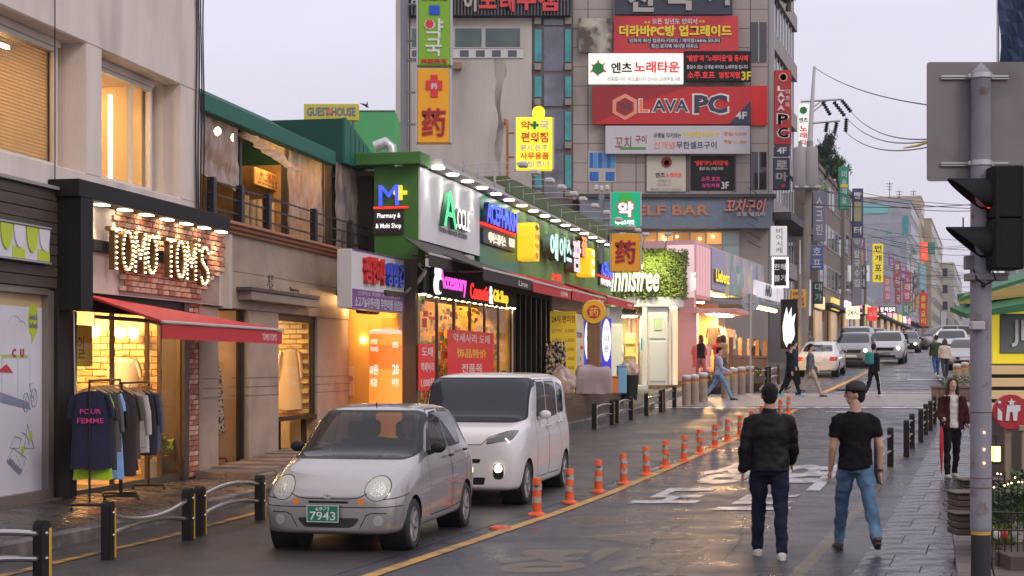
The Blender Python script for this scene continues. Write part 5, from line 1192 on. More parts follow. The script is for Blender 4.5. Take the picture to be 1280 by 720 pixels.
part('head_rail',black_p,DD,(v0,v1,-.1,.05,3.8,4.0)); part('bright_strip',M('pale_frame',(.6,.5,.4),.4),AC,(ug,ug+.06,-.08,.02,zfl,3.4))  # the strip is one plain pale colour
PH=FB.thing('pharmacy','open pharmacy front with yellow price board and white panels','shop front')
v2,v3=V(688),V(762)
room(PH,v2+.05,v3,3.0,1.0,3.95,M('pharmacy_wall',(.62,.58,.52),.6),M('pharmacy_floor',(.4,.36,.3),.3),lamps=5,lm=lit('pharmacy_lamp',(1,.88,.68),30),off=-.3,size=(.8,.3))
part('pier',M('tan_pier',(.34,.26,.18),.6),PH,(v2,v2+.3,-3,.05,.9,3.95)); part('lintel',M('tan_pier',(.34,.26,.18),.6),PH,(v2+.3,v3,-.3,.0,3.6,3.95))
rnd=random.Random(11)
for nm,col,n in(('shelf_goods',(.1,.2,.55),140),('shelf_goods',(.7,.68,.62),160),('shelf_goods',(.6,.12,.12),140),('shelf_goods',(.75,.5,.08),90)):
 b=MB()
 for k in range(n):
  u=rnd.uniform(v2+.8,v3-.2); o_f=rnd.choice((-2.6,-1.6,-.9)); z=rnd.choice((1.3,1.7,2.1,2.5,2.9)); s=rnd.uniform(.08,.18)
  b.box(u,u+s,-o_f,-o_f+.1,z,z+s*rnd.uniform(.8,1.8))
 tag(b.build(nm,M('goods_ph_%.1f'%col[0],col,.4),None,loc=FB.o,rot=(0,0,FB.rz)),{.1:'blue',.7:'white',.6:'red',.75:'yellow'}[col[0]]+' boxes and bottles on the pharmacy shelves','goods','goods on the pharmacy shelves','stuff')
Q=thing('price_board','tall yellow price board facing the street at the pharmacy entrance','sign',at(704,470,43.5)*Vector((1,1,0)),0)
s_=43.5/F; zt,zb=EYE+(HY-389)*s_,EYE+(HY-510)*s_; w=33*s_
b=MB(); b.bbox(-w/2,w/2,-.04,.04,zb,zt,.01); b.build('board',M('yellow_board',(.72,.48,.02),.5,emit=(1,.66,.05),es=.18),Q)
text('24시 편의점',0,-.045,zt-.22,w*.88,.2,M('dark_red_ink',(.25,.02,.01),.5),Q,bold=.02,ext=.003)
for i in range(8):
 for s,t in((-1,('감기약','두통약','소화제','파스류','비타민','마스크','영양제','안약')[i]),(1,('3,000','2,500','1,000','4,000','9,000','2,000','8,000','3,500')[i])):text(t,s*w*.24,-.044,zt-.55-i*.26,w*.36,.11,M('brown_ink',(.2,.12,.03),.6),Q,ext=.003)
PD=FB.thing('wooden_podium','dark brown wooden podium with plank facing in front of the pharmacy','deck')
wd=[M('deck_wood_%d'%i,c,.5,var=.25,vs=4,stretch=(.3,3,8))for i,c in enumerate(((.11,.055,.035),(.085,.045,.03),(.13,.065,.04)))]
def podz(u):return 1.18
pu0,pu1=V(656,1.9),15.2
k=0; u=1.2
while u<pu1:
 uu=min(u+1.5,pu1); zt=podz(u)
 for j in range(7):part('plank',wd[(k+j)%3],PD,(u+.003,uu-.003,-.1+j*.27,.164+j*.27,zt-.05,zt),bev=.006)
 for j in range(4):part('riser_plank',wd[(k+j+1)%3],PD,(u+.003,uu-.003,1.78,1.80,zt-.93+j*.22,zt-.715+j*.22))
 u=uu; k+=1
for j in range(5):part('end_plank',wd[j%3],PD,(1.17,1.195,.2,1.79,podz(1.2)-.9+j*.18,podz(1.2)-.73+j*.18))
def awning(px0,px1,py_f,off,zfr,rise,mat,label,val=.24,txt=None,bar=True):
 Q=FB.thing('awning',label,'awning','awnings along the pharmacy row'); a,c=V(px0,off),V(px1,off)
 b=MB(); b.add([(a,-.03,zfr+rise),(c,-.03,zfr+rise),(c,-off,zfr),(a,-off,zfr),(a,-.03,zfr+rise-.03),(c,-.03,zfr+rise-.03),(c,-off,zfr-.03),(a,-off,zfr-.03)],[(0,1,2,3),(7,6,5,4),(0,3,7,4),(1,5,6,2),(0,4,5,1),(3,2,6,7)])
 b.build('canvas',mat,Q); part('valance',mat,Q,(a,c,off-.005,off+.012,zfr-val,zfr-.02)); part('front_bar',M('awning_bar',(.6,.55,.53),.3,.5),Q,(a,c,off-.02,off+.03,zfr-.02,zfr+.025),bev=.008)
 for s in(a+.3,c-.3):b=MB(); b.tube([(s,-.1,zfr),(s+.35*(1 if s<(a+c)/2 else-1),-off*.55,zfr-.02),(s,-off+.05,zfr-.03)],.025,6); b.build('folding_arm',M('awning_arm',(.16,.12,.11),.5),Q)
 if txt:text(txt,c-.9,-off-.014,zfr-val*.55,.9,val*.5,wp,Q,bold=.01,ext=.003)
brn=M('dark_brown_canvas',(.035,.022,.02),.7)
awning(536,603,0,.55,4.12,.35,brn,'dark folded awning under the white sign panel'); awning(604,664,0,1.25,3.92,.45,brn,'dark brown awning over the accessory shop',txt='Line')
awning(666,713,0,1.25,3.90,.42,redc,'first red awning, over the black folding doors',txt='ACEPHARM'); awning(715,757,0,1.25,3.92,.42,redc,'second red awning, over the pharmacy entrance',txt='에이스팜'); awning(759,792,0,1.3,4.0,.4,redc,'third red awning at the far end of the olive fascia',txt='약국')
b=MB(); b.tube([(.03,.02,4.0),(.03,-.12,3.85),(-.0,-.05,3.7),(-.10,.35,3.3),(-.10,.35,1.2)],.055,10); tag(b.build('drain_pipe',M('beige_pipe',(.38,.33,.3),.5),None,'x',loc=FB.o,rot=(0,0,FB.rz)),'beige drain pipe bent under the corner of the green pilaster','pipe')
# things standing in front of the pharmacy
def gthing(name,label,cat,px,py,D=None,group=None,rz=0,z=None):
 p=gp(px,py)if D is None else at(px,py,D); return thing(name,label,cat,(p.x,p.y,p.z if z is None else z),rz,group),(p.y/F)
def box_at(px0,px1,py0,py1,D,dep):
 s=D/F; return((px0-HX)*s,(px1-HX)*s,EYE+(HY-py1)*s,EYE+(HY-py0)*s,D,D+dep)
s=42./F
Q,_=gthing('round_sign','round yellow and red medicine sign on a brown wooden post','sign',742,470,42.0,z=podz(9))
h=EYE+(HY-390)*s-Q.location.z
b=MB(); b.bbox(-.17,.17,-.06,.06,-.0,h-.1,.02); b.build('post',M('post_wood',(.22,.11,.05),.6,var=.2),Q); b=MB(); b.lathe([(.001,-.1),(.31,-.1),(.33,-.07),(.33,.0),(.001,.0)],28,(0,0,h),'y'); b.build('disc',M('yellow_disc',(.8,.45,.03),.4),Q,'x')
b=MB(); b.lathe([(.001,-.11),(.18,-.11),(.18,-.09),(.001,-.09)],24,(0,0,h),'y'); b.build('red_centre',M('red_disc',(.55,.03,.02),.4),Q); text('药',0,-.115,h,.24,.24,yp,Q,bold=.02,ext=.004)
for px in(736,758):
 Q,_=gthing('glowing_sign','glowing white oval panel with blue base %s the brown post'%('left of' if px==736 else 'right of'),'sign',px,460,46.0,z=0); s=46/F; w=12*s; zb,zt=EYE+(HY-470)*s,EYE+(HY-398)*s
 b=MB(); b.prism([(-w/2,zb),(w/2,zb),(w/2,zt),(-w/2,zt)],-.05,.05); b.build('panel',M('blue_panel',(.05,.04,.45),.4,emit=(.08,.06,.8),es=.5),Q)
 b=MB(); q=disc_pts(0,lerp(zb,zt,.62),w*.46,(zt-zb)*.37,24); b.prism(q,-.06,-.051); b.build('white_oval',lit('white_oval',(1,.97,.95),1.3),Q)
 for i,ch in enumerate(('아','이','봄')):text(ch,0,-.064,lerp(zb,zt,.82-.17*i),w*.5,.2,M('blue_grey_ink',(.2,.22,.3),.6),Q,ext=.002)
x0,x1,z0,z1,D,_=box_at(683,706,428,470,41.0,.4)
Q=thing('trinket_rack','black and gold rack crowded with hanging trinkets by the pharmacy pier','display rack',((x0+x1)/2,D,podz(8)))
b=MB(); hz=z1-Q.location.z; b.tube([(0,0,0),(0,0,hz)],.02,8);
for k in range(5):b.tube([(-.24,0,hz-.16*k),(.24,0,hz-.16*k)],.008,5); b.tube([(0,-.2,hz-.16*k),(0,.2,hz-.16*k)],.008,5)
b.tube([(-.2,-.2,.02),(.2,.2,.02)],.015,6); b.tube([(.2,-.2,.02),(-.2,.2,.02)],.015,6); b.build('stand',black_p,Q)
rnd=random.Random(5)
for nm,c in(('trinkets',(.02,.02,.02)),('trinkets',(.6,.42,.2)),('trinkets',(.35,.3,.3))):
 b=MB()
 for k in range(110):b.ell((rnd.uniform(-.26,.26),rnd.uniform(-.22,.22),hz-rnd.uniform(0,.85)),.03,.02,.045,6,4)
 tag(b.build(nm,M('trinket_%.2f'%c[0],c,.3,.4),Q),kind='stuff')
def bag(name,label,px,py,D,rx,ry,rz_,mat,seed,cat='bag'):
 p=at(px,py,D); bm=bmesh.new(); bmesh.ops.create_icosphere(bm,subdivisions=4,radius=1)
 for v in bm.verts:
  n_=noise.noise(v.co*2.5+Vector((seed,0,0)))*.28+abs(noise.noise(v.co*6+Vector((0,seed,0))))*.16
  v.co*=1+n_; v.co.x*=rx; v.co.y*=ry; v.co.z=max(v.co.z*rz_,-rz_*.85)
 me=bpy.data.meshes.new(name); bm.to_mesh(me); bm.free(); me.materials.append(mat); me.polygons.foreach_set('use_smooth',[True]*len(me.polygons))
 return link(name,me,None,p,None,label,cat)
film=M('plastic_film',(.55,.42,.42),.2,alpha=.62,coat=.5); film2=M('dark_film',(.10,.085,.085),.25,coat=.6,alpha=.9)
bag('plastic_bag','pale pink plastic cover bulging over goods behind the white car',704,478,39.8,.30,.25,.36,film,3)
Q=thing('covered_cart','black cart under a clear plastic sheet in front of the pharmacy','cart',(at(742,478,40.4).x,40.4,podz(8)+.0))
w=42*40.4/F; h=EYE+(HY-462)*40.4/F-Q.location.z
b=MB(); b.bbox(-w/2,w/2,-.3,.3,.08,h,.03); b.build('box',black_p,Q)
for sx_ in(-1,1):
 for sy in(-1,1):b=MB(); b.ell((sx_*w*.4,sy*.22,.05),.05,.03,.05,10,6); b.build('castor',dark_m,Q,'x')
bm=bmesh.new(); bmesh.ops.create_grid(bm,x_segments=24,y_segments=20,size=1)
for v in bm.verts:
 x,y=v.co.x,v.co.y; r=max(abs(x),abs(y)); zz_=h+.03+.14*noise.noise(Vector((x*2,y*2,1)))*(1-r*.5)+.08*(1-r)
 if r>.62:zz_-=(r-.62)*1.7
 v.co=Vector((max(-1,min(1,x*1.45))*(w/2+.03)+.03*noise.noise(Vector((x*4,y*4,0))),max(-1,min(1,y*1.45))*.33+.03*noise.noise(Vector((y*4,x*4,3))),zz_))
me=bpy.data.meshes.new('plastic_cover'); bm.to_mesh(me); bm.free(); me.materials.append(film); me.polygons.foreach_set('use_smooth',[True]*len(me.polygons)); link('plastic_cover',me,Q)
for px,c,lb,hh in((767,(.75,.22,.04),'small orange crate beside the covered cart',.42),(777,(.20,.42,.60),'pale blue storage box beside the orange crate',.7)):
 p=at(px,500,41.5); Q=thing('storage_box',lb,'box',(p.x,p.y,podz(8)+.0)); b=MB(); b.bbox(-.12,.12,-.2,.2,0,hh,.02); b.build('box_body',M('box_%d'%px,c,.5),Q); b=MB(); b.bbox(-.13,.13,-.21,.21,hh,hh+.05,.015); b.build('lid',M('box_lid_%d'%px,tuple(v*.8 for v in c),.5),Q)
Q=thing('waste_bin','dark bin with a translucent bag bulging from its top near the white shop','bin',(at(787,500,46).x,46,zg(46)+.14)); b=MB(); b.lathe([(.22,0),(.27,.75),(.24,.75),(.2,.1),(.001,.1)],18); b.build('bin_body',dark_m,Q,'x')
bag('plastic_bag','pale plastic bag on top of the dark bin near the white shop',787,462,46,.26,.2,.28,film,8)
# cosmetics shop with the ivy wall
IV=thing('cosmetics_shop','white corner shop with an ivy covered upper wall','building',(0,0,0)); D0=55.; s=D0/F
X0,X1=(757-HX)*s,(838-HX)*s; zl=zg(55)+.12; zs1,zs2=EYE+(HY-383)*s,EYE+(HY-371)*s; zi=EYE+(HY-311)*s
wgl=M('white_shop_panel',(.66,.64,.60),.35)
def rrect(x0,x1,y0,y1,r=.9,n=6):return rpoly([(x0,y0),(x1,y0),(x1,y1),(x0,y1)],r,n)
b=MB(); pts=[(X0,D0)]+[(X1-.2+.75*sin(a),D0+.75-.75*cos(a))for a in[pi/2*k/6 for k in range(7)]]+[(X1+.75,60.5),(X0,60.5)]
b.prism(pts,zs1,zs2,'z'); b.build('slab',wgl,IV,'x')
pts2=[((x-X0)*.98+X0,y+.12)for x,y in pts]; b=MB(); b.prism(pts2,zs2,zi-.08,'z'); b.build('upper_wall',M('ivy_backing',(.05,.07,.02),.9),IV)
b=MB(); b.box(X0,X0+.6,D0+.3,D0+.5,zl,zs1); b.build('wall',wgl,IV)
px_=lambda p:(p-HX)*s
part('column',wgl,IV,(px_(803),px_(809),-D0-.3,-D0-.02,zl,zs1)); b=MB(); b.bbox(px_(810),px_(835),D0+.1,D0+.2,zl,zs1,.01); b.build('wall_panel',wgl,IV)
for a,c,z0,z1 in((812,832,zl+.15,zl+1.55),(812,832,zl+1.65,zs1-.25)):b=MB(); b.bbox(px_(a),px_(c),D0+.075,D0+.1,z0,z1,.008); b.build('raised_panel',wgl,IV)
b=MB(); b.bbox(px_(818),px_(828),D0+.05,D0+.075,lerp(zl,zs1,.70),lerp(zl,zs1,.86),.02); b.build('niche',M('niche_green',(.5,.6,.35),.5),IV)
for p in(836,843,849):b=MB(); b.bbox(px_(p),px_(p+2),D0+.3+(p-836)*.12,D0+.4+(p-836)*.12,zl,zs1,.005); b.build('side_panel',wgl,IV)
b=MB(); b.box(px_(836)+.05,px_(852),D0+1.3,D0+1.4,zl,zs1); b.build('side_window',M('warm_side_pane',(.6,.5,.36),.3,emit=(1,.8,.5),es=.6),IV)
for p in(840,846):b=MB(); b.cyl(px_(p),D0+.8,zs1-.04,zs1-.005,.09,n=12); b.build('soffit_lamp',lamp_c,IV)
b=MB(); b.box(X0+.6,px_(803),D0+3,D0+3.1,zl,zs1); b.build('interior_wall',M('yellow_wall',(.75,.62,.35),.6),IV); b=MB(); b.box(X0+.5,px_(803),D0+.2,D0+3,zs1-.3,zs1-.25); b.build('interior_ceiling',wgl,IV)
b=MB(); b.box(X0,px_(809),D0-.4,D0+3,zl-.3,zl); b.build('shop_floor',wgl,IV); b=MB(); b.box(px_(806),px_(808),D0+.2,D0+3,zl,zs1); b.build('interior_side',wgl,IV)
for k in range(3):b=MB(); b.box(px_(772+10*k),px_(779+10*k),D0+1,D0+2,zs1-.33,zs1-.305); b.build('ceiling_lamp',lit('shop_lamp_bright',(1,.85,.55),40),IV)
for k,(a,c,y0,y1,m)in enumerate(((769,776,415,470,'g'),(778,785,430,480,'w'),(787,800,415,475,'y'))):
 b=MB(); z0,z1=EYE+(HY-y1)*s,EYE+(HY-y0)*s; b.bbox(px_(a),px_(c),D0+2.2,D0+2.5,zl,z1,.02)
 for j in range(4):b.box(px_(a)-.02,px_(c)+.02,D0+2.1,D0+2.2,lerp(zl,z1,j/4)+.1,lerp(zl,z1,j/4)+.14)
 b.build('display_unit',M('unit_%s'%m,dict(g=(.3,.4,.3),w=(.7,.68,.6),y=(.8,.6,.2))[m],.4),IV)
b=MB(); b.bbox(px_(801),px_(803),D0-.05,D0+.0,EYE+(HY-438)*s,EYE+(HY-422)*s,.01); b.build('door_sticker',M('teal_sticker',(.05,.4,.5),.4),IV)
IVY=thing('ivy_wall','bright green ivy covering the upper wall of the white corner shop','plant',(0,0,0))
rnd=random.Random(21)
for mt,n in((lf3,6500),(M('ivy_mid',(.18,.23,.02),.55,var=.3,vs=9),4200),(lf2,1800)):
 b=MB(); L=[(X0,D0),(X1-.2,D0)]
 for k in range(n):
  t=rnd.random()*1.45
  if t<1:x,y,nx,ny=lerp(X0,X1-.2,t),D0+.12,0,-1
  elif t<1.2:a=(t-1)/.2*pi/2; x,y,nx,ny=X1-.2+.75*sin(a),D0+.87-.75*cos(a),sin(a),-cos(a)
  else:x,y,nx,ny=X1+.55,D0+.87+(t-1.2)/.25*4,1,0
  z=rnd.uniform(zs2-.05,zi+.05*rnd.random()); cl_=noise.noise(Vector((x*1.6,y,z*1.6)))
  d=.04+.10*max(0,cl_+.3)+rnd.uniform(0,.06); c=Vector((x+nx*d,y+ny*d,z)); l=rnd.uniform(.05,.11)
  t_=Vector((rnd.uniform(-1,1),rnd.uniform(-1,1),rnd.uniform(-1.2,.2))).normalized(); n_=Vector((nx,ny,.5)); s_=t_.cross(n_).normalized()
  b.add([c,c+t_*l*.5+s_*l*.35,c+t_*l,c+t_*l*.5-s_*l*.35],[(0,1,2,3)])
 tag(link('foliage',b.mesh('foliage',mt,recalc=False),IVY),kind='stuff')
for k in range(3):
 L=bpy.data.lights.new('spot','SPOT'); L.energy=560; L.color=(1,.95,.55); L.spot_size=radians(75); L.spot_blend=.8; L.shadow_soft_size=.05
 lo=bpy.data.objects.new('spot_light',L); C.objects.link(lo); lo.parent=IV; lo.location=(px_(775+28*k),D0-1.2,zi+.35); lo.rotation_euler=(radians(38),0,0)
 b=MB(); b.tube([(px_(775+28*k),D0+.1,zi),(px_(775+28*k),D0-1.2,zi+.4)],.02,6); b.bbox(px_(775+28*k)-.12,px_(775+28*k)+.12,D0-1.35,D0-1.1,zi+.36,zi+.46,.02); b.build('spot_arm',steel,IV)
Q=thing('shop_sign','white slanted innisfree lettering on the ivy wall','sign',(0,0,0)); text('innisfree',(px_(763)+px_(823))/2,D0-.22,EYE+(HY-348)*s,px_(823)-px_(763),34*s,lit('soft_white_letter',(1,1,.96),1.0),Q,bold=.03,depth=.06,shear=.25)
Q=thing('shop_sign','white innisfree lettering on the rounded corner side of the ivy wall','sign',(0,0,0)); text('innisfree',X1+.95,D0+1.6,EYE+(HY-349)*s,1.9,24*s,lit('soft_white_letter',(1,1,.96),1.0),Q,bold=.03,depth=.06,shear=.25,face='x')
Q=thing('hoarding','dark blue tarpaulin hoarding between the white corner shop and the pink shop','hoarding',(0,0,0)); s=60.8/F
b=MB(); R=[]
for j in range(2):R.append([((848-HX+k*1.6)*s,60.8+.12*sin(k*1.7),(zg(60)+.1,EYE+(HY-330)*s)[j])for k in range(15)])
b.add([p for r in R for p in r],[(k,k+1,15+k+1,15+k)for k in range(14)]); link('tarpaulin',b.mesh('tarpaulin',M('navy_tarp',(.03,.035,.09),.5,var=.25,vs=2,bump=.3,bs=8),recalc=False),Q)
# tall building with the stacked signboards
TD=82.; ts=TD/F
def TX(px):return(px-HX)*ts
def TZ(py):return EYE+(HY-py)*ts
TB=thing('tall_building','tall stained concrete and tile building covered in signboards','building',(0,TD,0),0)
def tb(name,mat,px0,px1,py0,py1,o0=0.,o1=.2,par=None,bev=0):
 b=MB(); x0,x1,z0,z1=TX(px0),TX(px1),TZ(py1),TZ(py0); (b.bbox(x0,x1,-o1,-o0,z0,z1,bev)if bev else b.box(x0,x1,-o1,-o0,z0,z1)); return b.build(name,mat,par if par is not None else TB)
conc=M('stained_concrete',(.47,.425,.39),.8,var=.15,vs=.4,bump=.3,bs=6,dirt=(.25,.21,.19),ds=.22,dlo=.48,dhi=.72,stretch=(1.4,1,.35))
tilew=M('tile_cladding',(.34,.29,.265),.6,var=.12,vs=.6,dirt=(.22,.185,.165),ds=.4,dlo=.5,dhi=.7,stretch=(1,1,.4)); joint=M('tile_joint',(.13,.105,.10),.8)
b=MB(); b.box(TX(495),TX(960),0.2,24,1.5,27); b.build('core',joint,TB)
tb('wall',conc,513,665,-70,470,-.2,.05); tb('pillar',conc,495,511,-70,470,-.2,.25); tb('shadow_gap',joint,511,513,-70,470,-.2,.0)
for r in range(14):
 y0,y1=-60+24*r,-60+24*r+23.4
 for(a,c)in((716,735),(735,765),(765,795),(795,825),(825,855),(855,885),(885,915),(915,938),(938,960)):
  if y0>245:continue
  tb('tile',tilew,a+.4,c-.4,y0,min(y1,250),-.2,.03)
teal=M('teal_panel',(.06,.30,.33),.3,var=.15,dirt=(.04,.12,.14),ds=.7,dlo=.5,dhi=.7); bluegl=M('dirty_blue_glass',(.10,.105,.14),.12,var=.4,vs=.8,spec=.8,dirt=(.26,.25,.28),ds=.5,dlo=.5,dhi=.8)
tb('stair_recess',joint,666,716,-70,300,-.2,.04)
for k,(y0,y1)in enumerate(((-60,-15),(-12,33),(33,90),(92,134),(136,188),(190,248))):
 tb('stair_pane',bluegl,680,704,y0+1,y1-1,.05,.07+.03*(k%2)); tb('teal_strip',teal,668,677,y0+4,y1-12,.05,.10,bev=.02); tb('teal_strip',teal,706,714,y0+4,y1-12,.05,.10,bev=.02)
 tb('box_unit',M('unit_grey',(.25,.22,.2),.6),668,676,y1-10,y1-2,.05,.25); tb('box_unit',M('unit_grey',(.25,.22,.2),.6),706,714,y1-10,y1-2,.05,.25)
ff=M('grey_frame',(.42,.40,.39),.5); gg=M('green_dark_glass',(.05,.085,.08),.1,spec=.8,var=.4,vs=.7); ww=M('white_frame',(.55,.54,.53),.5)
f=tb('window',ff,513,655,34,61,.05,.09)
for a,c in((514,527),(568,603),(606,651)):tb('pane',gg,a+1,c-1,36,59,.09,.11,f)
f=tb('window',ww,513,654,62,73,.05,.12)
for k in range(7):tb('pane',M('dark_pane',(.05,.06,.08),.15,spec=.8),515+20*k,526+20*k,63.5,71.5,.12,.14,f)
for(px,py,w,h)in((572,84,10,8),(632,153,4,5)):tb('wall_box',M('rust_box',(.28,.17,.10),.7),px-w/2,px+w/2,py-h/2,py+h/2,.05,.5)
b=MB(); rnd=random.Random(4); L_=[]; R_=[]
for k in range(30):
 y=74+k*7; w=2.5+3*abs(noise.noise(Vector((k*.9,0,0))))+(4 if k<4 else 0)+rnd.uniform(0,1); L_.append((TX(624-w+2*sin(k*.7)),-.056,TZ(y))); R_.append((TX(624+w+2*sin(k*.6)),-.056,TZ(y)))
b.add(L_+R_,[(i,30+i,31+i,i+1)for i in range(29)]); b.build('stain',M('water_stain',(.24,.20,.175),.85,var=.3,vs=.6,dirt=(.38,.34,.31),ds=.9,dlo=.45,dhi=.6,stretch=(1,1,.3)),TB)
f=tb('window',ff,735,770,189,228,.03,.06);
for k in range(6):tb('pane',M('bright_blue_pane_%d'%(k%2),((.01,.12,.45),(.05,.28,.6))[k%2],.25),737+5.4*k,741.6+5.4*k,191,210,.06,.08,f)
for a in(737,757):tb('pane',M('bright_blue_pane_0',(.01,.12,.45),.25),a,a+11,215,226,.06,.08,f)
dkg=M('dark_tower_glass',(.03,.03,.035),.08,spec=.8)
for y0,y1 in((28,78),(190,237)):f=tb('window',dkg,938,958,y0,y1,.03,.06); tb('window_frame',ff,947.5,948.5,y0,y1,.06,.08,f)
tb('red_panel',M('red_panel',(.62,.015,.012),.4),937,958,108,157,.03,.2)
for a,c in((806,810),(855,862),(918,920)):tb('pilaster',joint,a,c,186,240,.03,.05)
TF=Fac(TX(960)-RT*TD*1.0,RT,TD); fl=FB and thing('building_flank','dark glazed flank of the tall building running down the street','building',(TX(960),TD,0),TF.rz)
L=11.;
part('wall',M('flank_wall',(.15,.13,.12),.7,var=.1),fl,(.0,L,-1,0,2,24));
for k in range(7):
 z0=5+2.95*k
 part('window_band',dkg,fl,(.4,L-.2,.01,.05,z0,z0+1.9)); part('spandrel',M('flank_panel',(.28,.24,.23),.6),fl,(.2,L,.01,.22,z0+1.95,z0+2.85))
 for j in range(9):part('window_frame',ww,fl,(.4+j*1.25,.5+j*1.25,.05,.09,z0,z0+1.9))
part('duct',M('duct_grey',(.35,.34,.34),.5),fl,(.1,.3,.01,.3,5,24))
part('awning_roof',M('dark_roof',(.05,.045,.05),.6),fl,(.0,L,.0,1.2,9.6,10.0)); part('wall',M('flank_lower',(.12,.10,.10),.7),fl,(0,L,.0,.1,2,5))
bluegrey=M('blue_grey_fascia',(.15,.19,.25),.5,var=.1)
tb('fascia',bluegrey,724,962,250,287,.0,.9); tb('fascia_cap',M('dark_roof',(.05,.045,.05),.6),720,966,245,250,.0,1.1,bev=.02); tb('lower_wall',tilew,716,960,287,470,-.2,.02)
Q=thing('shop_sign','SELF BAR cut letters on the blue grey fascia','sign',(0,TD,0)); text('SELF BAR',TX(833),-.93,TZ(265),TX(884)-TX(782),13*ts,M('copper_letter',(.30,.12,.07),.5,emit=(1,.35,.15),es=.12),Q,bold=.05,ext=.05)
Q=thing('shop_sign','red and white script restaurant sign at the right end of the blue grey fascia','sign',(0,TD,0)); text('꼬치구이',TX(928),-1.0,TZ(260),TX(953)-TX(901),17*ts,M('red_white_letter',(.65,.22,.18),.4),Q,bold=.04,ext=.12,shear=.3); text('숯불 셀프바',TX(935),-1.02,TZ(270),36*ts,5*ts,M('cream_print',(.6,.58,.5),.5),Q,bold=.02,ext=.03)
wg=M('warm_bar_wall',(.55,.32,.14),.6);
f=tb('window',ff,800,924,289,345,.02,.10)
for k in range(6):
 a=802+20.3*k
 tb('pane',M('warm_window_%d'%(k%3),((.5,.25,.08),(.6,.33,.12),(.35,.16,.06))[k%3],.2,emit=(1,.42,.10),es=(.35,.7,.25)[k%3])if k<5 else M('pale_teal_pane',(.4,.52,.52),.2),a,a+18.3,291,305,.10,.12,f); tb('pane',M('warm_window_low',(.35,.20,.10),.15,emit=(1,.40,.12),es=.22,var=.4,vs=.5)if k<5 else M('pale_teal_pane',(.4,.52,.52),.2),a,a+18.3,308,344,.10,.12,f)
rnd=random.Random(9)
for k in range(16):b=MB(); b.ell((TX(rnd.uniform(806,900)),-.25,TZ(rnd.uniform(293,330))),.07,.07,.07,8,5); b.build('window_lamp',lit('tiny_bulb',(1,.72,.35),9),f,'x')
def board(px0,px1,py0,py1,bg,label,items,off=.25,D=TD,th=.2,name='signboard',cat='sign',grp=None):
 """flat signboard; items: (text, mat, px centre, py centre, px w, px h, bold)"""
 s=D/F; Q=thing(name,label,cat,(0,D,0),0,grp); b=MB(); X=lambda p:(p-HX)*s; Z=lambda p:EYE+(HY-p)*s
 b.bbox(X(px0),X(px1),-off-th,-off,Z(py1),Z(py0),.02); b.build('board',bg,Q)
 for it in items:
  t,m,cx_,cy_,w,h,bo=it[:7]; e=it[7]if len(it)>7 else .01
  if t=='#':b=MB(); b.bbox(X(cx_-w/2),X(cx_+w/2),-off-th-e*2,-off-th-.002,Z(cy_+h/2),Z(cy_-h/2),.005); b.build('panel',m,Q)
  elif t=='@':b=MB(); b.lathe([(.001,0),(w*s/2,0),(w*s/2,.05),(.001,.05)],24,(X(cx_),-off-th-.05,Z(cy_)),'y'); b.build('disc',m,Q)
  elif isinstance(t,list):b=MB(); b.prism([(X(p[0]),Z(p[1]))for p in t],-off-th-e,-off-th-.002); b.build('print',m,Q)
  else:text(t,X(cx_),-off-th-.012,Z(cy_),w*s,h*s,m,Q,bold=bo,ext=max(e,.01))
 return Q
navy=M('navy_board',(.03,.035,.06),.4); redb=M('red_board',(.55,.03,.035),.4,dirt=(.38,.02,.03),ds=.25,dlo=.5,dhi=.6); wht=M('white_board',(.62,.60,.60),.4,emit=(1,.97,.95),es=.25); blk=M('black_board',(.014,.012,.015),.5,spec=.2); yel=M('yellow_print2',(.75,.62,.03),.5); gry=M('grey_3d_letter',(.38,.35,.32),.5); navyi=M('navy_ink',(.03,.035,.07),.4); wpi=M('white_ink',(.68,.66,.66),.4); redi=M('bright_red_ink',(.72,.03,.03),.4,emit=(1,.04,.02),es=.25)
board(768,914,-30,21,navy,'dark navy signboard at the very top with large grey letters cut by the frame',(('신',gry,800,2,32,32,.08,.25),('석',gry,845,0,36,32,.08,.25),('기',gry,896,-6,28,32,.08,.25)),.3)
board(766,921,22,68,redb,'red signboard with yellow PC lettering below the navy board',(('오픈 일년도 안되서',wpi,842,29,56,7,.02),('★★',yel,808,30,8,4,.02),('★★',yel,876,29,8,4,.02),('더라바PC방 업그레이드',yel,843,41,140,14,.07,.1),('#',navyi,842,53,116,6,0),('인하석 최신 컴퓨터·키보드 / 게이밍144Hz 모니터',wpi,842,53,112,5,.02,.04),('#',navyi,842,60,62,6,0),('최신 로지텍 게이밍 마우스',wpi,842,60,58,5,.02,.04)),.25)
board(723,765,25,68,M('rock_print',(.34,.31,.26),.6,var=.5,vs=1.2,dirt=(.08,.06,.05),ds=1.1,dlo=.46,dhi=.56),'grey brown printed panel left of the red lettering board',(),.25)
board(735,853,69,107,M('white_lit_board',(.6,.6,.56),.4,emit=(1,1,.92),es=.62),'bright white lit signboard with black and red Korean letters',(('엔츠',blk,776,87,26,13,.05),('노래타운',redi,820,86,56,14,.05),('@',M('green_ink',(.01,.22,.05),.5),747,88,14,14,0),([(738,82),(744,84),(747,76),(750,84),(757,80),(752,87),(758,92),(750,93),(746,98),(743,92),(736,93),(741,87)],M('orange_ink',(.75,.2,.02),.5),0,0,0,0,0,.02),('ENZ',blk,747,88,12,7,.06,.06),('•전화됩니다 •리스홉니다 신나는 노래주점 3층',gry,803,101,92,5,.01)),.3)
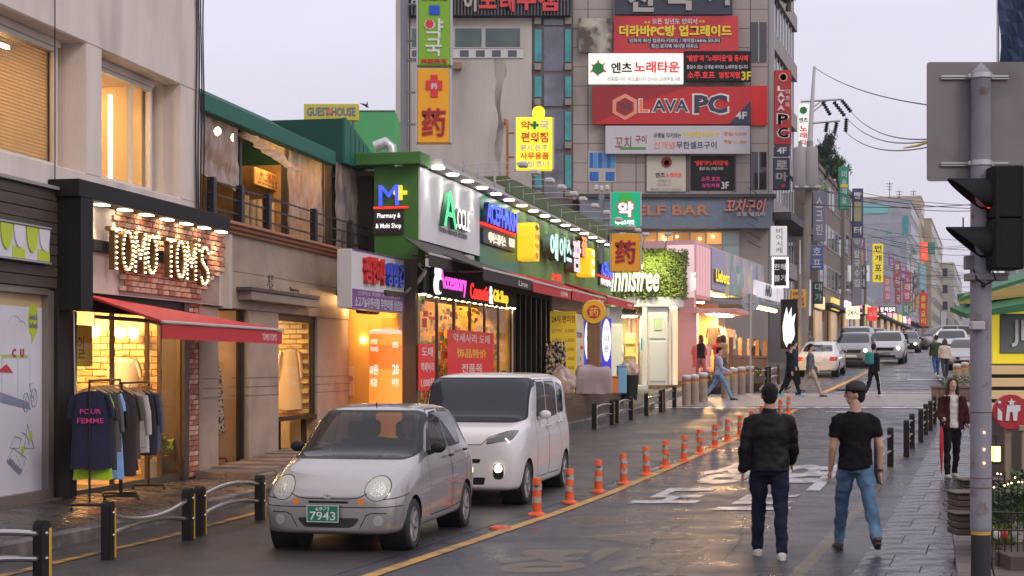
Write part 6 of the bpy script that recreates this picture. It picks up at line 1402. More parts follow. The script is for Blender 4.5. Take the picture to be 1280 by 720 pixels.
board(854,937,66,104,blk,'black signboard with red and white Korean lettering and 3F',(('"쏠밤"과 "노래타운"을 동시에',redi,895,75,76,8,.04),('즐길수 있는 신개념 라이브 노래주점 입니다',wpi,895,86,76,5,.02),('소주.호프',redi,875,96,34,9,.04),('엄청저렴',redi,910,96,26,8,.04),('3F',yel,931,97,12,11,.04)),.3)
board(740,937,110,157,M('lava_red',(.50,.015,.018),.4),'long red LAVA PC signboard with hexagon logo and 4F',(([(740,110),(860,110),(800,130),(740,157)],M('lava_dark_red',(.30,.01,.015),.4),0,0,0,0,0,.006),([(909,157),(937,128),(937,157)],navyi,0,0,0,0,0,.008),([(765+15.5,119),(795.5,127),(795.5,143),(780.5,152),(765,143),(765,127)],M('salmon',(.72,.28,.18),.4),0,0,0,0,0,.03),([(780.5,124),(791,130),(791,141),(780.5,147),(769.5,141),(769.5,130)],M('lava_dark_red',(.30,.01,.015),.4),0,0,0,0,0,.04),('THE',navyi,780.5,135.5,15,8,.04,.06),('L',wpi,804,134,14,18,.10,.03),('L',M('salmon2',(.75,.22,.08),.4),804,134,11,16,.05,.06),('AVA',wpi,837,134,48,18,.10,.03),('AVA',navyi,837,134,44,15,.03,.06),('PC',wpi,887,132,46,27,.12,.03),('PC',navyi,887,132,41,23,.07,.06),('4F',wpi,925,146,14,9,.04,.03)),.25)
board(756,936,159,194,M('pale_lilac_board',(.50,.48,.52),.4),'pale signboard with red script below the LAVA board',(('꼬치',M('dark_red_ink',(.4,.04,.03),.5),778,180,20,16,.0),('구이',M('dark_red_ink',(.4,.04,.03),.5),800,176,14,10,.02),('유행을 타지않는',navyi,833,171,34,6,.01),('"신세대를 위하여"',yel,874,170,44,7,.04),('신개념',M('salmon2',(.75,.22,.08),.4),829,183,26,9,.01),('무한셀프구이',navyi,869,183,50,9,.02),('평일 9,900',M('orange_ink',(.75,.2,.02),.5),917,169,28,5,.02),('주말 11,900',M('orange_ink',(.75,.2,.02),.5),917,179,28,5,.02),('#',lf2 if 0 else M('green_ink2',(.08,.25,.05),.5),790,187,32,3,0)),.3)
Q_g=M('leaf_print',(.12,.28,.05),.5)
board(808,857,195,240,M('cream_board2',(.52,.49,.42),.5),'cream poster board with red Korean lettering and emblem',(('@',M('dark_red_ink',(.4,.04,.03),.5),833,203,13,13,0),('@',Q_g,833,204,7,7,0),('엔츠',blk,825,219,12,6,.03),('노래타운',redi,842,219,20,6,.03),('•전화됩니다',gry,830,226,18,4,.01),('•리스홉니다',gry,830,231,18,4,.01),('문의 010-2345',gry,832,237,38,4,.02)),.05,th=.05)
board(863,918,195,238,blk,'black poster board with pink lettering and white 3F',(('"쏠밤"과"노래타운"을',redi,889,204,42,6,.03),('즐길수 있는 신개념 라이브',wpi,889,211,30,4,.01),('소주.호프',M('pink_ink',(.7,.05,.25),.5),888,224,24,6,.03),('엄청저렴',M('pink_ink',(.7,.05,.25),.5),888,232,22,5,.03),('3F',wpi,906,232,9,9,.03)),.05,th=.05)
Q=thing('signboard','ribbed black signboard with red and grey letters, top left of the tall building','sign',(0,TD,0)); b=MB(); b.bbox(TX(513),TX(713),-.5,-.1,TZ(23),TZ(-30),.03); b.build('board',blk,Q)
for k in range(48):b=MB(); b.box(TX(515+4.12*k),TX(516.6+4.12*k),-.56,-.5,TZ(22),TZ(-28)); b.build('rib',M('rib_grey',(.10,.095,.10),.5),Q)
for t,m,x,y,w,h in(('하',gry,521,5,14,20),('이',gry,588,5,16,26),('노',M('red_3d',(.62,.05,.05),.4),610,3,22,22),('래',M('red_3d',(.62,.05,.05),.4),634,5,18,26),('주',M('red_3d',(.62,.05,.05),.4),658,4,24,24),('점',M('red_3d',(.62,.05,.05),.4),685,4,24,26)):text(t,TX(x),-.62,TZ(y),w*ts,h*ts,m,Q,bold=.07,depth=.1)
# signs on poles above the pharmacy roof
greym=M('pole_grey',(.20,.21,.24),.5,.3)
def sgn(name,label,px0,px1,py0,py1,D,bg,items,th=.3,side=None,pole=None,arms=()):
 s=D/F; X=lambda p:(p-HX)*s; Z=lambda p:EYE+(HY-p)*s
 Q=board(px0,px1,py0,py1,bg,label,items,0,D,th,name)
 if side:b=MB(); b.bbox(X(px1),X(px1)+.06,-th+.02,.0,Z(py1),Z(py0),.01); b.bbox(X(px0)-.05,X(px0),-th+.02,.0,Z(py1),Z(py0),.01); b.build('edge_frame',side,Q)
 if pole:p0,w,y0,y1,m=pole; b=MB(); b.bbox(X(p0-w/2),X(p0+w/2),.0,w*s,Z(y1),Z(y0),.02); b.build('pole',m,Q)
 for(a,c,y)in arms:b=MB(); b.bbox(X(a),X(c),.02,.1,Z(y+1),Z(y-1),.005); b.build('bracket',m if pole else greym,Q)
 return Q
grl=M('lime_green_board',(.20,.42,.02),.4); orb=M('orange_board',(.78,.36,.01),.4); silv=M('silver_edge',(.45,.44,.44),.35,.5)
red3=M('red_print',(.62,.03,.03),.4)
sgn('vertical_sign','tall lime green vertical pharmacy sign on the grey pole',524,563,-8,85,38,grl,(('#',M('blue_square',(.01,.08,.5),.4),544,17,13,12,0),('약',wpi,543,40,24,26,.02,.02),('@',red3,538,34,10,10,0),('국',wpi,543,63,20,22,.03,.02),('韓國藥局',red3,543,80,32,6,.02),('약국&마트',navyi,544,3,32,5,.02)),.35,silv,(505,9,-20,300,greym),((509,525,5),(509,525,50),(509,525,75)))
sgn('vertical_sign','orange vertical pharmacy sign with red cross and Chinese character on the grey pole',523,562,89,181,38,orb,(([(533,104),(539,104),(539,97),(548,97),(548,104),(553.5,104),(553.5,116),(548,116),(548,125),(539,125),(539,116),(533,116)],red3,0,0,0,0,0,.02),('药',wpi,543.5,111,8,7,.03,.04),('药',M('red_outline',(.62,.06,.03),.4),543,156,30,36,.06,.02),('药',M('dark_red_ink',(.25,.02,.01),.5),543,156,29,34,.0,.05)),.35,silv,None,((509,525,115),(509,525,155)))
ylit=M('yellow_lit_board',(.8,.7,.03),.4,emit=(1,.86,.04),es=.72); blu_i=M('blue_print',(.02,.2,.55),.4)
Q=sgn('vertical_sign','yellow lit convenience pharmacy sign on the orange pole',645,690,149,214,47,ylit,(('약',M('orange_ink2',(.8,.15,.03),.4),657,159,12,11,.06),('✚',M('green_ink',(.01,.22,.05),.5),668,159,10,10,.05),('국',wpi,680,159,12,11,.06),('편의점',M('orange_ink2',(.8,.15,.03),.4),668,174,34,13,.07),('팬시.문구',wpi,667,187,34,8,.04),('사무용품',M('orange_ink2',(.8,.15,.03),.4),668,197,36,9,.06),('웰빙코너',wpi,668,207,36,8,.04)),.4,silv,(634,3.5,149,260,M('orange_pole',(.55,.2,.06),.5)),((634,645,166),(634,645,196)))
s=47/F
b=MB(); b.lathe([(.001,0),(8*s,0),(8*s,.3),(.001,.3)],24,((673-HX)*s,-.4,EYE+(HY-143)*s),'y'); b.build('knob',ylit,Q)
sgn('square_sign','square green pharmacy sign with large white character on a grey pole',764,799,241,284,52,M('green_lit',(.0,.32,.16),.4,emit=(0,.8,.4),es=.25),(('#',M('green_mid',(.03,.36,.05),.4,emit=(.1,.9,.1),es=.15),781,248,14,11,0),('약',M('red_glow2',(.8,.05,.05),.4),781,263,22,22,.14,.02),('약',Lw,781,263,19,19,.08,.06),('에이스약국',Lw,780,279,24,6,.07,.04)),.3,silv,(752,7,243,330,greym),((752,765,250),(752,765,275)))
sgn('square_sign','orange square sign with red Chinese medicine character below the green one',763,799,293,340,52,orb,(('药',M('red_outline',(.62,.06,.03),.4),781,316,26,30,.06,.02),('药',M('dark_red_ink',(.25,.02,.01),.5),781,316,25,28,.0,.05)),.3,silv,None,((752,765,300),))
Q=thing('floodlight','cluster of white floodlights on top of the grey pole beside the green pharmacy sign','floodlight',at(752,240,52.2));
for k in(-1,0,1):b=MB(); b.bbox(k*.18-.07,k*.18+.07,-.12,.1,.02+.03*abs(k),.2+.03*abs(k),.03); b.build('lamp_head',M('lamp_head',(.55,.54,.52),.35,.4),Q)
GH=thing('green_building','plain light green building behind the terrace roof','building',(0,62,0)); s=62/F; b=MB(); b.bbox((380-HX)*s,(494-HX)*s,0,8,2,EYE+(HY-139)*s,.02); b.build('wall',M('light_green_wall',(.08,.36,.13),.7,var=.06),GH); b=MB(); b.bbox((392-HX)*s,(494-HX)*s,-.05,.2,EYE+(HY-139)*s,EYE+(HY-137.5)*s,.02); b.build('coping',M('pale_trim',(.42,.38,.35),.5),GH)
Q=board(381,449,131,152,M('guest_sign_yellow',(.55,.47,.05),.5),'yellow GUEST HOUSE sign on the roof behind the green canopy',(('GUEST HOUSE',M('guest_blue',(.10,.16,.28),.5),415,141,60,11,.04),('@',M('guest_red',(.6,.15,.12),.5),413.5,141,7,7,0)),0,58,.25)
s=58/F; b=MB(); b.box((384-HX)*s,(386-HX)*s,.0,.1,EYE+(HY-190)*s,EYE+(HY-152)*s); b.build('leg',greym,Q); b=MB(); b.box((440-HX)*s,(442-HX)*s,.0,.1,EYE+(HY-190)*s,EYE+(HY-152)*s); b.build('leg',greym,Q)
BD=thing('bird','small dark bird flying above the guest house sign','bird',at(457,132,50)); b=MB(); b.ell((0,0,0),.12,.04,.035,10,6,Matrix.Rotation(radians(35),3,'Y')); b.add([(0,0,.02),(-.22,.05,.12),(-.08,-.02,.0)],[(0,1,2)]); b.add([(0,0,.02),(.05,.1,.16),(.08,0,0)],[(0,1,2)]); b.build('body',dark_m,BD,'x')
Q=thing('vent_duct','silver bent vent duct on the roof by the tall concrete wall','duct',(0,0,0)); b=MB(); b.tube([at(468,184,44),at(482,178,44),at(489,184,44),at(490,200,44)],.16,12); b.build('pipe',M('duct_silver',(.5,.5,.5),.35,.7),Q,'x')
# pink shop and open-fronted shop beyond the cross street
FC=Fac(6.66-.337*57,.337,57.)
PK=FC.thing('pink_shop','pink shop front with tall panelled side wall beyond the cross street','shop front')
pk=M('pink_wall',(.70,.38,.42),.5); pz=zg(58)+.15
def c_(px,off=0):return FC.u(px,off)
def cz(px,py,off=0):return FC.z(px,py,off)
e1=c_(888)
part('wall',pk,PK,(0,.3,-3,0,cz(868,385),cz(868,300))); part('fascia',pk,PK,(.3,e1,-3,-.0,cz(868,372),cz(868,300)),bev=.02)
for k in range(5):part('panel_rib',M('pink_rib',(.76,.48,.50),.4,emit=(1,.6,.6),es=.25),PK,(lerp(.3,e1,k/5),lerp(.3,e1,k/5)+.25,.0,.06,cz(868,368),cz(868,305)),bev=.01)
b=MB(); b.box(-.02,0,.0,1.0,cz(868,372),cz(868,306)); b.build('side_panel',M('pink_light_panel',(.8,.55,.55),.4,emit=(1,.7,.7),es=.5),PK)
part('side_wall',pk,PK,(.0,.25,-.6,.1,pz,cz(868,384))); part('back_wall',M('pink_inner',(.75,.45,.38),.6),PK,(0,e1,-2.5,-2.4,pz,cz(868,385))); part('awning',M('pink_awning',(.65,.35,.35),.6),PK,(-.2,e1,0,1.6,cz(868,392),cz(868,386)),bev=.01)
for k in range(4):part('ceiling_lamp',lamp_w,PK,(lerp(.2,e1,k/4)+.1,lerp(.2,e1,k/4)+.5,.4,.9,cz(868,393.5),cz(868,392.2)))
part('shop_floor',tile_fl,PK,(0,e1,-2.5,1,pz-.4,pz))
SB=FC.thing('patterned_fascia_shop','shop with pastel patterned fascia and open timber terrace','shop front'); e2=c_(955)
part('fascia',M('pastel_fascia',(.50,.42,.44),.5,var=.2,vs=.7,dirt=(.22,.32,.30),ds=.5,dlo=.5,dhi=.56),SB,(e1+.02,e2,-1,.02,cz(889,363),cz(889,308)),bev=.02)
for k in range(10):
 u=lerp(e1+.6,e2-.3,k/9); z=cz(889,340)+.5*sin(k*2.1); flat(SB,disc_pts(u,z,.45,.3+.12*sin(k),10),M('pastel_%d'%(k%4),((.12,.35,.30),(.65,.35,.3),(.55,.5,.25),(.35,.30,.5))[k%4],.5),.025,'print')
part('fascia_lilac',M('lilac_panel',(.40,.36,.52),.5),SB,(e1+.05,c_(904),.03,.06,cz(889,362),cz(889,310)),bev=.01); text('Liebenz',(c_(890)+c_(907))/2,-.12,cz(898,346),c_(907)-c_(890),16/F*60,Ly,SB,bold=.05,depth=.08)
can=M('blue_grey_canopy',(.20,.25,.30),.6)
part('canopy',can,SB,(e1+.3,c_(980,1.8),-.3,1.8,cz(920,372,1.8)-.05,cz(920,372,1.8)+.12),bev=.02)
for k in range(16):u=lerp(e1+.6,c_(978,1.8),k/15); b=MB(); b.ell((u,-1.5,cz(920,372,1.8)-.12),.09,.09,.07,8,5); b.build('canopy_bulb',lit('canopy_bulb',(1,.68,.3),16),SB,'x')
part('back_wall',M('shop_inner',(.45,.28,.15),.6,var=.3,vs=1),SB,(e1,e2+2.5,-2.4,-2.3,pz,cz(889,372))); part('side_wall',M('shop_inner',(.45,.28,.15),.6),SB,(e1-.1,e1,-2.4,.3,pz,cz(889,380))); part('shop_floor',tile_fl,SB,(e1,e2+3,-2.4,1.6,pz-.4,pz))
for k in range(3):part('ceiling_lamp',lamp_w,SB,(e1+1+2.2*k,e1+1.5+2.2*k,-1.2,-.8,cz(889,374),cz(889,373)))
tw=M('terrace_timber',(.20,.095,.045),.6,var=.25,vs=2)
TR=FC.thing('timber_terrace','dark timber plank terrace fence in front of the patterned shop','fence'); ut=c_(916,1.4)
k=0; u=ut
while u<c_(958,1.4):
 part('plank',tw,TR,(u,u+.20,1.35,1.41,pz-.1,pz+.85),bev=.01); u+=.215
part('rail',tw,TR,(ut,u,1.3,1.45,pz+.87,pz+.95));
for k in range(5):part('post',tw,TR,(lerp(ut,u,k/4),lerp(ut,u,k/4)+.12,1.25,1.40,pz-.1,pz+1.6),bev=.01)
rnd=random.Random(6)
for k,(px,o_f,c,L,lb)in enumerate(((892,.4,(.03,.02,.02),.9,'black dress displayed at the pink shop'),(899,.3,(.55,.5,.45),.9,'cream coat displayed beside the black dress'),(905,.2,(.5,.35,.25),1.0,'tan coat hanging before the patterned shop'),(912,.1,(.6,.55,.5),.8,'white blouse hanging before the patterned shop'))):
 p=FC.P(c_(px,o_f),o_f,pz+2.15); garment('garment',lb,(p.x,p.y,p.z),.3,L,.5,M('far_cloth_%d'%k,c,.8),'dress',.4,90+k,group='clothes shown beyond the cross street')
for k,(px,c)in enumerate(((874,(.62,.10,.10)),(880,(.75,.4,.4)))):
 p=FC.P(c_(px,.6),.6,pz+1.4); garment('garment',['red garment low at the pink shop entrance','pink garment low at the pink shop entrance'][k],(p.x,p.y,p.z),.3,.8,.5,M('far_cloth_r%d'%k,c,.8),'shirt',.3,95+k,group='clothes shown beyond the cross street')
lit_sign=lambda*a,**k:board(*a,**k)
board(963,983,283,320,wht,'white vertical sign with grey Korean letters beside the side street',(('비',gry,973,289,8,7,.03),('어',gry,973,297,8,7,.03),('시',gry,973,305,8,7,.03),('케',gry,973,313,8,7,.03)),0,70,.2)
Q=board(964,984,322,360,blk,'black sign framed with white bulbs beside the side street',(('한해',wpi,974,334,14,8,.02),('볼기',wpi,974,348,14,8,.02)),0,69,.2); s=69/F
b=MB(); X=lambda p:(p-HX)*s; Z=lambda p:EYE+(HY-p)*s
for k in range(16):
 for xx in(965,983):b.ell((X(xx),-.24,Z(323+2.4*k)),.045,.045,.045,6,4)
for k in range(9):
 for yy in(323,359):b.ell((X(965+2.2*k),-.24,Z(yy)),.045,.045,.045,6,4)
tag(b.build('bulb_frame',lit('white_bulb',(1,.97,.95),4),Q,'all'),kind='stuff')
Q=thing('lit_sculpture_sign','glowing white figure shaped sign on a dark board by the parked cars','sign',(0,63,0)); s=63/F; X=lambda p:(p-HX)*s; Z=lambda p:EYE+(HY-p)*s
b=MB(); b.bbox(X(976),X(997),.0,.1,Z(436),Z(374),.02); b.build('board',blk,Q); b=MB(); b.prism([(X(a),Z(c))for a,c in((983,384),(985,395),(989,384),(989,397),(994,392),(992,405),(993,418),(989,432),(983,434),(979,425),(978,408),(980,395))],-.1,-.02); b.build('figure',lit('white_neon',(.92,1,.98),1.2),Q)
SC=FC.thing('corner_fascia','white ribbed lit fascia at the end of the blue grey canopy','sign'); a,c=c_(943,.9),c_(978,.9)
for k in range(9):part('fascia_panel',M('white_ribbed',(.6,.58,.62),.4,emit=(.95,.92,1),es=.35),SC,(lerp(a,c,k/9)+.02,lerp(a,c,(k+1)/9)-.02,.85,.95,cz(943,370,.9)*0+cz(950,372,.9),cz(950,352,.9)),bev=.01)
text('AND',lerp(a,c,.4),-1.0,cz(960,364,.9),1.6,.5,navyi,SC,bold=.03,ext=.02)
# the row of buildings running up the street
FR=Fac(-11.3,RT,90.)
def rowbuilding(label,D0,D1,top_py,px_ref,col,floors,side_w=9.,dx=0.,wincol=None,name='far_building',base=None,setb=0.,roofbits=True,sidewin=False):
 """block whose near side wall faces the camera and whose front runs along the street"""
 Q=thing(name,label,'building',(-11.3+dx+RT*D0,D0,0),FR.rz); k=sqrt(1+RT*RT); L=(D1-D0)*k; zt=EYE+(HY-top_py)/F*D0; zb=zg(D0)-.5
 wm=M('row_wall_%s'%label[:14].replace(' ','_'),col,.75,var=.15,vs=.5,dirt=tuple(c*.62 for c in col),ds=.5,dlo=.5,dhi=.75)
 part('wall',wm,Q,(0,L-.05,-side_w,0,zb,zt)); part('roof_parapet',wm,Q,(-.06,L-.04,-side_w-.05,.08,zt,zt+.35),bev=.03)
 wc=wincol or dkg; fh=(zt-zb-4.2)/max(1,floors-1); nw=max(2,int(L/2.6))
 for f in range(floors):
  z0=zb+.6 if f==0 else zb+4.2+(f-1)*fh+.8; z1=zb+3.4 if f==0 else z0+fh*.55
  for j in range(nw):
   u=L*(j+.15)/nw; w=L/nw*.7
   q=part('window',ff,Q,(u,u+w,.0,.06,z0,z1)); part('pane',wc,q,(u+.08,u+w/2-.03,.06,.08,z0+.08,z1-.08)); part('pane',wc,q,(u+w/2+.03,u+w-.08,.06,.08,z0+.08,z1-.08))
  if sidewin and f>0:
   for j in range(3):
    o_=-1.2-2.4*j; q=part('window',ff,Q,(-.06,0,o_-1.2,o_,z0,z1)); part('pane',wc,q,(-.08,-.06,o_-1.12,o_-.08,z0+.08,z1-.08))
 part('canopy',M('dark_roof',(.05,.045,.05),.6),Q,(.2,L-.3,.0,.9,zb+3.6,zb+3.8))
 return Q,zb,zt
R1=rowbuilding('brown brick three storey building with a rooftop tree beside the utility pole',101,116,210,1015,(.21,.165,.14),4,9,.0)
R2=rowbuilding('grey brown building with crowded signs behind the utility pole',117,124,236,1045,(.24,.20,.18),4,10,.2)
R3=rowbuilding('dark grey building with vertical shop signs in the middle of the row',125,138,250,1070,(.17,.16,.17),4,10,-.6)
R4=rowbuilding('large pale grey tiled building facing the crowded junction',215,240,251,1100,(.36,.37,.40),7,34,.0)
rowbuilding('low dark shops beneath the signs in the far row',139,203,386,1100,(.13,.11,.11),2,8,.0)
R5=rowbuilding('beige building with one small rooftop window behind the pale grey block',246,258,247,1140,(.52,.42,.29),7,16,.0,sidewin=False)
R6=rowbuilding('bluish grey narrow building in the distance',205,213,296,1150,(.34,.36,.42),5,12,.0)
R7=rowbuilding('tan apartment like building with many windows near the vanishing point',262,320,275,1170,(.45,.38,.27),7,14,1.0,sidewin=True)
R8=rowbuilding('pale distant building at the far end of the street',335,420,330,1190,(.42,.38,.33),5,14,3.0,sidewin=True)
R9=rowbuilding('hazy far block closing the street',470,560,372,1200,(.45,.44,.46),4,30,12.0,sidewin=True)
part('glass_strip',teal,R4[0],(-.1,0,-1.0,-.3,R4[1]+4,R4[2]-2)); part('sign_strip',M('aqua_sign',(.2,.5,.5),.5),R4[0],(-.12,0,-8,-3,R4[2]-1.6,R4[2]-.4))
for k in range(8):part('tile_joint',M('joint_grey',(.22,.23,.26),.7),R4[0],(-.01,0.0,-13,0,R4[1]+2+k*2.2,R4[1]+2.05+k*2.2))
for name,px,top,D in(('roof_aerial',1124,238,216),('roof_aerial',1142,238,247),('roof_aerial',1112,228,216)):
 p=at(px,top,D); Q=thing(name,'thin roof aerial %s on the pale buildings far up the street'%{1124:'with three short bars',1142:'on the beige block',1112:'leftmost and tallest'}[px],'aerial',(p.x,p.y,p.z-3),0,'roof aerials'); b=MB(); b.tube([(0,0,0),(0,0,3)],.05,5)
 for j in range(3):b.tube([(-.5+.1*j,0,2.8-.4*j),(.5-.1*j,0,2.8-.4*j)],.04,5)
 b.build('mast',dark_m,Q)
def tree(label,px,py_base,py_top,D,w_px,seed,conif=True,mat=lf2):
 s=D/F; base=at(px,py_base,D); h=(py_base-py_top)*s; w=w_px*s/2; Q=thing('conifer_tree' if conif else 'shrub',label,'tree',base); rnd=random.Random(seed)
 b=MB(); b.tube([(0,0,-.5),(.1,0,h*.4),(0,.1,h*.9)],[.16,.11,.03],7); b.build('trunk',M('bark',(.09,.065,.045),.9,bump=.4),Q)
 lb=MB();
 for k in range(26):
  a=rnd.uniform(0,2*pi); z0=h*rnd.uniform(.0,.8); l=w*(1.1-.85*z0/h)*rnd.uniform(.5,1.2); e_=Vector((l*cos(a),l*sin(a),z0+l*.6)); lb.tube([(0,0,z0*.8),e_*.6+Vector((0,0,z0*.1)),e_],[.04,.03,.01],4)
  for j in range(110):
   t=rnd.uniform(.2,1.1); c=Vector((0,0,z0*.8)).lerp(e_,t)+Vector([rnd.gauss(0,.16*w/1.2)for _ in range(3)]); d=Vector((rnd.uniform(-.6,.6),rnd.uniform(-.6,.6),1 if conif else rnd.uniform(-.5,1))).normalized(); sd_=d.cross(Vector((rnd.uniform(-1,1),rnd.uniform(-1,1),.1))).normalized(); q=rnd.uniform(.12,.30)
   lb.add([c-sd_*q*.18,c+d*q,c+sd_*q*.18,c-d*q*.3],[(0,1,2,3)])
 tag(link('crown',lb.mesh('crown',mat,recalc=False),Q),kind='stuff'); return Q
tree('dark green juniper growing on the roof behind the utility pole',1031,228,163,108,44,3,mat=M('juniper',(.02,.045,.025),.7,var=.4,vs=2)); tree('loose light green shrub on the roof right of the juniper',1046,230,196,113,34,5,False,lf); tree('small shrub at the foot of the juniper on the roof',1022,226,196,105,26,8,False,lf2); tree('dark shrub on the roof of the tall building at the top of the frame',985,2,-16,84,26,9,False,lf2)
def V_(chars,m,px,y0,y1,w,bold=.03,shear=0):
 n=len(chars); return tuple((ch,m,px,y0+(y1-y0)*(i+.5)/n,w,(y1-y0)/n*.78,bold)for i,ch in enumerate(chars))
darkred=M('dark_red_board',(.40,.02,.02),.4)
board(967,988,89,182,darkred,'red vertical LAVA PC sign on the flank of the tall building',(('@',M('salmon',(.72,.28,.18),.4),977.5,98,11,11,0),('@',navyi,977.5,98,8,8,0,.03),)+V_('LAVA',wpi,975,108,140,9,.06)+V_('더라바',wpi,983.5,112,136,5,.02)+V_('PC',wpi,977.5,141,176,16,.12)+V_('PC',navyi,977.5,142,175,13,.06),0,80,.3,'vertical_sign')
board(967,986,183,196,navyi,'small black 4F plate under the red vertical sign',(('4F',wpi,976,189,12,8,.04),),0,80,.3,'vertical_sign'); board(966,986,198,238,navyi,'black vertical sign with large grey letters under the 4F plate',V_('로마',gry,976,200,229,15,.08)+(('@',red3,978,233,5,5,0),),0,79,.3,'vertical_sign')
board(997,1010,131,210,M('white_lit_board',(.6,.6,.56),.4),'white vertical sign with red letters and round emblem left of the utility pole',(('@',M('green_ink',(.01,.22,.05),.5),1003,139,9,9,0),('엔츠',blk,1003,151,11,6,.04))+V_('노래타운',redi,1003,157,192,9,.05)+(('소주',redi,1003,200,9,5,.04),),0,92,.3,'vertical_sign')
board(1048,1060,209,262,M('sea_green_board',(.03,.30,.20),.5),'sea green vertical sign on the brown row',V_('미용재료',wpi,1054,213,256,6,.02)+(('#',yel,1054,233,9,4,0),),0,110,.3,'vertical_sign'); board(1065,1078,236,299,M('navy_board2',(.05,.06,.13),.5),'navy vertical sign with yellow panel in the row',V_('빵',wpi,1071,239,250,9,.04)+(('#',M('yellow_dull',(.35,.33,.16),.5),1071,265,9,24,0),)+V_('터',wpi,1071,282,295,9,.04),0,122,.3,'vertical_sign')
board(1015,1031,240,302,M('lilac_board',(.20,.19,.27),.5),'dull lilac vertical sign on the building behind the utility pole',V_('스크린',wpi,1023,245,296,8,.02),0,97,.3,'vertical_sign'); board(1064,1076,298,382,M('grey_board',(.22,.215,.23),.5),'grey vertical sign with pale letters above the parked cars',V_('칼국수집',wpi,1070,312,360,7,.03)+(('@',M('grey_board3',(.35,.34,.35),.5),1070,303,8,8,0),),0,118,.3,'vertical_sign')
for i,ch in enumerate('번개포차'):board(1090.5,1103,305+12.2*i,316.4+12.2*i,M('yellow_vertical',(.8,.62,.02),.4,emit=(1,.8,.02),es=.35),'yellow lit vertical sign panel, %s one of the stack of four'%['topmost','second','third','lowest'][i],((ch,navyi,1096.7,310.7+12.2*i,8.5,8,.04),),0,140,.3,'vertical_sign',grp='yellow panels of the vertical sign')
board(1077,1086,332,352,wht,'white lit panel left of the yellow vertical sign',(('●',gry,1081,340,5,5,.0),),0,130,.3,'glowing_sign'); board(1058,1063,332,352,wht,'white lit panel left of the grey vertical sign',(),0,120,.3,'glowing_sign')
board(988,1007,362,385,M('orange_small_board',(.70,.33,.02),.4),'orange hanging board near the glowing figure sign',(('100%',navyi,997,367,12,4,.03),('소곱창',dark_m,997,374,14,4,.02),('맛집',dark_m,997,380,14,4,.02)),0,72,.15); board(1006,1013,350,395,wht,'narrow white vertical panel right of the orange board',(),0,80,.2,'vertical_sign'); board(1016,1028,352,380,M('black_green_board',(.03,.05,.05),.5),'black sign with two pale green characters over the white car',(('대',M('pale_green_ink',(.35,.5,.42),.4),1022,359,9,9,.03),('가',M('pale_green_ink',(.35,.5,.42),.4),1022,372,9,9,.03)),0,84,.2)
board(1057,1074,383,399,M('cream_lit',(.7,.66,.5),.4,emit=(1,.92,.6),es=.9),'cream lit shop sign over the parked white van',(('24',gry,1062,391,7,6,.02),('시',gry,1069,391,6,6,.02)),0,100,.2); board(1084,1096,384,401,M('red_lit',(.6,.04,.04),.4,emit=(1,.05,.05),es=.6),'red lit shop sign over the white sports utility car',(('노래',wpi,1090,392,9,8,.03),),0,120,.2); board(1098,1120,383,391,M('plum_board',(.15,.02,.05),.4),'small plum shop sign with white glowing letters in the distance',(('밤·막걸리',Lw,1109,387,18,6,.05),),0,135,.2)
board(1150,1159,303,326,M('red_orange_lit',(.75,.10,.05),.4,emit=(1,.10,.04),es=.5),'glowing red orange vertical sign on the far tan building',(('미',wpi,1154,309,5,5,.02),('소',wpi,1154,318,5,5,.02)),0,215,.4,'vertical_sign'); board(1148,1157,331,363,M('aqua_board',(.22,.48,.50),.5),'pale aqua vertical sign under the glowing red one',V_('치과의원',wpi,1152,333,361,5),0,214,.4,'vertical_sign'); board(1149,1158,366,408,M('bright_red_board',(.62,.03,.05),.5),'bright red vertical sign with yellow character above the silver van',V_('중화요리',yel,1153,369,406,6,.04),0,190,.4,'vertical_sign')
board(1104,1112,345,378,M('rose_board',(.5,.16,.20),.5),'rose coloured vertical sign right of the yellow stack',V_('갈비집',wpi,1108,348,375,5),0,160,.4,'vertical_sign'); board(1128,1138,340,378,M('rose_board2',(.45,.10,.14),.5),'dark rose vertical sign on the bluish building',V_('노래방',wpi,1133,343,375,6),0,180,.4,'vertical_sign'); board(1108,1114,290,330,teal,'teal glass strip sign on the pale grey block',(),0,213,.3,'vertical_sign'); board(1175,1182,390,412,M('white_far',(.5,.5,.5),.4),'white lit sign far down the street',(),0,230,.4,'glowing_sign'); board(1160,1168,303,318,M('green_tarp_board',(.03,.25,.18),.5),'green triangular tarp sign on the far tan building',(),0,250,.4)
rnd=random.Random(31); cols=[(.35,.1,.1),(.1,.15,.35),(.4,.38,.36),(.08,.25,.15),(.5,.35,.08),(.1,.09,.1),(.3,.12,.3),(.45,.42,.4)]
adj=['wine red','dark blue','pale grey','bottle green','mustard','black','purple','off white']
for k in range(22):
 D=rnd.uniform(94,250); off=rnd.uniform(.4,1.0); z0=zg(D)+rnd.uniform(3.2,8.5); p=FR.P((D-90)*1.0464,off,z0); w,h=rnd.uniform(.5,1.0),rnd.uniform(1.2,3.2); i=rnd.randrange(8)
 Q=thing('shop_sign','','sign',(p.x,p.y,p.z),0,'small projecting signs in the far row'); Q['label']='small %s projecting shop sign in the crowded far row of the street'%adj[i]
 b=MB(); b.bbox(-w/2,w/2,-.12,.12,0,h,.03); b.build('board',M('row_sign_%d'%i,cols[i],.5,emit=cols[i]if rnd.random()<.3 and i==2 else None,es=.6),Q); wds=('호프','커피','미용실','당구장','약국','분식','옷가게','피시방')[k%8]
 for j,ch in enumerate(wds):text(ch,0,-.14,h-h*(j+.5)/len(wds),w*.6,h/len(wds)*.65,wpi,Q,bold=.02)
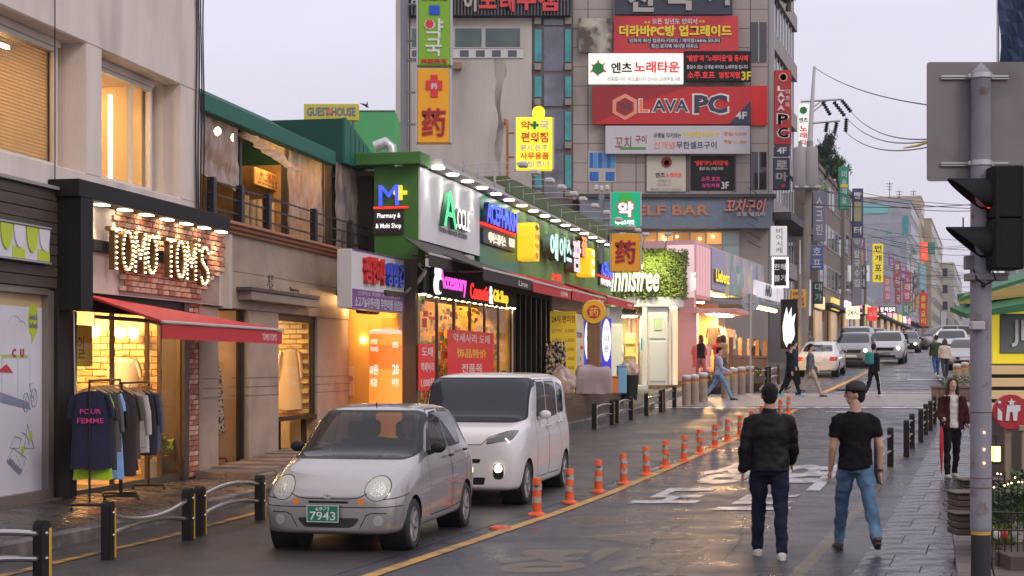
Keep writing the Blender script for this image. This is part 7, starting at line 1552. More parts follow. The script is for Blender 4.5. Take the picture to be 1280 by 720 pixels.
for k in range(12):
 D=98+k*9.5; p=FR.P((D-90)*1.0464,.35,zg(D)+2.9); Q=thing('shop_sign',['warm cream','yellow','white','pink'][k%4]+' lit fascia sign low on the far row above the parked cars','sign',(p.x,p.y,p.z),FR.rz,'lit fascia signs in the far row'); b=MB(); b.bbox(-2.2,2.2,-.2,0,0,.8,.03); c=((1,.75,.4),(1,.7,.15),(.95,.95,1),(1,.4,.5))[k%4]; b.build('board',lit('row_fascia_%d'%(k%4),c,1.1),Q)
 b=MB(); b.box(-2.0,2.0,.0,.1,-2.2,-.15); b.build('lit_window',M('row_warm_window',(.5,.3,.12),.3,emit=(1,.6,.25),es=.22,var=.5,vs=.7),Q)
 # utility poles and cables
cpole=M('concrete_pole',(.26,.225,.195),.8,var=.1)
def pole(label,px,py_base,py_top,D,r,arms=True):
 b0=at(px,py_base,D); Q=thing('utility_pole',label,'utility pole',(b0.x,b0.y,zg(D))); h=EYE+(HY-py_top)/F*D-zg(D); lean=(1018-px)/F*D if arms else 0
 b=MB(); b.tube([(0,0,0),(lean*.6,0,h*.75)],[r,r*.75],10); b.build('shaft',cpole,Q,'x'); b=MB(); b.tube([(lean*.6,0,h*.75),(lean,0,h)],[r*.62,r*.3],10); b.build('tip',steel,Q,'x'); return Q,h
PQ,ph=pole('tall leaning concrete utility pole with crossarms and transformers beside the tall building',1004,440,83,78,.22)
s=78/F; ox=PQ.location.x; oz=PQ.location.z; L3=lambda px,py,dy=0:((px-HX)*s-ox,dy,EYE+(HY-py)*s-oz)
for y,a,c in((126,1001,1052),(153,1013,1050)):
 b=MB(); b.tube([L3(a,y+1),L3(c,y-2)],.06,6); b.build('crossarm',steel,PQ)
b=MB(); b.tube([L3(1013,142),L3(1036,124)],.045,6); b.tube([L3(1013,137),L3(1028,125)],.04,6); b.build('brace',steel,PQ)
for a,c in(((1028,127),(1038,144)),((1042,127),(1056,145)),((1052,125),(1064,140)),((1034,153),(1032,165)),((1046,153),(1043,167)),((1058,148),(1057,165))):
 b=MB(); n_=7; P0,P1=Vector(L3(*a)),Vector(L3(*c)); b.tube([P0.lerp(P1,k/12)for k in range(13)],[.05,.13]*6+[.05],8); b.build('insulator',M('insulator_dark',(.03,.03,.035),.3),PQ,'x')
for px in(998,1011):b=MB(); b.lathe([(.001,0),(.34,0),(.36,.1),(.36,1.9),(.3,2.0),(.1,2.05),(.1,2.3),(.001,2.3)],14,L3(px,236,-.5)); b.build('transformer',M('transformer_grey',(.30,.28,.28),.5),PQ,'x')
b=MB(); b.bbox(L3(990,0)[0],L3(1022,0)[0],-.8,.0,L3(0,237)[2],L3(0,234)[2],.02); b.build('platform',steel,PQ)
pole('slim street lamp pole beside the timber terrace',1000,430,300,66,.09,False); pole('concrete pole in the middle of the far row',1082,405,290,135,.16,False)
cabm=M('cable_black',(.035,.035,.04),.6)
def cable(P0,P1,sag,r,label,grp='overhead cables'):
 P0,P1=Vector(P0),Vector(P1); b=MB(); b.tube([P0.lerp(P1,k/16)-Vector((0,0,sag*4*(k/16)*(1-k/16)))for k in range(17)],r,4); tag(b.build('overhead_cable',cabm),label,'cable',grp)
for i,(a,da,c,dc,sg_,lb)in enumerate((((1019,85),78,(1175,133),40,.3,'highest thin cable sweeping from the pole tip to the right'),((1056,145),78,(1163,176),40,.5,'upper of three cables from the insulators to the sign plate'),((1064,140),78,(1163,174),40,.4,'middle of three cables from the insulators to the sign plate'),((1057,165),78,(1160,184),40,.4,'lowest of three cables from the insulators to the sign plate'),((1066,238),122,(1280,258),70,.3,'long level cable crossing the sky above the far roofs'))):
 cable(at(a[0],a[1],da),at(c[0],c[1],dc),sg_,.018,lb)
b=MB(); P0,P1=at(1130,185,42),at(1165,176,40); b.tube([P0,P0.lerp(P1,.5)+Vector((0,0,-.03)),P1],[.02,.035,.03],6); tag(b.build('cable_guard',M('yellow_guard',(.55,.38,.05),.5)),'yellow cable guard sleeve left of the grey sign plate','cable guard')
rnd=random.Random(77)
for k in range(16):
 D=rnd.uniform(85,170); za=rnd.uniform(6.5,11); p0=Vector((cx(D)-5,D,za+zg(D))); D2=D+rnd.uniform(-25,40); p1=Vector((cx(D2)+rnd.choice((7,8)),D2,za+rnd.uniform(-1,1)+zg(D2))); cable(p0,p1,rnd.uniform(.3,1.0),.022,'black cable crossing above the street among the far signs')
for k in range(7):
 z=6.2+.45*k; cable(Vector((cx(78)-6.6,78,z+zg(78))),Vector((cx(150)-6.2,150,z+1.2+zg(150))),.8,.022,'black cable running along the far row from the utility pole')
 # guard rails, delineators, bollards
gb=M('guard_black',(.011,.010,.011),.5,spec=.3); gy=M('guard_yellow',(.55,.32,.03),.45); rs=M('rail_steel',(.45,.42,.40),.22,.9)
def gpost(par,x,y,z,h,w=.12,rz=0):
 q=link('post',None,par,(x,y,z),(0,0,rz))if False else None
 b=MB(); pr=[(-w/2,-.05),(w/2,-.05),(w/2,h-w/2)]+[(w/2*cos(a),h-w/2+w/2*sin(a))for a in[pi*k/8 for k in range(1,8)]]+[(-w/2,h-w/2)]
 m=Matrix.Translation((x,y,z))@Matrix.Rotation(rz,4,'Z'); b.prism(pr,-.045,.045,'x'); b.v=[tuple(m@Vector(v))for v in b.v]; p=b.build('post',gb,par)
 b=MB(); pr2=[(-w/2+.012,.0),(w/2-.012,.0),(w/2-.012,h-w/2)]+[((w/2-.012)*cos(a),h-w/2+(w/2-.012)*sin(a))for a in[pi*k/8 for k in range(1,8)]]+[(-w/2+.012,h-w/2)]
 for sx_ in(-1,1):
  b2=MB(); b2.prism(pr2,sx_*.046,sx_*.052,'x'); b2.v=[tuple(m@Vector(v))for v in b2.v]; b2.build('face_plate',M('guard_face',(.018,.015,.014),.4,spec=.3),p)
 b=MB(); b.box(.047,.055,w/2-.025,w/2+.003,.02,h-w*.6); b.v=[tuple(m@Vector(v))for v in b.v]; b.build('reflective_strip',gy,p)
 for zz_ in(h*.42,h*.80):
  b=MB(); b.ell((.06,0,zz_),.018,.018,.018,8,6); b.v=[tuple(m@Vector(v))for v in b.v]; b.build('bolt',rs,p,'x')
 return p
def guard(label,P0,P1,h,style,h2=None):
 P0,P1=Vector(P0),Vector(P1); Q=thing('guard_rail',label,'guard rail',P0,0,'black and steel kerb guard rails'); d=P1-P0; a=atan2(-d.x,d.y)
 gpost(Q,0,0,0,h,rz=a); gpost(Q,d.x,d.y,d.z,h2 or h,rz=a)
 up=style
 for(z0,s_)in((h*.78,up[0]),(h*.40,up[1])):
  b=MB(); b.tube([Vector((0,0,z0)).lerp(Vector((d.x,d.y,d.z+z0)),k/14)+Vector((0,0,s_*4*(k/14)*(1-k/14)*.5))for k in range(15)],.028,10); b.build('rail',rs,Q,'x')
def GP(px,py):return gp(px,py)
guard('guard rail nearest the camera at the left edge, rails arching up',Vector((-5.0,11.9,0)),GP(52,732),.57,(.16,.14))
guard('guard rail with a sagging upper rail left of the silver car',GP(135,700),GP(235,676),.58,(-.24,.16))
guard('guard rail with arching rails beside the left headlight of the silver car',GP(250,670),GP(325,650),.56,(.16,.16))
guard('first guard rail pair in front of the pharmacy podium',GP(743,537),GP(765,531),.64,(.1,.12)); guard('second guard rail pair in front of the pharmacy podium',GP(771,529),GP(789,525),.62,(.12,.12))
guard('third guard rail in front of the white corner shop',GP(808,520),GP(826,515),.62,(-.04,.12)); guard('fourth guard rail in front of the white corner shop',GP(829,514),GP(843,510),.62,(.1,.1))
for k,(a,c)in enumerate((((947,487),(958,484)),((962,483),(973,480)))):guard('guard rail in front of the timber terrace, %s one'%('left','right')[k],GP(*a),GP(*c),.75,(.1,.1))
for k,(a,c)in enumerate((((1097,604),(1113,584)),((1133,571),(1140,560)),((1151,552),(1157,543)),((1163,538),(1168,530)))):guard(['nearest guard rail on the right pavement edge beside the man in the cap','second guard rail on the right pavement edge','third guard rail on the right pavement edge','farthest guard rail on the right pavement edge'][k],GP(*a),GP(*c),.70,(.1,.1))
om=M('delineator_orange',(.72,.10,.02),.45,dirt=(.30,.05,.02),ds=6,dlo=.5,dhi=.75); sv=M('reflective_band',(.42,.36,.33),.35,dirt=(.08,.06,.05),ds=9,dlo=.5,dhi=.6)
dl=thing('delineator_post','','traffic post',(0,0,0),0,'orange delineator posts along the yellow line')
b=MB(); b.lathe([(.001,0),(.12,0),(.115,.02),(.07,.04),(.06,.05),(.001,.05)],20); b.build('base',om,dl,'x'); b=MB(); b.lathe([(.001,.03),(.060,.03),(.056,.46),(.050,.478),(.001,.48)],16); b.build('tube',om,dl,'x')
for z in(.20,.36):b=MB(); b.lathe([(.0600,z-.038),(.0615,z-.036),(.0605,z+.036),(.0590,z+.038)],16,caps=False); b.build('reflective_band',sv,dl,'x')
posts_=[(671,644),(712,629),(748,615),(780,605),(808,594),(832,585),(855,577),(875,568),(893,559.5),(909,552),(925,546),(939,539),(952,533),(964,528),(976,522),(987,517)]
nm=['nearest','second','third','fourth','fifth','sixth','seventh','eighth','ninth','tenth','eleventh','twelfth','thirteenth','fourteenth','fifteenth','farthest']
for k,(px,py)in enumerate(posts_):
 p=gp(px,py); p.x=cx(p.y)-.02 if k>12 else p.x; o=dl if k==0 else dup(dl); o.location=p; o.rotation_euler=(random.uniform(-.03,.03),random.uniform(-.03,.03),random.uniform(0,6)); o['label']='%s orange delineator post on the yellow centre line'%nm[k]
p=gp(625,661); Q=thing('post_base','flat orange base left without its post on the yellow line','traffic post',p); b=MB(); b.lathe([(.001,0),(.13,0),(.12,.025),(.06,.04),(.03,.04),(.03,.02),(.001,.02)],20); b.build('base',om,Q,'x')
bolm=M('bollard_stone',(.30,.22,.17),.5,var=.2,vs=6); bolc=M('bollard_cap',(.55,.53,.5),.4); bolr=M('bollard_red_band',(.42,.06,.03),.5)
bo=thing('bollard','','bollard',(0,0,0),0,'stout bollards by the crossing'); b=MB(); b.lathe([(.001,0),(.13,0),(.13,.80),(.001,.80)],20); b.build('shaft',bolm,bo,'x'); b=MB(); b.lathe([(.135,.80),(.14,.81),(.14,.86),(.10,.90),(.001,.91)],20); b.build('cap',bolc,bo,'x')
for z in(.66,.74):b=MB(); b.lathe([(.132,z-.022),(.134,z-.02),(.134,z+.02),(.132,z+.022)],20,caps=False); b.build('band',bolr if z>.7 else gy,bo,'x')
BL=[(858,507,'leftmost bollard before the blue hoarding'),(868,506,'second bollard before the blue hoarding'),(879,503,'third bollard left of the person in the lavender hoodie'),(907,498,'bollard just right of the person in the lavender hoodie'),(917,495,'second bollard right of the lavender hoodie'),(927,493,'third bollard right of the lavender hoodie'),(937,491,'rightmost bollard by the timber terrace'),(1196,487,'front left bollard in the planter group on the right'),(1206,484,'second bollard in the planter group on the right'),(1216,480,'third bollard in the planter group on the right'),(1233,478,'bollard right of the pole in the planter group')]
for k,(px,py,lb)in enumerate(BL):o=bo if k==0 else dup(bo); o.location=gp(px,py); o['label']=lb
planm=M('planter_brown',(.12,.075,.06),.6,var=.15)
def planter(label,px,py,w,d,h,seed,rz=0,fl=None,n=420,round_=False):
 p=gp(px,py); Q=leafy('planter',label,'planter',p,w*.45,.42,n,lf,seed,None,.07,None,True); f=[c for c in C.objects if c.parent==Q]
 for c in f:c.location.z=h-.08; c.scale=(1,d/w,1)
 b=MB()
 if round_:b.lathe([(.001,0),(w*.32,0),(w*.5,h*.5),(w*.53,h),(w*.47,h),(w*.44,h*.8),(.001,h*.8)],24)
 else:b.bbox(-w/2,w/2,-d/2,d/2,0,h*.85,.02); b.bbox(-w/2-.03,w/2+.03,-d/2-.03,-d/2+.05,h*.85,h,.01); b.bbox(-w/2-.03,w/2+.03,d/2-.05,d/2+.03,h*.85,h,.01); b.bbox(-w/2-.03,-w/2+.05,-d/2+.05,d/2-.05,h*.85,h,.01); b.bbox(w/2-.05,w/2+.03,-d/2+.05,d/2-.05,h*.85,h,.01)
 b.build('box',planm,Q)
 if fl:
  rnd=random.Random(seed); b=MB()
  for k in range(90):b.ell((rnd.uniform(-w*.42,w*.42),rnd.uniform(-d*.4,d*.4),h+rnd.uniform(.1,.36)),.025,.025,.018,6,4)
  tag(b.build('flowers',fl,Q),kind='stuff')
 Q.rotation_euler=(0,0,rz); return Q
planter('round bowl planter with purple flowers behind the lavender hoodie person',896,492,1.5,1.5,.45,1,0,M('purple_flower',(.25,.12,.45),.6),round_=True); planter('round green planter right of the lavender hoodie person',932,488,1.3,1.3,.5,2,0,round_=True)
planter('long dark planter with green ground cover beside the pole on the right',1212,501,2.1,.9,.45,3)
Q=thing('traffic_sign','round traffic sign seen from behind on a thin pole at the crossing','traffic sign',gp(938,492)); p=Q.location; s=p.y/F; h=EYE+(HY-378)*s-p.z
b=MB(); b.tube([(0,0,0),(0,0,h+.3)],.035,8); b.build('pole',steel,Q,'x'); b=MB(); b.lathe([(.001,.03),(.29,.03),(.30,.04),(.30,.05),(.001,.05)],28,(0,0,h),'y'); b.build('disc',M('sign_back_grey',(.36,.35,.37),.5),Q); b=MB(); b.box(-.2,.2,.0,.03,h-.02,h+.02); b.build('bracket',steel,Q)
# right foreground: signal pole with the sign plate
PD_=13.; s=PD_/F; SP=thing('signal_pole','grey painted steel pole with rust spots and black yellow base, right foreground','pole',((1226-HX)*s,PD_,0)); px0=SP.location.x
pm=M('pole_paint',(.23,.215,.25),.55,var=.12,vs=3,bump=.1,dirt=(.16,.09,.06),ds=7,dlo=.58,dhi=.70); Zp=lambda py:EYE+(HY-py)*s; Xp=lambda px:(px-HX)*s-px0
b=MB(); b.lathe([(.080,0),(.080,.565)],24); b.build('base_sleeve',M('base_black',(.02,.02,.022),.5),SP,'x'); b=MB(); b.lathe([(.0815,.50),(.0815,.55)],24,caps=False); b.build('base_band',gy,SP,'x')
b=MB(); b.lathe([(.07,.50),(.087,.54),(.087,.57),(.087,2.6),(.082,Zp(215))],24); b.build('shaft',pm,SP,'x'); b=MB(); b.lathe([(.082,Zp(215)),(.080,Zp(96)),(.084,Zp(95)),(.084,Zp(91)),(.001,Zp(78))],24); b.build('upper_shaft',pm,SP,'x')
for py,r in((515,.093),(597,.093),(609,.093)):
 b=MB(); b.lathe([(r-.006,Zp(py)-.004),(r,Zp(py)),(r-.006,Zp(py)+.004)],24,caps=False); b.build('wire_band',M('rusty_wire',(.16,.07,.03),.6),SP,'x')
b=MB(); b.bbox(Xp(1209),Xp(1226),-.13,-.04,Zp(413),Zp(402),.01); b.build('junction_clip',M('clip_grey',(.42,.4,.40),.5),SP)
for k,py in enumerate((540,561,578)):b=MB(); b.ell((Xp(1226),-.094,Zp(py)),.007,.007,.007,8,5); b.build('fairy_light',lit('fairy_light',(1,.6,.2),16),SP)
SPL=thing('sign_plate','large rounded grey sign plate seen from behind on the signal pole','sign',((1226-HX)*s,PD_,0)); b=MB(); pp=rpoly([(Xp(1162),Zp(225)),(Xp(1300),Zp(225)),(Xp(1300),Zp(75)),(Xp(1162),Zp(75))],.03,5); b.prism(pp,.085,.093); b.build('plate',M('plate_back',(.20,.175,.175),.65,var=.05,dirt=(.15,.13,.13),ds=2),SPL)
for py in(95,204):
 for a,c in((1179,1214),(1239,1264)):
  b=MB(); b.bbox(Xp(a),Xp(c),.06,.084,Zp(py)-.018,Zp(py)+.018,.005); b.build('rail',steel,SPL); b=MB(); b.box(Xp(a)+.002,Xp(c)-.002,.055,.06,Zp(py)-.003,Zp(py)+.003); b.build('rail_slot',dark_m,SPL)
 b=MB(); b.lathe([(.086,Zp(py)-.022),(.091,Zp(py)-.02),(.091,Zp(py)+.02),(.086,Zp(py)+.022)],24,caps=False); b.bbox(-.105,-.08,-.01,.07,Zp(py)-.02,Zp(py)+.02); b.bbox(.08,.105,-.01,.07,Zp(py)-.02,Zp(py)+.02); b.build('clamp',steel,SPL,'x')
TL=thing('traffic_light','black two lamp traffic light with long hoods mounted on the pole, upper lamp red','traffic light',((1226-HX)*s,PD_,0)); tk=M('signal_black',(.010,.009,.011),.75,spec=.25)
x0,x1=Xp(1229),Xp(1266)
b=MB(); b.bbox(x0,x1,-.30,-.02,Zp(276),Zp(212),.012); b.build('housing',tk,TL); b=MB(); b.bbox(x0,x1,-.30,-.02,Zp(339),Zp(277),.012); b.build('housing',tk,TL); b=MB(); b.bbox(x0+.01,x0+.04,-.31,-.30,Zp(336),Zp(215),.004); b.bbox(x1-.03,x1-.01,-.306,-.30,Zp(336),Zp(215),.004); b.build('door_rib',tk,TL)
for i,(yc,y0,y1,tipx,tipy,by)in enumerate(((247,218,277,1178,225,264),(308,279,336,1176,287,322))):
 b=MB(); R=[]; n=20; r_=(by-y0)*s*.5+.03; zc=Zp((y0+y1)/2+0)
 for j in range(2):
  ring=[]
  for k in range(n+1):
   a=radians(-55+290*k/n); yy=.118*cos(a); zz_=.118*sin(a)*1.15
   if j==0:x=x0
   else:x=lerp(Xp(tipx),x0-.02,max(0,min(1,(.135-zz_)/.27)))
   ring.append((x,-.16+yy,zc+zz_+(.01)))
  R.append(ring)
 nn=n+1; vs=R[0]+R[1]; fs=[(k,k+1,nn+k+1,nn+k)for k in range(n)]; inner=[(v[0],-.16+(v[1]+.16)*.94,zc+(v[2]-zc)*.94)for v in vs]; o_=len(vs); b.add(vs+inner,fs+[tuple(reversed([q+o_ for q in f]))for f in fs]+[(nn+k,nn+k+1,o_+nn+k+1,o_+nn+k)for k in range(n)]); b.build('hood',tk,TL,'x')
 b=MB(); b.lathe([(.001,x0-.012),(.10,x0-.010),(.105,x0)],20,(0,-.16,zc),'x'); b.build('lens',lit('red_signal',(1,.05,.01),1.6)if i==0 else M('dark_lens',(.03,.08,.06),.15),TL,'x')
b=MB(); b.bbox(Xp(1205),Xp(1217),-.05,.02,Zp(337),Zp(320),.005); b.build('relay_box',M('relay_box',(.18,.165,.175),.5),TL); b=MB(); b.bbox(Xp(1208),Xp(1256),-.10,.08,Zp(351),Zp(342),.005); b.build('bracket',M('relay_box2',(.22,.2,.2),.5),TL); b=MB(); b.bbox(x0,x0+.05,-.16,.0,Zp(268),Zp(262),.004); b.build('bracket_arm',steel,TL)
b=MB(); b.tube([(Xp(1214),-.07,Zp(338)),(Xp(1216),-.11,Zp(350)),(Xp(1226),-.12,Zp(357)),(Xp(1240),-.10,Zp(350)),(Xp(1236),-.1,Zp(340))],.008,6); b.ell((Xp(1224),-.11,Zp(357)),.02,.02,.025,8,6); b.build('wiring',dark_m,TL,'x')
b=MB(); b.box(Xp(1203),Xp(1204),-.02,.0,Zp(285),Zp(272)); b.build('antenna',dark_m,TL)
# kiosk with yellow sign, awnings and planters on the right
KD=26.; s=KD/F; KX=lambda p,D=KD:(p-HX)/F*D; KZ=lambda p,D=KD:EYE+(HY-p)/F*D
KO=thing('cafe_front','cafe front with horizontal cream and black boards at the right edge','shop front',(0,0,0))
def kb(name,mat,px0,px1,py0,py1,D,dep,par=None,bev=.01):b=MB(); b.bbox(KX(px0,D),KX(px1,D),D,D+dep,KZ(py1,D),KZ(py0,D),bev); return b.build(name,mat,par if par is not None else KO)
crm=M('cream_board_k',(.62,.45,.25),.5,emit=(1,.6,.25),es=.16)
for k in range(4):kb('board',crm,1236,1420,457+15.5*k,468+15.5*k,KD,.06); kb('gap_strip',blk_trim,1236,1420,468.3+15.5*k,472.2+15.5*k,KD+.03,.04)
kb('wall',M('dark_wall',(.06,.045,.04),.7),1236,1420,400,640,KD+.1,.2)
YS=thing('lit_sign','yellow framed lit sign with white letter J on grey at the right edge','sign',(0,0,0)); kb('frame',M('yellow_frame_lit',(.8,.62,.02),.4,emit=(1,.78,.04),es=.35),1240,1330,383,455,22,.15,YS); kb('face',M('grey_face',(.16,.17,.15),.4),1250,1330,392,442,21.97,.03,YS); text('JEJU',KX(1290,22),21.95,KZ(417,22),KX(1318,22)-KX(1264,22),.38,wpi,YS,bold=.03)
grn_aw=M('green_awning_k',(.02,.13,.05),.6);
AWK=thing('green_awning','green cafe awning with cream edge jutting out behind the signal pole','awning',(0,0,0)); b=MB(); A1=[at(1200,372,22),at(1320,336,22),at(1320,330,25),at(1230,352,25)]; A2=[v-Vector((0,0,.05))for v in A1]; b.add(A1+A2,[(0,1,2,3),(7,6,5,4),(0,4,5,1),(1,5,6,2),(2,6,7,3),(3,7,4,0)]); b.build('canvas',grn_aw,AWK)
b=MB(); A1=[at(1200,372,22),at(1320,346,22),at(1320,366,22.02),at(1200,380,22.02)]; b.add(A1+[v+Vector((0,.03,0))for v in A1],[(0,1,2,3),(7,6,5,4),(0,4,5,1),(2,6,7,3),(0,3,7,4)]); b.build('valance',M('cream_valance',(.45,.30,.10),.6),AWK)
b=MB(); A1=[at(1208,392,21.5),at(1320,372,21.5),at(1320,384,21.5),at(1208,398,21.5)]; b.add(A1+[v+Vector((0,.8,.12))for v in A1],[(0,1,2,3),(7,6,5,4),(0,4,5,1),(2,6,7,3),(0,3,7,4)]); b.build('lower_flap',grn_aw,AWK)
FA_=thing('far_awning','small distant green and yellow striped awning left of the pole','awning',(0,0,0)); D=60
for k in range(3):b=MB(); A1=[at(1197+k*8,368-k*2,D),at(1205+k*8,366-k*2,D),at(1214+k*6,395-k*3,D),at(1206+k*6,397-k*3,D)]; b.add(A1+[v+Vector((0,.1,.0))for v in A1],[(0,1,2,3),(7,6,5,4),(0,4,5,1),(1,5,6,2),(2,6,7,3),(3,7,4,0)]); b.build('stripe',(grn_aw,M('cream_valance',(.45,.30,.10),.6))[k%2],FA_)
RC=thing('round_sign','round red sign with white star and letters standing by the planters','sign',(0,0,0)); D=18.; c=at(1264,515,D); b=MB(); b.lathe([(.001,0),(.20,0),(.205,.02),(.205,.05),(.001,.05)],36,c,'y'); b.build('disc',M('red_disc_k',(.42,.02,.03),.4),RC); st=[(c.x+.0+.05*(1 if k%2==0 else .42)*sin(k*pi/5),c.z+.11+.05*(1 if k%2==0 else .42)*cos(k*pi/5))for k in range(10)]; b=MB(); b.prism(st,c.y-.02,c.y-.002); b.build('star',wpi,RC); b=MB(); b.prism([(c.x-.16,c.z-.09),(c.x-.11,c.z-.10),(c.x-.11,c.z+.0),(c.x-.16,c.z+.05)],c.y-.02,c.y-.002); b.prism([(c.x-.07,c.z-.10),(c.x-.03,c.z-.10),(c.x-.02,c.z+.0),(c.x+.01,c.z-.0),(c.x+.02,c.z-.1),(c.x+.06,c.z-.1),(c.x+.07,c.z),(c.x+.1,c.z+.02),(c.x+.1,c.z+.08),(c.x-.05,c.z+.08)],c.y-.02,c.y-.002); b.ell((c.x-.14,c.y-.01,c.z+.11),.02,.01,.02,10,6); b.build('print',wpi,RC)
b=MB(); b.bbox(c.x-.05,c.x+.02,c.y+.05,c.y+.09,0,c.z+.1,.005); b.bbox(c.x+.06,c.x+.2,c.y-.10,c.y-.06,c.z-.22,c.z-.15,.01); b.bbox(c.x+.10,c.x+.14,c.y-.08,c.y-.04,0,c.z-.2,.005); b.build('stand',M('stand_tan',(.30,.22,.15),.6),RC)
LN=thing('lantern','small warm glowing lantern beside the pole near the iron fence','lantern',at(1245,567,14.6)); b=MB(); b.bbox(-.032,.032,-.032,.032,-.075,.075,.006); b.build('glow',lit('lantern_glow',(1,.62,.18),5),LN)
for z in(-.085,.08):b=MB(); b.bbox(-.045,.045,-.045,.045,z-.01,z+.012,.004); b.build('cap',dark_m,LN)
for a in(-.04,.04):
 for c_2 in(-.04,.04):b=MB(); b.box(a-.004,a+.004,c_2-.004,c_2+.004,-.08,.08); b.build('bar',dark_m,LN)
b=MB(); b.tube([(0,0,.09),(0,0,.16),(-.12,.0,.2)],.006,5); b.build('hook',dark_m,LN)
tb_=M('planter_wood_dark',(.075,.05,.04),.6,var=.25,vs=6,stretch=(.4,3,8))
for k,(px0,px1,py0,py1,D,lb)in enumerate(((1196,1262,644,670,15.6,'lowest dark timber box by the pole foot'),(1196,1262,618,642,16.0,'dark timber box stacked behind the lowest one'),(1206,1262,602,614,18.5,'farther dark timber box by the pole'))):
 Q=thing('timber_box',lb,'planter box',(0,0,0),0,'dark timber boxes by the pole')
 n_=3
 for j in range(n_):kb('plank',tb_,px0,px1,lerp(py0,py1,j/n_)+.3,lerp(py0,py1,(j+1)/n_)-.3,D,.35,Q)
 kb('top_board',tb_,px0-2,px1+1,py0-2.5,py0,D-.03,.4,Q)
IF=thing('iron_fence','black scrolled iron fence with fairy lights right of the pole','fence',(0,0,0)); D=14.3; ir=M('wrought_iron',(.02,.02,.022),.4,.5)
for py in(600,640,662,716):b=MB(); b.tube([at(1236,py,D),at(1340,py+3,D)],.010,6); b.build('rail',ir,IF)
for k in range(13):b=MB(); b.tube([at(1240+8*k,590,D),at(1240+8*k,722,D)],.006,5); b.build('picket',ir,IF)
for k in range(7):
 c=at(1246+13*k,622,D); b=MB(); b.tube([(c.x+.055*(1-t*.7)*cos(t*9),D-.01,c.z+.10*(1-t*.7)*sin(t*9))for t in[j/24 for j in range(25)]],.006,5,caps=False); b.build('scroll',ir,IF,'x')
rnd=random.Random(2)
for k in range(10):c=at(1238+4.4*k,596+rnd.uniform(-5,14),D-.03); b=MB(); b.ell(c,.007,.007,.007,6,4); b.build('fairy_light',lit('fairy_light',(1,.6,.2),16),IF)
for k,(px,py,r,h,n,D2,m,lb)in enumerate(((1262,650,.22,.52,420,15.2,lf,'leafy plant behind the iron fence, nearest the pole'),(1285,640,.25,.6,420,15.6,lf2,'dark leafy plant behind the iron fence at the right edge'),(1250,668,.12,.25,150,15.0,lf3,'low yellow green plant by the iron fence'))):
 p=at(px,py+20,D2); leafy('garden_plant',lb,'plant',p,r,h,n,m,50+k,(.12,.3),.06)
Q=thing('planter_box','long planter box on the cafe terrace behind the iron fence','planter box',(0,0,0)); kb('box',M('white_planter',(.42,.38,.36),.5),1238,1340,664,690,15.3,.5,Q)
for k,px in enumerate((1246,1256,1267)):c=at(px,668,14.7); b=MB(); b.ell(c,.035,.03,.05,10,8); tag(b.build('ornament',(M('white_orn',(.6,.58,.55),.4),M('red_orn',(.5,.04,.03),.4),M('grey_orn',(.25,.25,.27),.4))[k],None,'x'),['white','red','grey'][k]+' small round ornament on the planter edge behind the iron fence','ornament','ornaments on the planter')
DK=thing('terrace_deck','dark cafe terrace deck behind the iron fence at the right edge','deck',(0,0,0));
for k in range(8):b=MB(); b.bbox(.309*(14.45+.45*k),9,14.0+.45*k,14.44+.45*k,.05,.20,.01); b.build('plank',tb_,DK)
NT=thing('scaffold_net','dark blue building net at the top right corner','net',(0,0,0)); D=70; b=MB(); R=[]
for j in range(9):R.append([((1249+6*k-HX)/F*D,D+.25*sin(k*1.3+j),EYE+(HY-(-20+16*j))/F*D)for k in range(14)])
b.add([p for r in R for p in r],[(j*14+k,j*14+k+1,j*14+15+k,j*14+14+k)for j in range(8)for k in range(13)]); link('net',b.mesh('net',M('blue_net',(.012,.03,.085),.7,bump=.5,bs=10),recalc=False),NT)
for k in range(4):b=MB(); b.tube([((1250+24*k-HX)/F*D,D+.3,3),((1250+24*k-HX)/F*D,D+.3,20)],.06,6); b.build('scaffold_tube',steel,NT)
RB=thing('right_building','grey building mostly hidden behind the signal pole on the right','building',(0,0,0)); kb('wall',M('grey_right_wall',(.25,.24,.25),.7,var=.1),1262,1500,118,450,74,.8,RB); kb('shop_board',M('blue_board_k',(.15,.3,.45),.5),1237,1262,385,440,30,.1,RB)
for k in range(5):kb('window',dkg,1266+14*k,1276+14*k,160,200,73.9,.1,RB); kb('window',dkg,1266+14*k,1276+14*k,240,290,73.9,.1,RB)
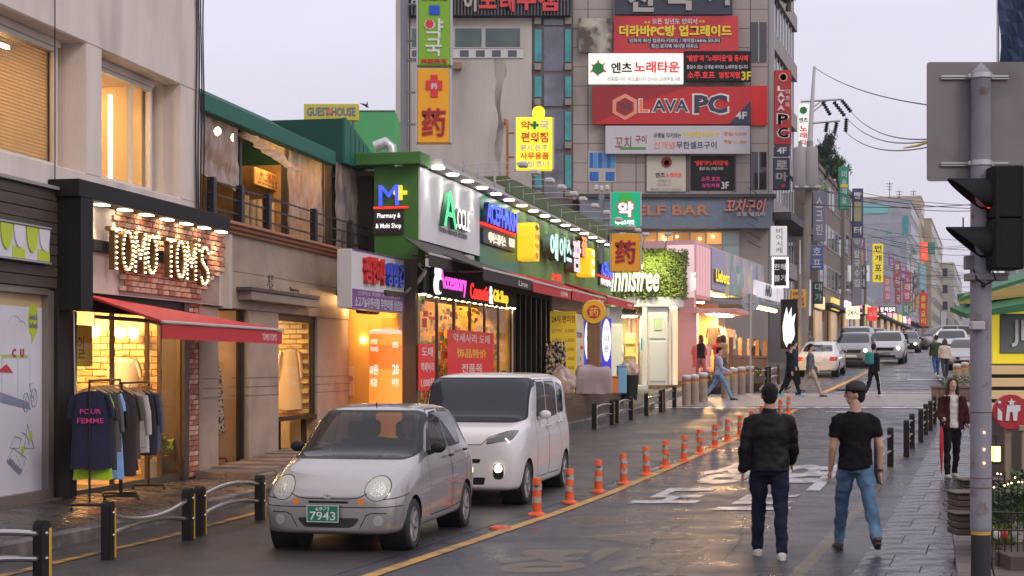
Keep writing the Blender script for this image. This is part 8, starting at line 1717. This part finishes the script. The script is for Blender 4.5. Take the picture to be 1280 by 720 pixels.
# parked and queuing cars up the street
def gen(kind,paint,L,Wd,H,belt,hood,xc,xr0,xr1,rear=.55,cat='car'):
 w=Wd/2; g=.82 if kind!='van' else .86
 def S(x,k,zt,wt,bz=None):zb_=.22+(.06 if k<.95 else 0); return(x,zb_,w*.93*k,w*k,min(bz or belt,zt-.05),w*.95*k,zt,wt)
 st=[S(0,.62,hood*.86,w*.5,hood*.72),S(.05,.84,hood*.95,w*.62,hood*.80),S(.2,.95,hood,w*.72,hood*.88),S(.7,1,hood+.05,w*.76,hood*.95),S(xc-.15,1,belt+.06,w*.78,belt-.02),S(xc,1,belt+.12,w*.8),S(lerp(xc,xr0,.5),1,lerp(belt,H,.62),w*g),S(xr0,1,H-.05,w*g*.93),S(xr0+.25,1,H,w*g*.9),S((xr0+xr1)/2,1,H+.01,w*g*.9),S(xr1,1,H-.03,w*g*.88)]
 xe=lerp(xr1,L,rear)
 if kind=='sedan':st+=[S(xe,1,belt+.16,w*.74),S(xe+.12,1,belt+.08,w*.74,belt),S(L-.15,.96,belt+.04,w*.7,belt-.04),S(L-.03,.88,belt-.06,w*.6,belt-.16),S(L,.75,belt-.18,w*.5,belt-.3)]
 else:st+=[S(L-.22,.98,H-.16,w*.78),S(L-.08,.94,lerp(belt,H,.5),w*.76),S(L-.02,.88,belt,w*.66,belt-.1),S(L,.78,belt-.16,w*.5,belt-.3)]
 wy=w-.02; r=.33 if H>1.55 else .31; xb=xr1+.1 if kind!='sedan' else xr1-.02; ym=(xc+xr0)/2
 wd=[[(xc+.32,belt+.05),((xr0+xr1)/2-.05,belt+.06),((xr0+xr1)/2-.05,H-.10),(xr0+.12,H-.10)],[((xr0+xr1)/2+.04,belt+.06),(xb,belt+.08),(xb-.1,H-.12),((xr0+xr1)/2+.04,H-.09)]]
 if kind!='sedan':wd.append([(xb+.08,belt+.08),(L-.35,belt+.10),(L-.45,H-.17),(xb-.02,H-.12)])
 return dict(cat=cat,kind=kind,L=L,paint=paint,belt=belt,wheel_r=r,wx=(.85,L-.85),wy=wy,st=st,glass=darkglass,windows=wd,windshield=[(w*.78,belt+.10),(w*.80,belt+.16),(w*g*.86,H-.16),(w*g*.80,H-.10)],rearglass=[(w*.7,belt+.12),(w*.62,H-.14)],doors=[[(xc+.1,.35),((xr0+xr1)/2,.35),((xr0+xr1)/2,belt),(xc+.1,belt)],[((xr0+xr1)/2+.02,.35),(xb-.05,.35),(xb+.05,belt),((xr0+xr1)/2+.02,belt)]],front=[('headlight',lampg,[(w*.52,hood*.74),(w*.93,hood*.78),(w*.93,hood*.92),(w*.55,hood*.86)],True,.05),('grille',blk_trim,[(-w*.45,hood*.70),(w*.45,hood*.70),(w*.5,hood*.86),(-w*.5,hood*.86)],False,.03),('lower_grille',blk_trim,[(-w*.6,.32),(w*.6,.32),(w*.55,.45),(-w*.55,.45)],False,.04)],rear=[('tail_light',redl,[(w*.6,belt-.26),(w*.95,belt-.26),(w*.95,belt-.08),(w*.64,belt-.08)],True,.04)],mirror=(xc+.35,w*.97,belt+.06),spokes=8,rr=.68,tw=.2,gap=.012)
PROTO={}; PPAINT={}
def place(name,label,px,py,P,sg=-1,t=None,lights=0,grp='cars parked and queuing up the street',scale=1):
 pos,hd=put(px,py,RT if t is None else t,sg); pos.z=zg(pos.y); kd=P['kind']
 if kd not in PROTO:c=PROTO[kd]=build_car(name,label,pos,hd,P,grp,1); PPAINT[kd]=P['paint']
 else:
  c=dup(PROTO[kd]); c['label']=label; c['group']=grp; c.name=name; c.location=pos; c.rotation_euler=(0,0,atan2(-hd[1],-hd[0]))
  if P['paint']!=PPAINT[kd]:
   for o in C.objects:
    if o.parent==c and o.type=='MESH' and o.data.materials and o.data.materials[0]==PPAINT[kd]:o.data=o.data.copy(); o.data.materials[0]=P['paint']
 Lc=P['L']; z1=zg(pos.y-hd[1]*Lc); c.rotation_euler[1]=-math.atan((z1-pos.z)/Lc)
 wq=P['wy']
 if lights:
  for s_ in(1,-1):b=MB(); b.lathe([(.001,0),(.09,0),(.09,.03),(.001,.03)],14,(.03,s_*wq*.72,P['st'][2][6]*.83),'x'); b.build('lit_headlight',lit('car_headlight',(1,.82,.6),7),c)
 if sg==-1:b=MB(); b.bbox(-.03,.02,-.26,.26,.48,.60,.005); b.build('number_plate',pwhite,c)
 else:b=MB(); b.bbox(Lc-.02,Lc+.02,-.26,.26,.62,.74,.005); b.build('number_plate',pwhite,c)
 return c
sed=lambda p:gen('sedan',p,4.5,1.77,1.45,.93,.72,1.25,1.95,3.0,.62); suv=lambda p:gen('suv',p,4.5,1.88,1.68,1.08,.98,1.15,1.85,3.7); van=lambda p:gen('van',p,5.0,1.92,1.92,1.12,1.0,.75,1.6,4.3)
p_=gp(1012,476)
s_=place('white_sedan','white sedan seen from behind, nearest of the parked cars by the glowing figure sign',1012+22,466,sed(pearl),1)
place('dark_suv','dark grey car facing the camera between the white sedan and the white van',1064,459,suv(greyp),-1,None,1); place('white_van','white van facing the camera behind the dark grey car',1066,455,van(pearl),-1)
place('white_suv','white sports utility car with lit headlights heading down the street',1106,455,suv(whitep),-1,None,1); place('dark_suv','dark car high behind the white van',1090,441,suv(blackp),-1); place('dark_car','small dark car right behind the white sports utility car',1132,441,sed(blackp),-1,None,1)
place('silver_van','silver van turning broadside across the top of the street',1150,437,van(goldp),-1,3.2)
place('silver_car','silver car facing the camera just left of the signal pole',1207,463,sed(silver),-1,.33,0,'cars in the right lane'); place('white_car','pale car behind the silver car left of the signal pole',1188,449,suv(pearl),-1,.33,0,'cars in the right lane'); place('pale_car','pale car farthest of the three in the right lane',1206,436,sed(pearl),-1,.33,0,'cars in the right lane')
# people
skin=M('skin',(.50,.28,.20),.5,var=.06,vs=12); skin_l=M('skin_pale',(.60,.38,.30),.5); hairm=M('black_hair',(.012,.010,.010),.55,bump=1.,bs=60,stretch=(4,4,1),spec=.25); hairb=M('brown_hair',(.05,.022,.012),.45,bump=.5,bs=120,stretch=(6,6,1))
def blob(name,mb,mat,par,vox,amp=0.,seed=0,it=4,ws=7.):
 me=evaluated(mb.mesh(name),[('REMESH',dict(mode='VOXEL',voxel_size=vox)),('SMOOTH',dict(iterations=it,factor=.5))]); me.name=name; me.materials.clear(); me.materials.append(mat)
 if amp:
  ns=[v.normal.copy()for v in me.vertices]
  for v,n in zip(me.vertices,ns):v.co+=n*amp*(noise.noise(Vector((v.co.x*ws,v.co.y*ws,v.co.z*ws*1.7+seed)))+.5*noise.noise(Vector((v.co.x*ws*2.6,v.co.y*ws*2.6,v.co.z*ws*3+seed))))
 me.polygons.foreach_set('use_smooth',[True]*len(me.polygons)); me.update(); return link(name,me,par)
def person(label,px,py,H,face,top,legs,shoes,hair=hairm,leg=((12,8),(-14,22)),arm=((-8,12,6),(10,18,6)),vox=.02,sleeve=1,jacket=0,long_=0,w=1.,cap=None,sk=skin,skirt=0,lean=0,loc=None,head=0,hood=0,collar=0,grp=None,detail=0,pants_len=1):
 """face: direction angle the person faces, 0 = towards the camera, pi = away. leg: (thigh forward deg, knee bend deg) right, left; arm: (swing, elbow, abduct)"""
 Q=thing('person',label,'person',loc if loc is not None else gp(px,py),face,grp); k=H/1.75
 V3=lambda x,y,z:Vector((x*k,y*k,z*k)); J={}; zmin=9
 for i,s in enumerate((-1,1)):
  a,kn=radians(leg[i][0]),radians(leg[i][1]); h=V3(s*.09*w,0,.92); kk=h+V3(s*.01,-sin(a)*.43,-cos(a)*.43); b=a-kn; an=kk+V3(0,-sin(b)*.42,-cos(b)*.42)
  J['hip',s],J['knee',s],J['ank',s],J['fa',s]=h,kk,an,b; zmin=min(zmin,an.z)
 dz=Vector((0,0,.075*k-zmin))
 for q in J:
  if q[0]!='fa':J[q]=J[q]+dz
 ln=radians(lean); top_=lambda x,y,z:Vector((x*k,(y-(z-.92)*sin(ln))*k,(.92+(z-.92)*cos(ln))*k))+dz
 for i,s in enumerate((-1,1)):
  a,e_,ab=[radians(t)for t in arm[i]]; sh=top_(s*.182*w,0,1.385); el=sh+V3(s*sin(ab)*.29,-sin(a)*cos(ab)*.29,-cos(a)*cos(ab)*.29); a2=a+e_; wr=el+V3(s*sin(ab)*.04,-sin(a2)*.25,-cos(a2)*.25)
  J['sh',s],J['el',s],J['wr',s],J['hd',s]=sh,el,wr,(wr-el).normalized()
 hc=top_(0,-.01,1.635); hr=Matrix.Rotation(radians(head),3,'Z'); hp=lambda x,y,z:hc+hr@V3(x,y,z)
 b=MB(); b.ell(hp(0,0,.015),.076*k,.094*k,.105*k,16,12,hr); b.ell(hp(0,-.022,-.055),.055*k,.062*k,.062*k,12,8,hr); b.ell(hp(0,-.096,-.012),.013*k,.018*k,.022*k,8,6,hr)
 for s in(-1,1):b.ell(hp(s*.078,.008,-.008),.012*k,.018*k,.028*k,8,6,hr)
 b.tube([top_(0,.01,1.42),hc-V3(0,-.012,.06)],[.062*k,.055*k],12); b.tube([top_(0,0,.95),top_(0,0,1.2),top_(0,0,1.42)],[.09*k,.10*k,.09*k],12); b.tube([J['sh',-1],J['sh',1]],.04*k,8)
 for s in(-1,1):
  b.tube([J['sh',s],J['el',s],J['wr',s]],[.046*k,.040*k,.026*k],10); b.tube([J['hip',s]-V3(0,0,-.03),J['knee',s],J['ank',s]],[.07*k,.05*k,.038*k],10); b.tube([top_(0,0,.98),J['hip',s]],.07*k,8)
  d=J['hd',s]; side=Vector((0,-1,0)); side=(side-d*side.dot(d)).normalized(); nr=d.cross(side); c=J['wr',s]; m=Matrix((side,nr,d)).transposed(); b.ell(c+d*.05*k,.038*k,.018*k,.055*k,12,8,m)
  for j in range(4):o=side*(.027-.018*j)*k; l=(.062,.070,.066,.052)[j]*k; cu=-s*nr*.0; p0=c+d*.088*k+o; b.tube([p0-d*.02*k,p0+d*l*.5+nr*s*-.006*k,p0+d*l*.9+nr*s*-.022*k],[.0098*k,.009*k,.007*k],6)
  b.tube([c+d*.03*k+side*.03*k,c+d*.06*k+side*.052*k,c+d*.088*k+side*.05*k-nr*s*.01*k],[.012*k,.011*k,.008*k],6)
 blob('body',b,sk,Q,min(vox,.0075)if detail else vox*.8,it=2)
 b=MB(); r=1.08 if jacket else 1.0
 def tor(z,rx,ry,y=0,n=20):c=top_(0,y,z); return[Vector((c.x+rx*k*w*(abs(cos(a))**.85)*(1 if cos(a)>0 else-1),c.y+ry*k*w*sin(a),c.z))for a in[2*pi*q/n for q in range(n)]]
 b.rings([tor(.84,.14,.11,.01),tor(.92,.158,.125,.015),tor(1.0,.145,.10)])
 for s in(-1,1):
  h,kn,an=J['hip',s],J['knee',s],J['ank',s]; e1=kn.lerp(an,pants_len); b.tube([h+V3(-s*.012,.01,.03),h.lerp(kn,.35),h.lerp(kn,.8),kn,kn.lerp(e1,.35),e1-V3(0,0,.01)],[q*k*w for q in(.098,.095,.072,.070,.066,.054)],14)
 if not skirt:blob('trousers',b,legs,Q,vox,.015,len(label),3)
 else:b=MB(); b.rings([tor(.60,.19,.15),tor(.95,.16,.12),tor(1.02,.145,.10)]); blob('skirt',b,legs,Q,vox,.01)
 b=MB(); zb_=.88; b.rings([tor(zb_,.178*r,.142*r,.012),tor(1.0,.172*r,.132*r),tor(1.12,.160*r,.118*r),tor(1.28,.182*r,.128*r),tor(1.37,.172*r,.112*r),tor(1.425,.125*r,.088*r),tor(1.465,.075,.066,.01)])
 for s in(-1,1):
  sh,el,wr=J['sh',s],J['el',s],J['wr',s]; ps=[top_(s*.09*w,0,1.40),top_(s*.15*w,0,1.395),sh,sh.lerp(el,.5),el]if sleeve else[top_(s*.09*w,0,1.40),top_(s*.15*w,0,1.395),sh,sh.lerp(el,.62)]; rr_=[.05,.060,.068,.062,.054]if sleeve else[.05,.060,.069,.068]
  if sleeve:ps+=[el.lerp(wr,.5),el.lerp(wr,.97)]; rr_+=[.052,.042]
  b.tube(ps,[q*k*r*(1.0 if sleeve else .98)for q in rr_],12)
 if collar:b.tube([top_(0,.01,1.44),top_(0,.012,1.51)],[.078*k,.072*k],14)
 if hood:b.ell(top_(0,.10,1.46),.10*k,.06*k,.07*k,12,8)
 blob('jacket' if jacket else 'shirt',b,top,Q,vox,.015,len(label)+3,3)
 for s in(-1,1):
  an=J['ank',s]; f=J['fa',s]; pit=min(max(-f,-.3),.9)if an.z>.11*k else 0; R3=Matrix.Rotation(-pit,3,'X'); b=MB(); g=lambda y,z:an+R3@V3(0,y,z)
  b.tube([g(.055,-.035),g(.0,-.03),g(-.09,-.045),g(-.165,-.052),g(-.19,-.055)],[q*k for q in(.036,.044,.042,.036,.022)],10,flat=.85); b.tube([g(0,-.03),g(0,.03)],[.042*k,.040*k],10); o=blob('shoe',b,shoes,Q,vox*.6,it=2)
  b=MB(); b.tube([g(.07,-.068),g(0,-.068),g(-.09,-.068),g(-.19,-.066)],[q*k for q in(.03,.043,.045,.028)],10,flat=.28); b.build('sole',M('sole_white',(.5,.48,.45),.6)if shoes.name!='dark_shoe' else blk_trim,o,'x')
 b=MB(); b.ell(hp(0,.016,.038),.084*k,.098*k,.096*k,16,12,hr); b.ell(hp(0,.045,-.005),.074*k,.062*k,.085*k,14,10,hr)
 if long_:
  for q in range(7):a=radians(20+140*q/6); x,y=.075*cos(a),.06*sin(a)+.01; b.tube([hp(x,y*.9,.04),hp(x*1.15,y*1.1,-.06),hp(x*1.3,y*1.0,-.06-long_*.5),hp(x*1.2,y*.8-.01,-.06-long_)],[.032*k,.036*k,.034*k,.016*k],8)
  for s in(-1,1):b.tube([hp(s*.02,-.06,.118),hp(s*.075,-.045,.05),hp(s*.098,-.02,-.06),hp(s*.105,-.02,-.10-long_)],[.014*k,.018*k,.024*k,.014*k],8)
 else:b.ell(hp(0,-.045,.085),.062*k,.05*k,.035*k,12,8,hr)
 if not cap:blob('hair',b,hair,Q,vox*.5 if not detail else .008,.006,3,1,30)
 else:
  blob('hair',b,hair,Q,.008,.004,3,1,30); b=MB(); b.ell(hp(0,.012,.055),.094*k,.11*k,.095*k,18,12,hr); b.v=[v if(Vector(v)-hp(0,0,.035)).z>0 else(v[0],v[1],hp(0,0,.035).z)for v in b.v]; b.build('cap',cap,Q,'all')
  b=MB(); b.ell(hp(0,-.135,.048),.07*k,.075*k,.010*k,14,6,hr); b.build('cap_peak',cap,Q,'x')
 if detail:
  for s in(-1,1):
   b=MB(); b.ell(hp(s*.030,-.083,.018),.013*k,.006*k,.006*k,8,6,hr); b.build('eye',M('eye_dark',(.02,.015,.012),.2),Q,'x'); b=MB(); b.ell(hp(s*.031,-.086,.037),.018*k,.006*k,.004*k,8,6,hr); b.build('eyebrow',hairm,Q,'x')
  b=MB(); b.ell(hp(0,-.086,-.052),.022*k,.008*k,.007*k,10,6,hr); b.build('mouth',M('lips',(.50,.12,.10),.4),Q,'x')
 Q['_J']=0; del Q['_J']; return Q,J,hp,k
cb=lambda n,c,**k:M(n,c,.9,var=.2,vs=8,bump=.9,bs=9,spec=.15,**k)
bkj=M('black_jacket_cloth',(.007,.006,.007),.6,var=.2,vs=5,spec=.2,bump=.9,bs=7); bkt=cb('black_tee_cloth',(.007,.006,.007)); dnv=cb('dark_navy_denim',(.012,.016,.032)); den=M('blue_denim',(.055,.115,.20),.85,var=.3,vs=5,dirt=(.13,.22,.33),bump=.9,bs=9,ds=3,dlo=.48,dhi=.7); whs=M('white_shoe',(.62,.58,.54),.5); dks=M('dark_shoe',(.05,.03,.03),.5)
person('man in a black jacket and dark jeans with white shoes walking away',962,697,1.74,pi-.08,bkj,dnv,whs,leg=((-9,8),(16,8)),arm=((14,38,10),(-6,16,13)),vox=.013,jacket=1,w=1.04,collar=1,detail=1)
Q,J,hp,k=person('man in a black cap, black tee shirt and blue jeans walking away, looking left',1069,690,1.76,pi+.05,bkt,den,dks,leg=((-26,14),(20,6)),arm=((-6,14,13),(2,16,9)),vox=.013,sleeve=0,w=1.0,cap=M('cap_black',(.012,.011,.013),.7),head=78,detail=1)
b=MB()
for s in(-1,1):pts=[hp(s*.031+.019*cos(t),-.096,.016+.016*sin(t))for t in[2*pi*q/14 for q in range(15)]]; b.tube(pts,.0022,4,caps=False); b.tube([hp(s*.05,-.094,.018),hp(s*.078,.0,.015)],.002,4)
b.tube([hp(-.012,-.098,.018),hp(.012,-.098,.018)],.002,4); tag(b.build('glasses',M('glasses_red',(.10,.02,.02),.3),Q),None)
p=J['wr',-1]; Wt=MB(); Wt.lathe([(.033,-.012),(.036,-.01),(.036,.01),(.033,.012)],14,p-J['hd',-1]*.01,caps=False); Wt.build('wristwatch',M('watch_dark',(.06,.06,.07),.3,.5),Q)
wm_=cb('maroon_jacket',(.05,.012,.014)); Q,J,hp,k=person('woman in a maroon jacket, white top and black trousers carrying a red umbrella',1190,598,1.62,.04,cb('white_top',(.66,.62,.60)),cb('black_trousers',(.012,.011,.012)),M('beige_shoe',(.5,.42,.34),.6),hairb,leg=((4,4),(-6,8)),arm=((10,60,12),(6,30,14)),vox=.012,long_=.22,w=.92,sk=skin_l,detail=1)
b=MB(); tp=lambda x,y,z:Vector((x*k,y*k,z*k))
for s in(-1,1):
 sh,el,wr=J['sh',s],J['el',s],J['wr',s]; b.tube([sh*.8+Vector((0,0,.2*sh.z)),sh,sh.lerp(el,.5),el,el.lerp(wr,.5),el.lerp(wr,.92)],[.07,.078,.068,.062,.058,.052],12)
 R=[[Vector((s*x*k,y*k,z*k))for x,y in((.075,-.135),(.15,-.13),(.20,-.06),(.20,.06),(.12,.145),(.0,.155),(.0,.12),(.10,.11),(.16,.04),(.16,-.06),(.12,-.105),(.07,-.115))]for z in(.86,1.1,1.3,1.44)]; b.rings(R)
blob('jacket',b,wm_,Q,.012,.01,2,3)
h=J['wr',1]+J['hd',1]*.06; b=MB(); b.bbox(h.x-.02,h.x+.10,h.y-.05,h.y-.01,h.z-.08,h.z+.05,.015); tag(b.build('handbag',M('pink_pouch',(.62,.35,.36),.5),None,loc=Q.location),'small pink pouch in the hand of the woman in the maroon jacket','bag')
h=J['wr',-1]+Vector((-.03,-.02,-.08)); um_=thing('umbrella','folded red umbrella hanging from the hand of the woman in maroon','umbrella',Q.location+h); b=MB(); b.lathe([(.004,-.78),(.012,-.72),(.034,-.35),(.030,-.12),(.012,-.02),(.001,0)],14); b.build('canopy',M('umbrella_red',(.48,.015,.03),.5,bump=.3,bs=30),um_,'x'); b=MB(); b.tube([(0,0,0),(0,0,.09),(.02,0,.12),(.045,0,.10),(.045,0,.07)],.008,6); b.build('handle',blk_trim,um_,'x')
h=J['wr',-1]+J['hd',-1]*.08; b=MB(); b.bbox(h.x-.03,h.x+.05,h.y-.07,h.y-.05,h.z-.01,h.z+.03,.004); tag(b.build('phone',blk_trim,None,loc=Q.location),'dark phone in the right hand of the woman in maroon','phone')
g='pedestrians at the crossing'
Q,J,hp,k=person('boy with a teal backpack, black clothes and white striped trousers crossing alone',1092,496,1.70,pi*.72,cb('black_top2',(.014,.015,.018)),cb('black_track',(.012,.012,.016)),whs,leg=((16,6),(-12,20)),grp=g,head=20)
b=MB(); b.bbox(-.15,.15,.13,.29,1.02,1.42,.05); b.bbox(-.11,.11,.29,.33,1.06,1.24,.02); tag(b.build('backpack',M('teal_backpack',(.02,.22,.20),.6),None,loc=Q.location,rot=Q.rotation_euler),'black and teal backpack on the boy crossing alone','backpack')
for s in(-1,1):b=MB(); b.tube([J['hip',s]+Vector((s*.085,-.01,-.08)),J['knee',s]+Vector((s*.066,0,0)),J['ank',s]+Vector((s*.052,0,.03))],.014,6); b.build('stripe',wpi,Q)
person('person in black with blue shoes crossing, front left of the crossing group',988,496,1.73,-pi*.45+pi,cb('black_top2',(.014,.015,.018)),cb('black_track',(.012,.012,.016)),M('blue_shoe',(.05,.35,.5),.5),leg=((22,6),(-18,12)),grp=g,hood=1)
person('person in a navy top half hidden behind the one in black',993,489,1.74,-pi*.45+pi,cb('navy_top',(.025,.04,.085)),cb('black_track',(.012,.012,.016)),dks,leg=((14,6),(-14,12)),grp=g)
person('man in a grey sweater and beige trousers striding across the crossing',1013,496,1.74,-pi*.5+pi,cb('grey_sweater',(.12,.125,.14)),cb('beige_trousers',(.42,.34,.26)),dks,leg=((26,6),(-24,14)),arm=((-14,14,8),(20,20,8)),grp=g)
person('person in a lavender hoodie and pale blue jeans walking by the bollards',899,500,1.70,-pi*.52+pi,cb('lavender_hoodie',(.40,.38,.52)),cb('pale_jeans',(.16,.28,.42)),M('dark_shoe',(.05,.03,.03),.5),leg=((30,6),(-26,14)),arm=((12,50,8),(-10,20,8)),grp=g,hood=1)
g2='people farther up the street'
person('person in a dark green coat and blue jeans walking away in the right lane',1170,471,1.74,pi,cb('green_coat',(.035,.06,.035)),cb('blue_jeans2',(.04,.09,.25)),whs,grp=g2,vox=.03,jacket=1); person('woman in a cream jacket with black bag walking beside the green coat',1181,473,1.62,pi,cb('cream_jacket',(.55,.48,.42)),cb('dark_skirt',(.04,.04,.05)),dks,hairb,long_=.12,grp=g2,vox=.03,jacket=1,w=1.1)
person('man in dark clothes standing in the middle of the street near the silver van',1145,434,1.74,pi,cb('black_top2',(.014,.015,.018)),cb('black_track',(.012,.012,.016)),dks,grp=g2,vox=.04); person('person in black beside the white sports utility car',1130,447,1.70,.4,cb('black_top2',(.014,.015,.018)),cb('black_track',(.012,.012,.016)),dks,grp=g2,vox=.04)
g3='people at the shops beyond the crossing'
for px,o_,H,c1,c2,lb,f in((876,.8,1.62,(.03,.02,.02),(.5,.15,.15),'woman in a dark coat looking at goods at the pink shop',-1.2),(899,.9,1.66,(.55,.04,.04),(.05,.04,.05),'woman in a bright red coat between the pink shop and the patterned shop',2.6),(904,1.3,1.66,(.42,.26,.15),(.25,.17,.12),'woman in a tan coat beside the red coat',2.2),(944,.6,1.7,(.03,.025,.02),(.03,.03,.03),'person in black behind the timber terrace fence',.5)):
 p=FC.P(FC.u(px,o_),o_,pz); person(lb,0,0,H,f,cb('coat_%d'%px,c1),cb('legs_%d'%px,c2),dks,hairb if px!=944 else hairm,loc=p,vox=.03,jacket=1,long_=.12 if px!=944 else 0,grp=g3)
person('grey haired looking figure in a grey coat standing behind the parked white sedan',1012,455,1.68,2.8,cb('grey_coat',(.17,.15,.16)),cb('black_track',(.012,.012,.016)),dks,cb('grey_hair',(.18,.17,.17)),grp=g2,vox=.03,jacket=1)
pd_=hatchback.matrix_basis@Vector((1.95,-.30,.0)); Qd=thing('person','driver seen faintly through the windshield of the silver hatchback','person',pd_,hatchback.rotation_euler[2]-pi/2); b=MB(); b.ell((0,0,1.22),.078,.095,.12,14,10); b.tube([(0,.03,1.0),(0,.01,1.14)],.055,10); b.ell((0,0,1.02),.06,.05,.05,8,6)
for s in(-1,1):b.tube([(s*.17,.04,.98),(s*.24,-.16,.82),(s*.15,-.42,.90)],[.045,.04,.03],8); b.ell((s*.14,-.45,.91),.03,.045,.03,8,6); b.tube([(0,.04,1.0),(s*.17,.04,.98)],.045,8)
blob('body',b,skin,Qd,.012); b=MB(); b.rings([[Vector((rx*cos(a),.05+ry*sin(a),z))for a in[2*pi*q/16 for q in range(16)]]for z,rx,ry in((.45,.18,.13),(.8,.19,.13),(.98,.2,.11),(1.05,.10,.08))])
for s in(-1,1):b.tube([(s*.15,.04,.98),(s*.22,.0,.90),(s*.24,-.16,.82)],[.065,.06,.055],8)
blob('shirt',b,cb('driver_shirt',(.10,.10,.13)),Qd,.015,.008); b=MB(); b.ell((0,.02,1.26),.086,.10,.10,14,10); blob('hair',b,hairm,Qd,.012)
# air
hz=bpy.data.materials.new('haze'); hz.use_nodes=True; n_=hz.node_tree; n_.nodes.clear(); o1=n_.nodes.new('ShaderNodeOutputMaterial'); v1=n_.nodes.new('ShaderNodeVolumePrincipled')
v1.inputs['Color'].default_value=(.86,.86,.92,1); v1.inputs['Density'].default_value=.00025; n_.links.new(v1.outputs[0],o1.inputs['Volume'])
b=MB(); b.box(-420,1200,-60,1150,-2,60); tag(b.build('haze',hz),kind='stuff')
bpy.data.scenes.remove(TMPS)
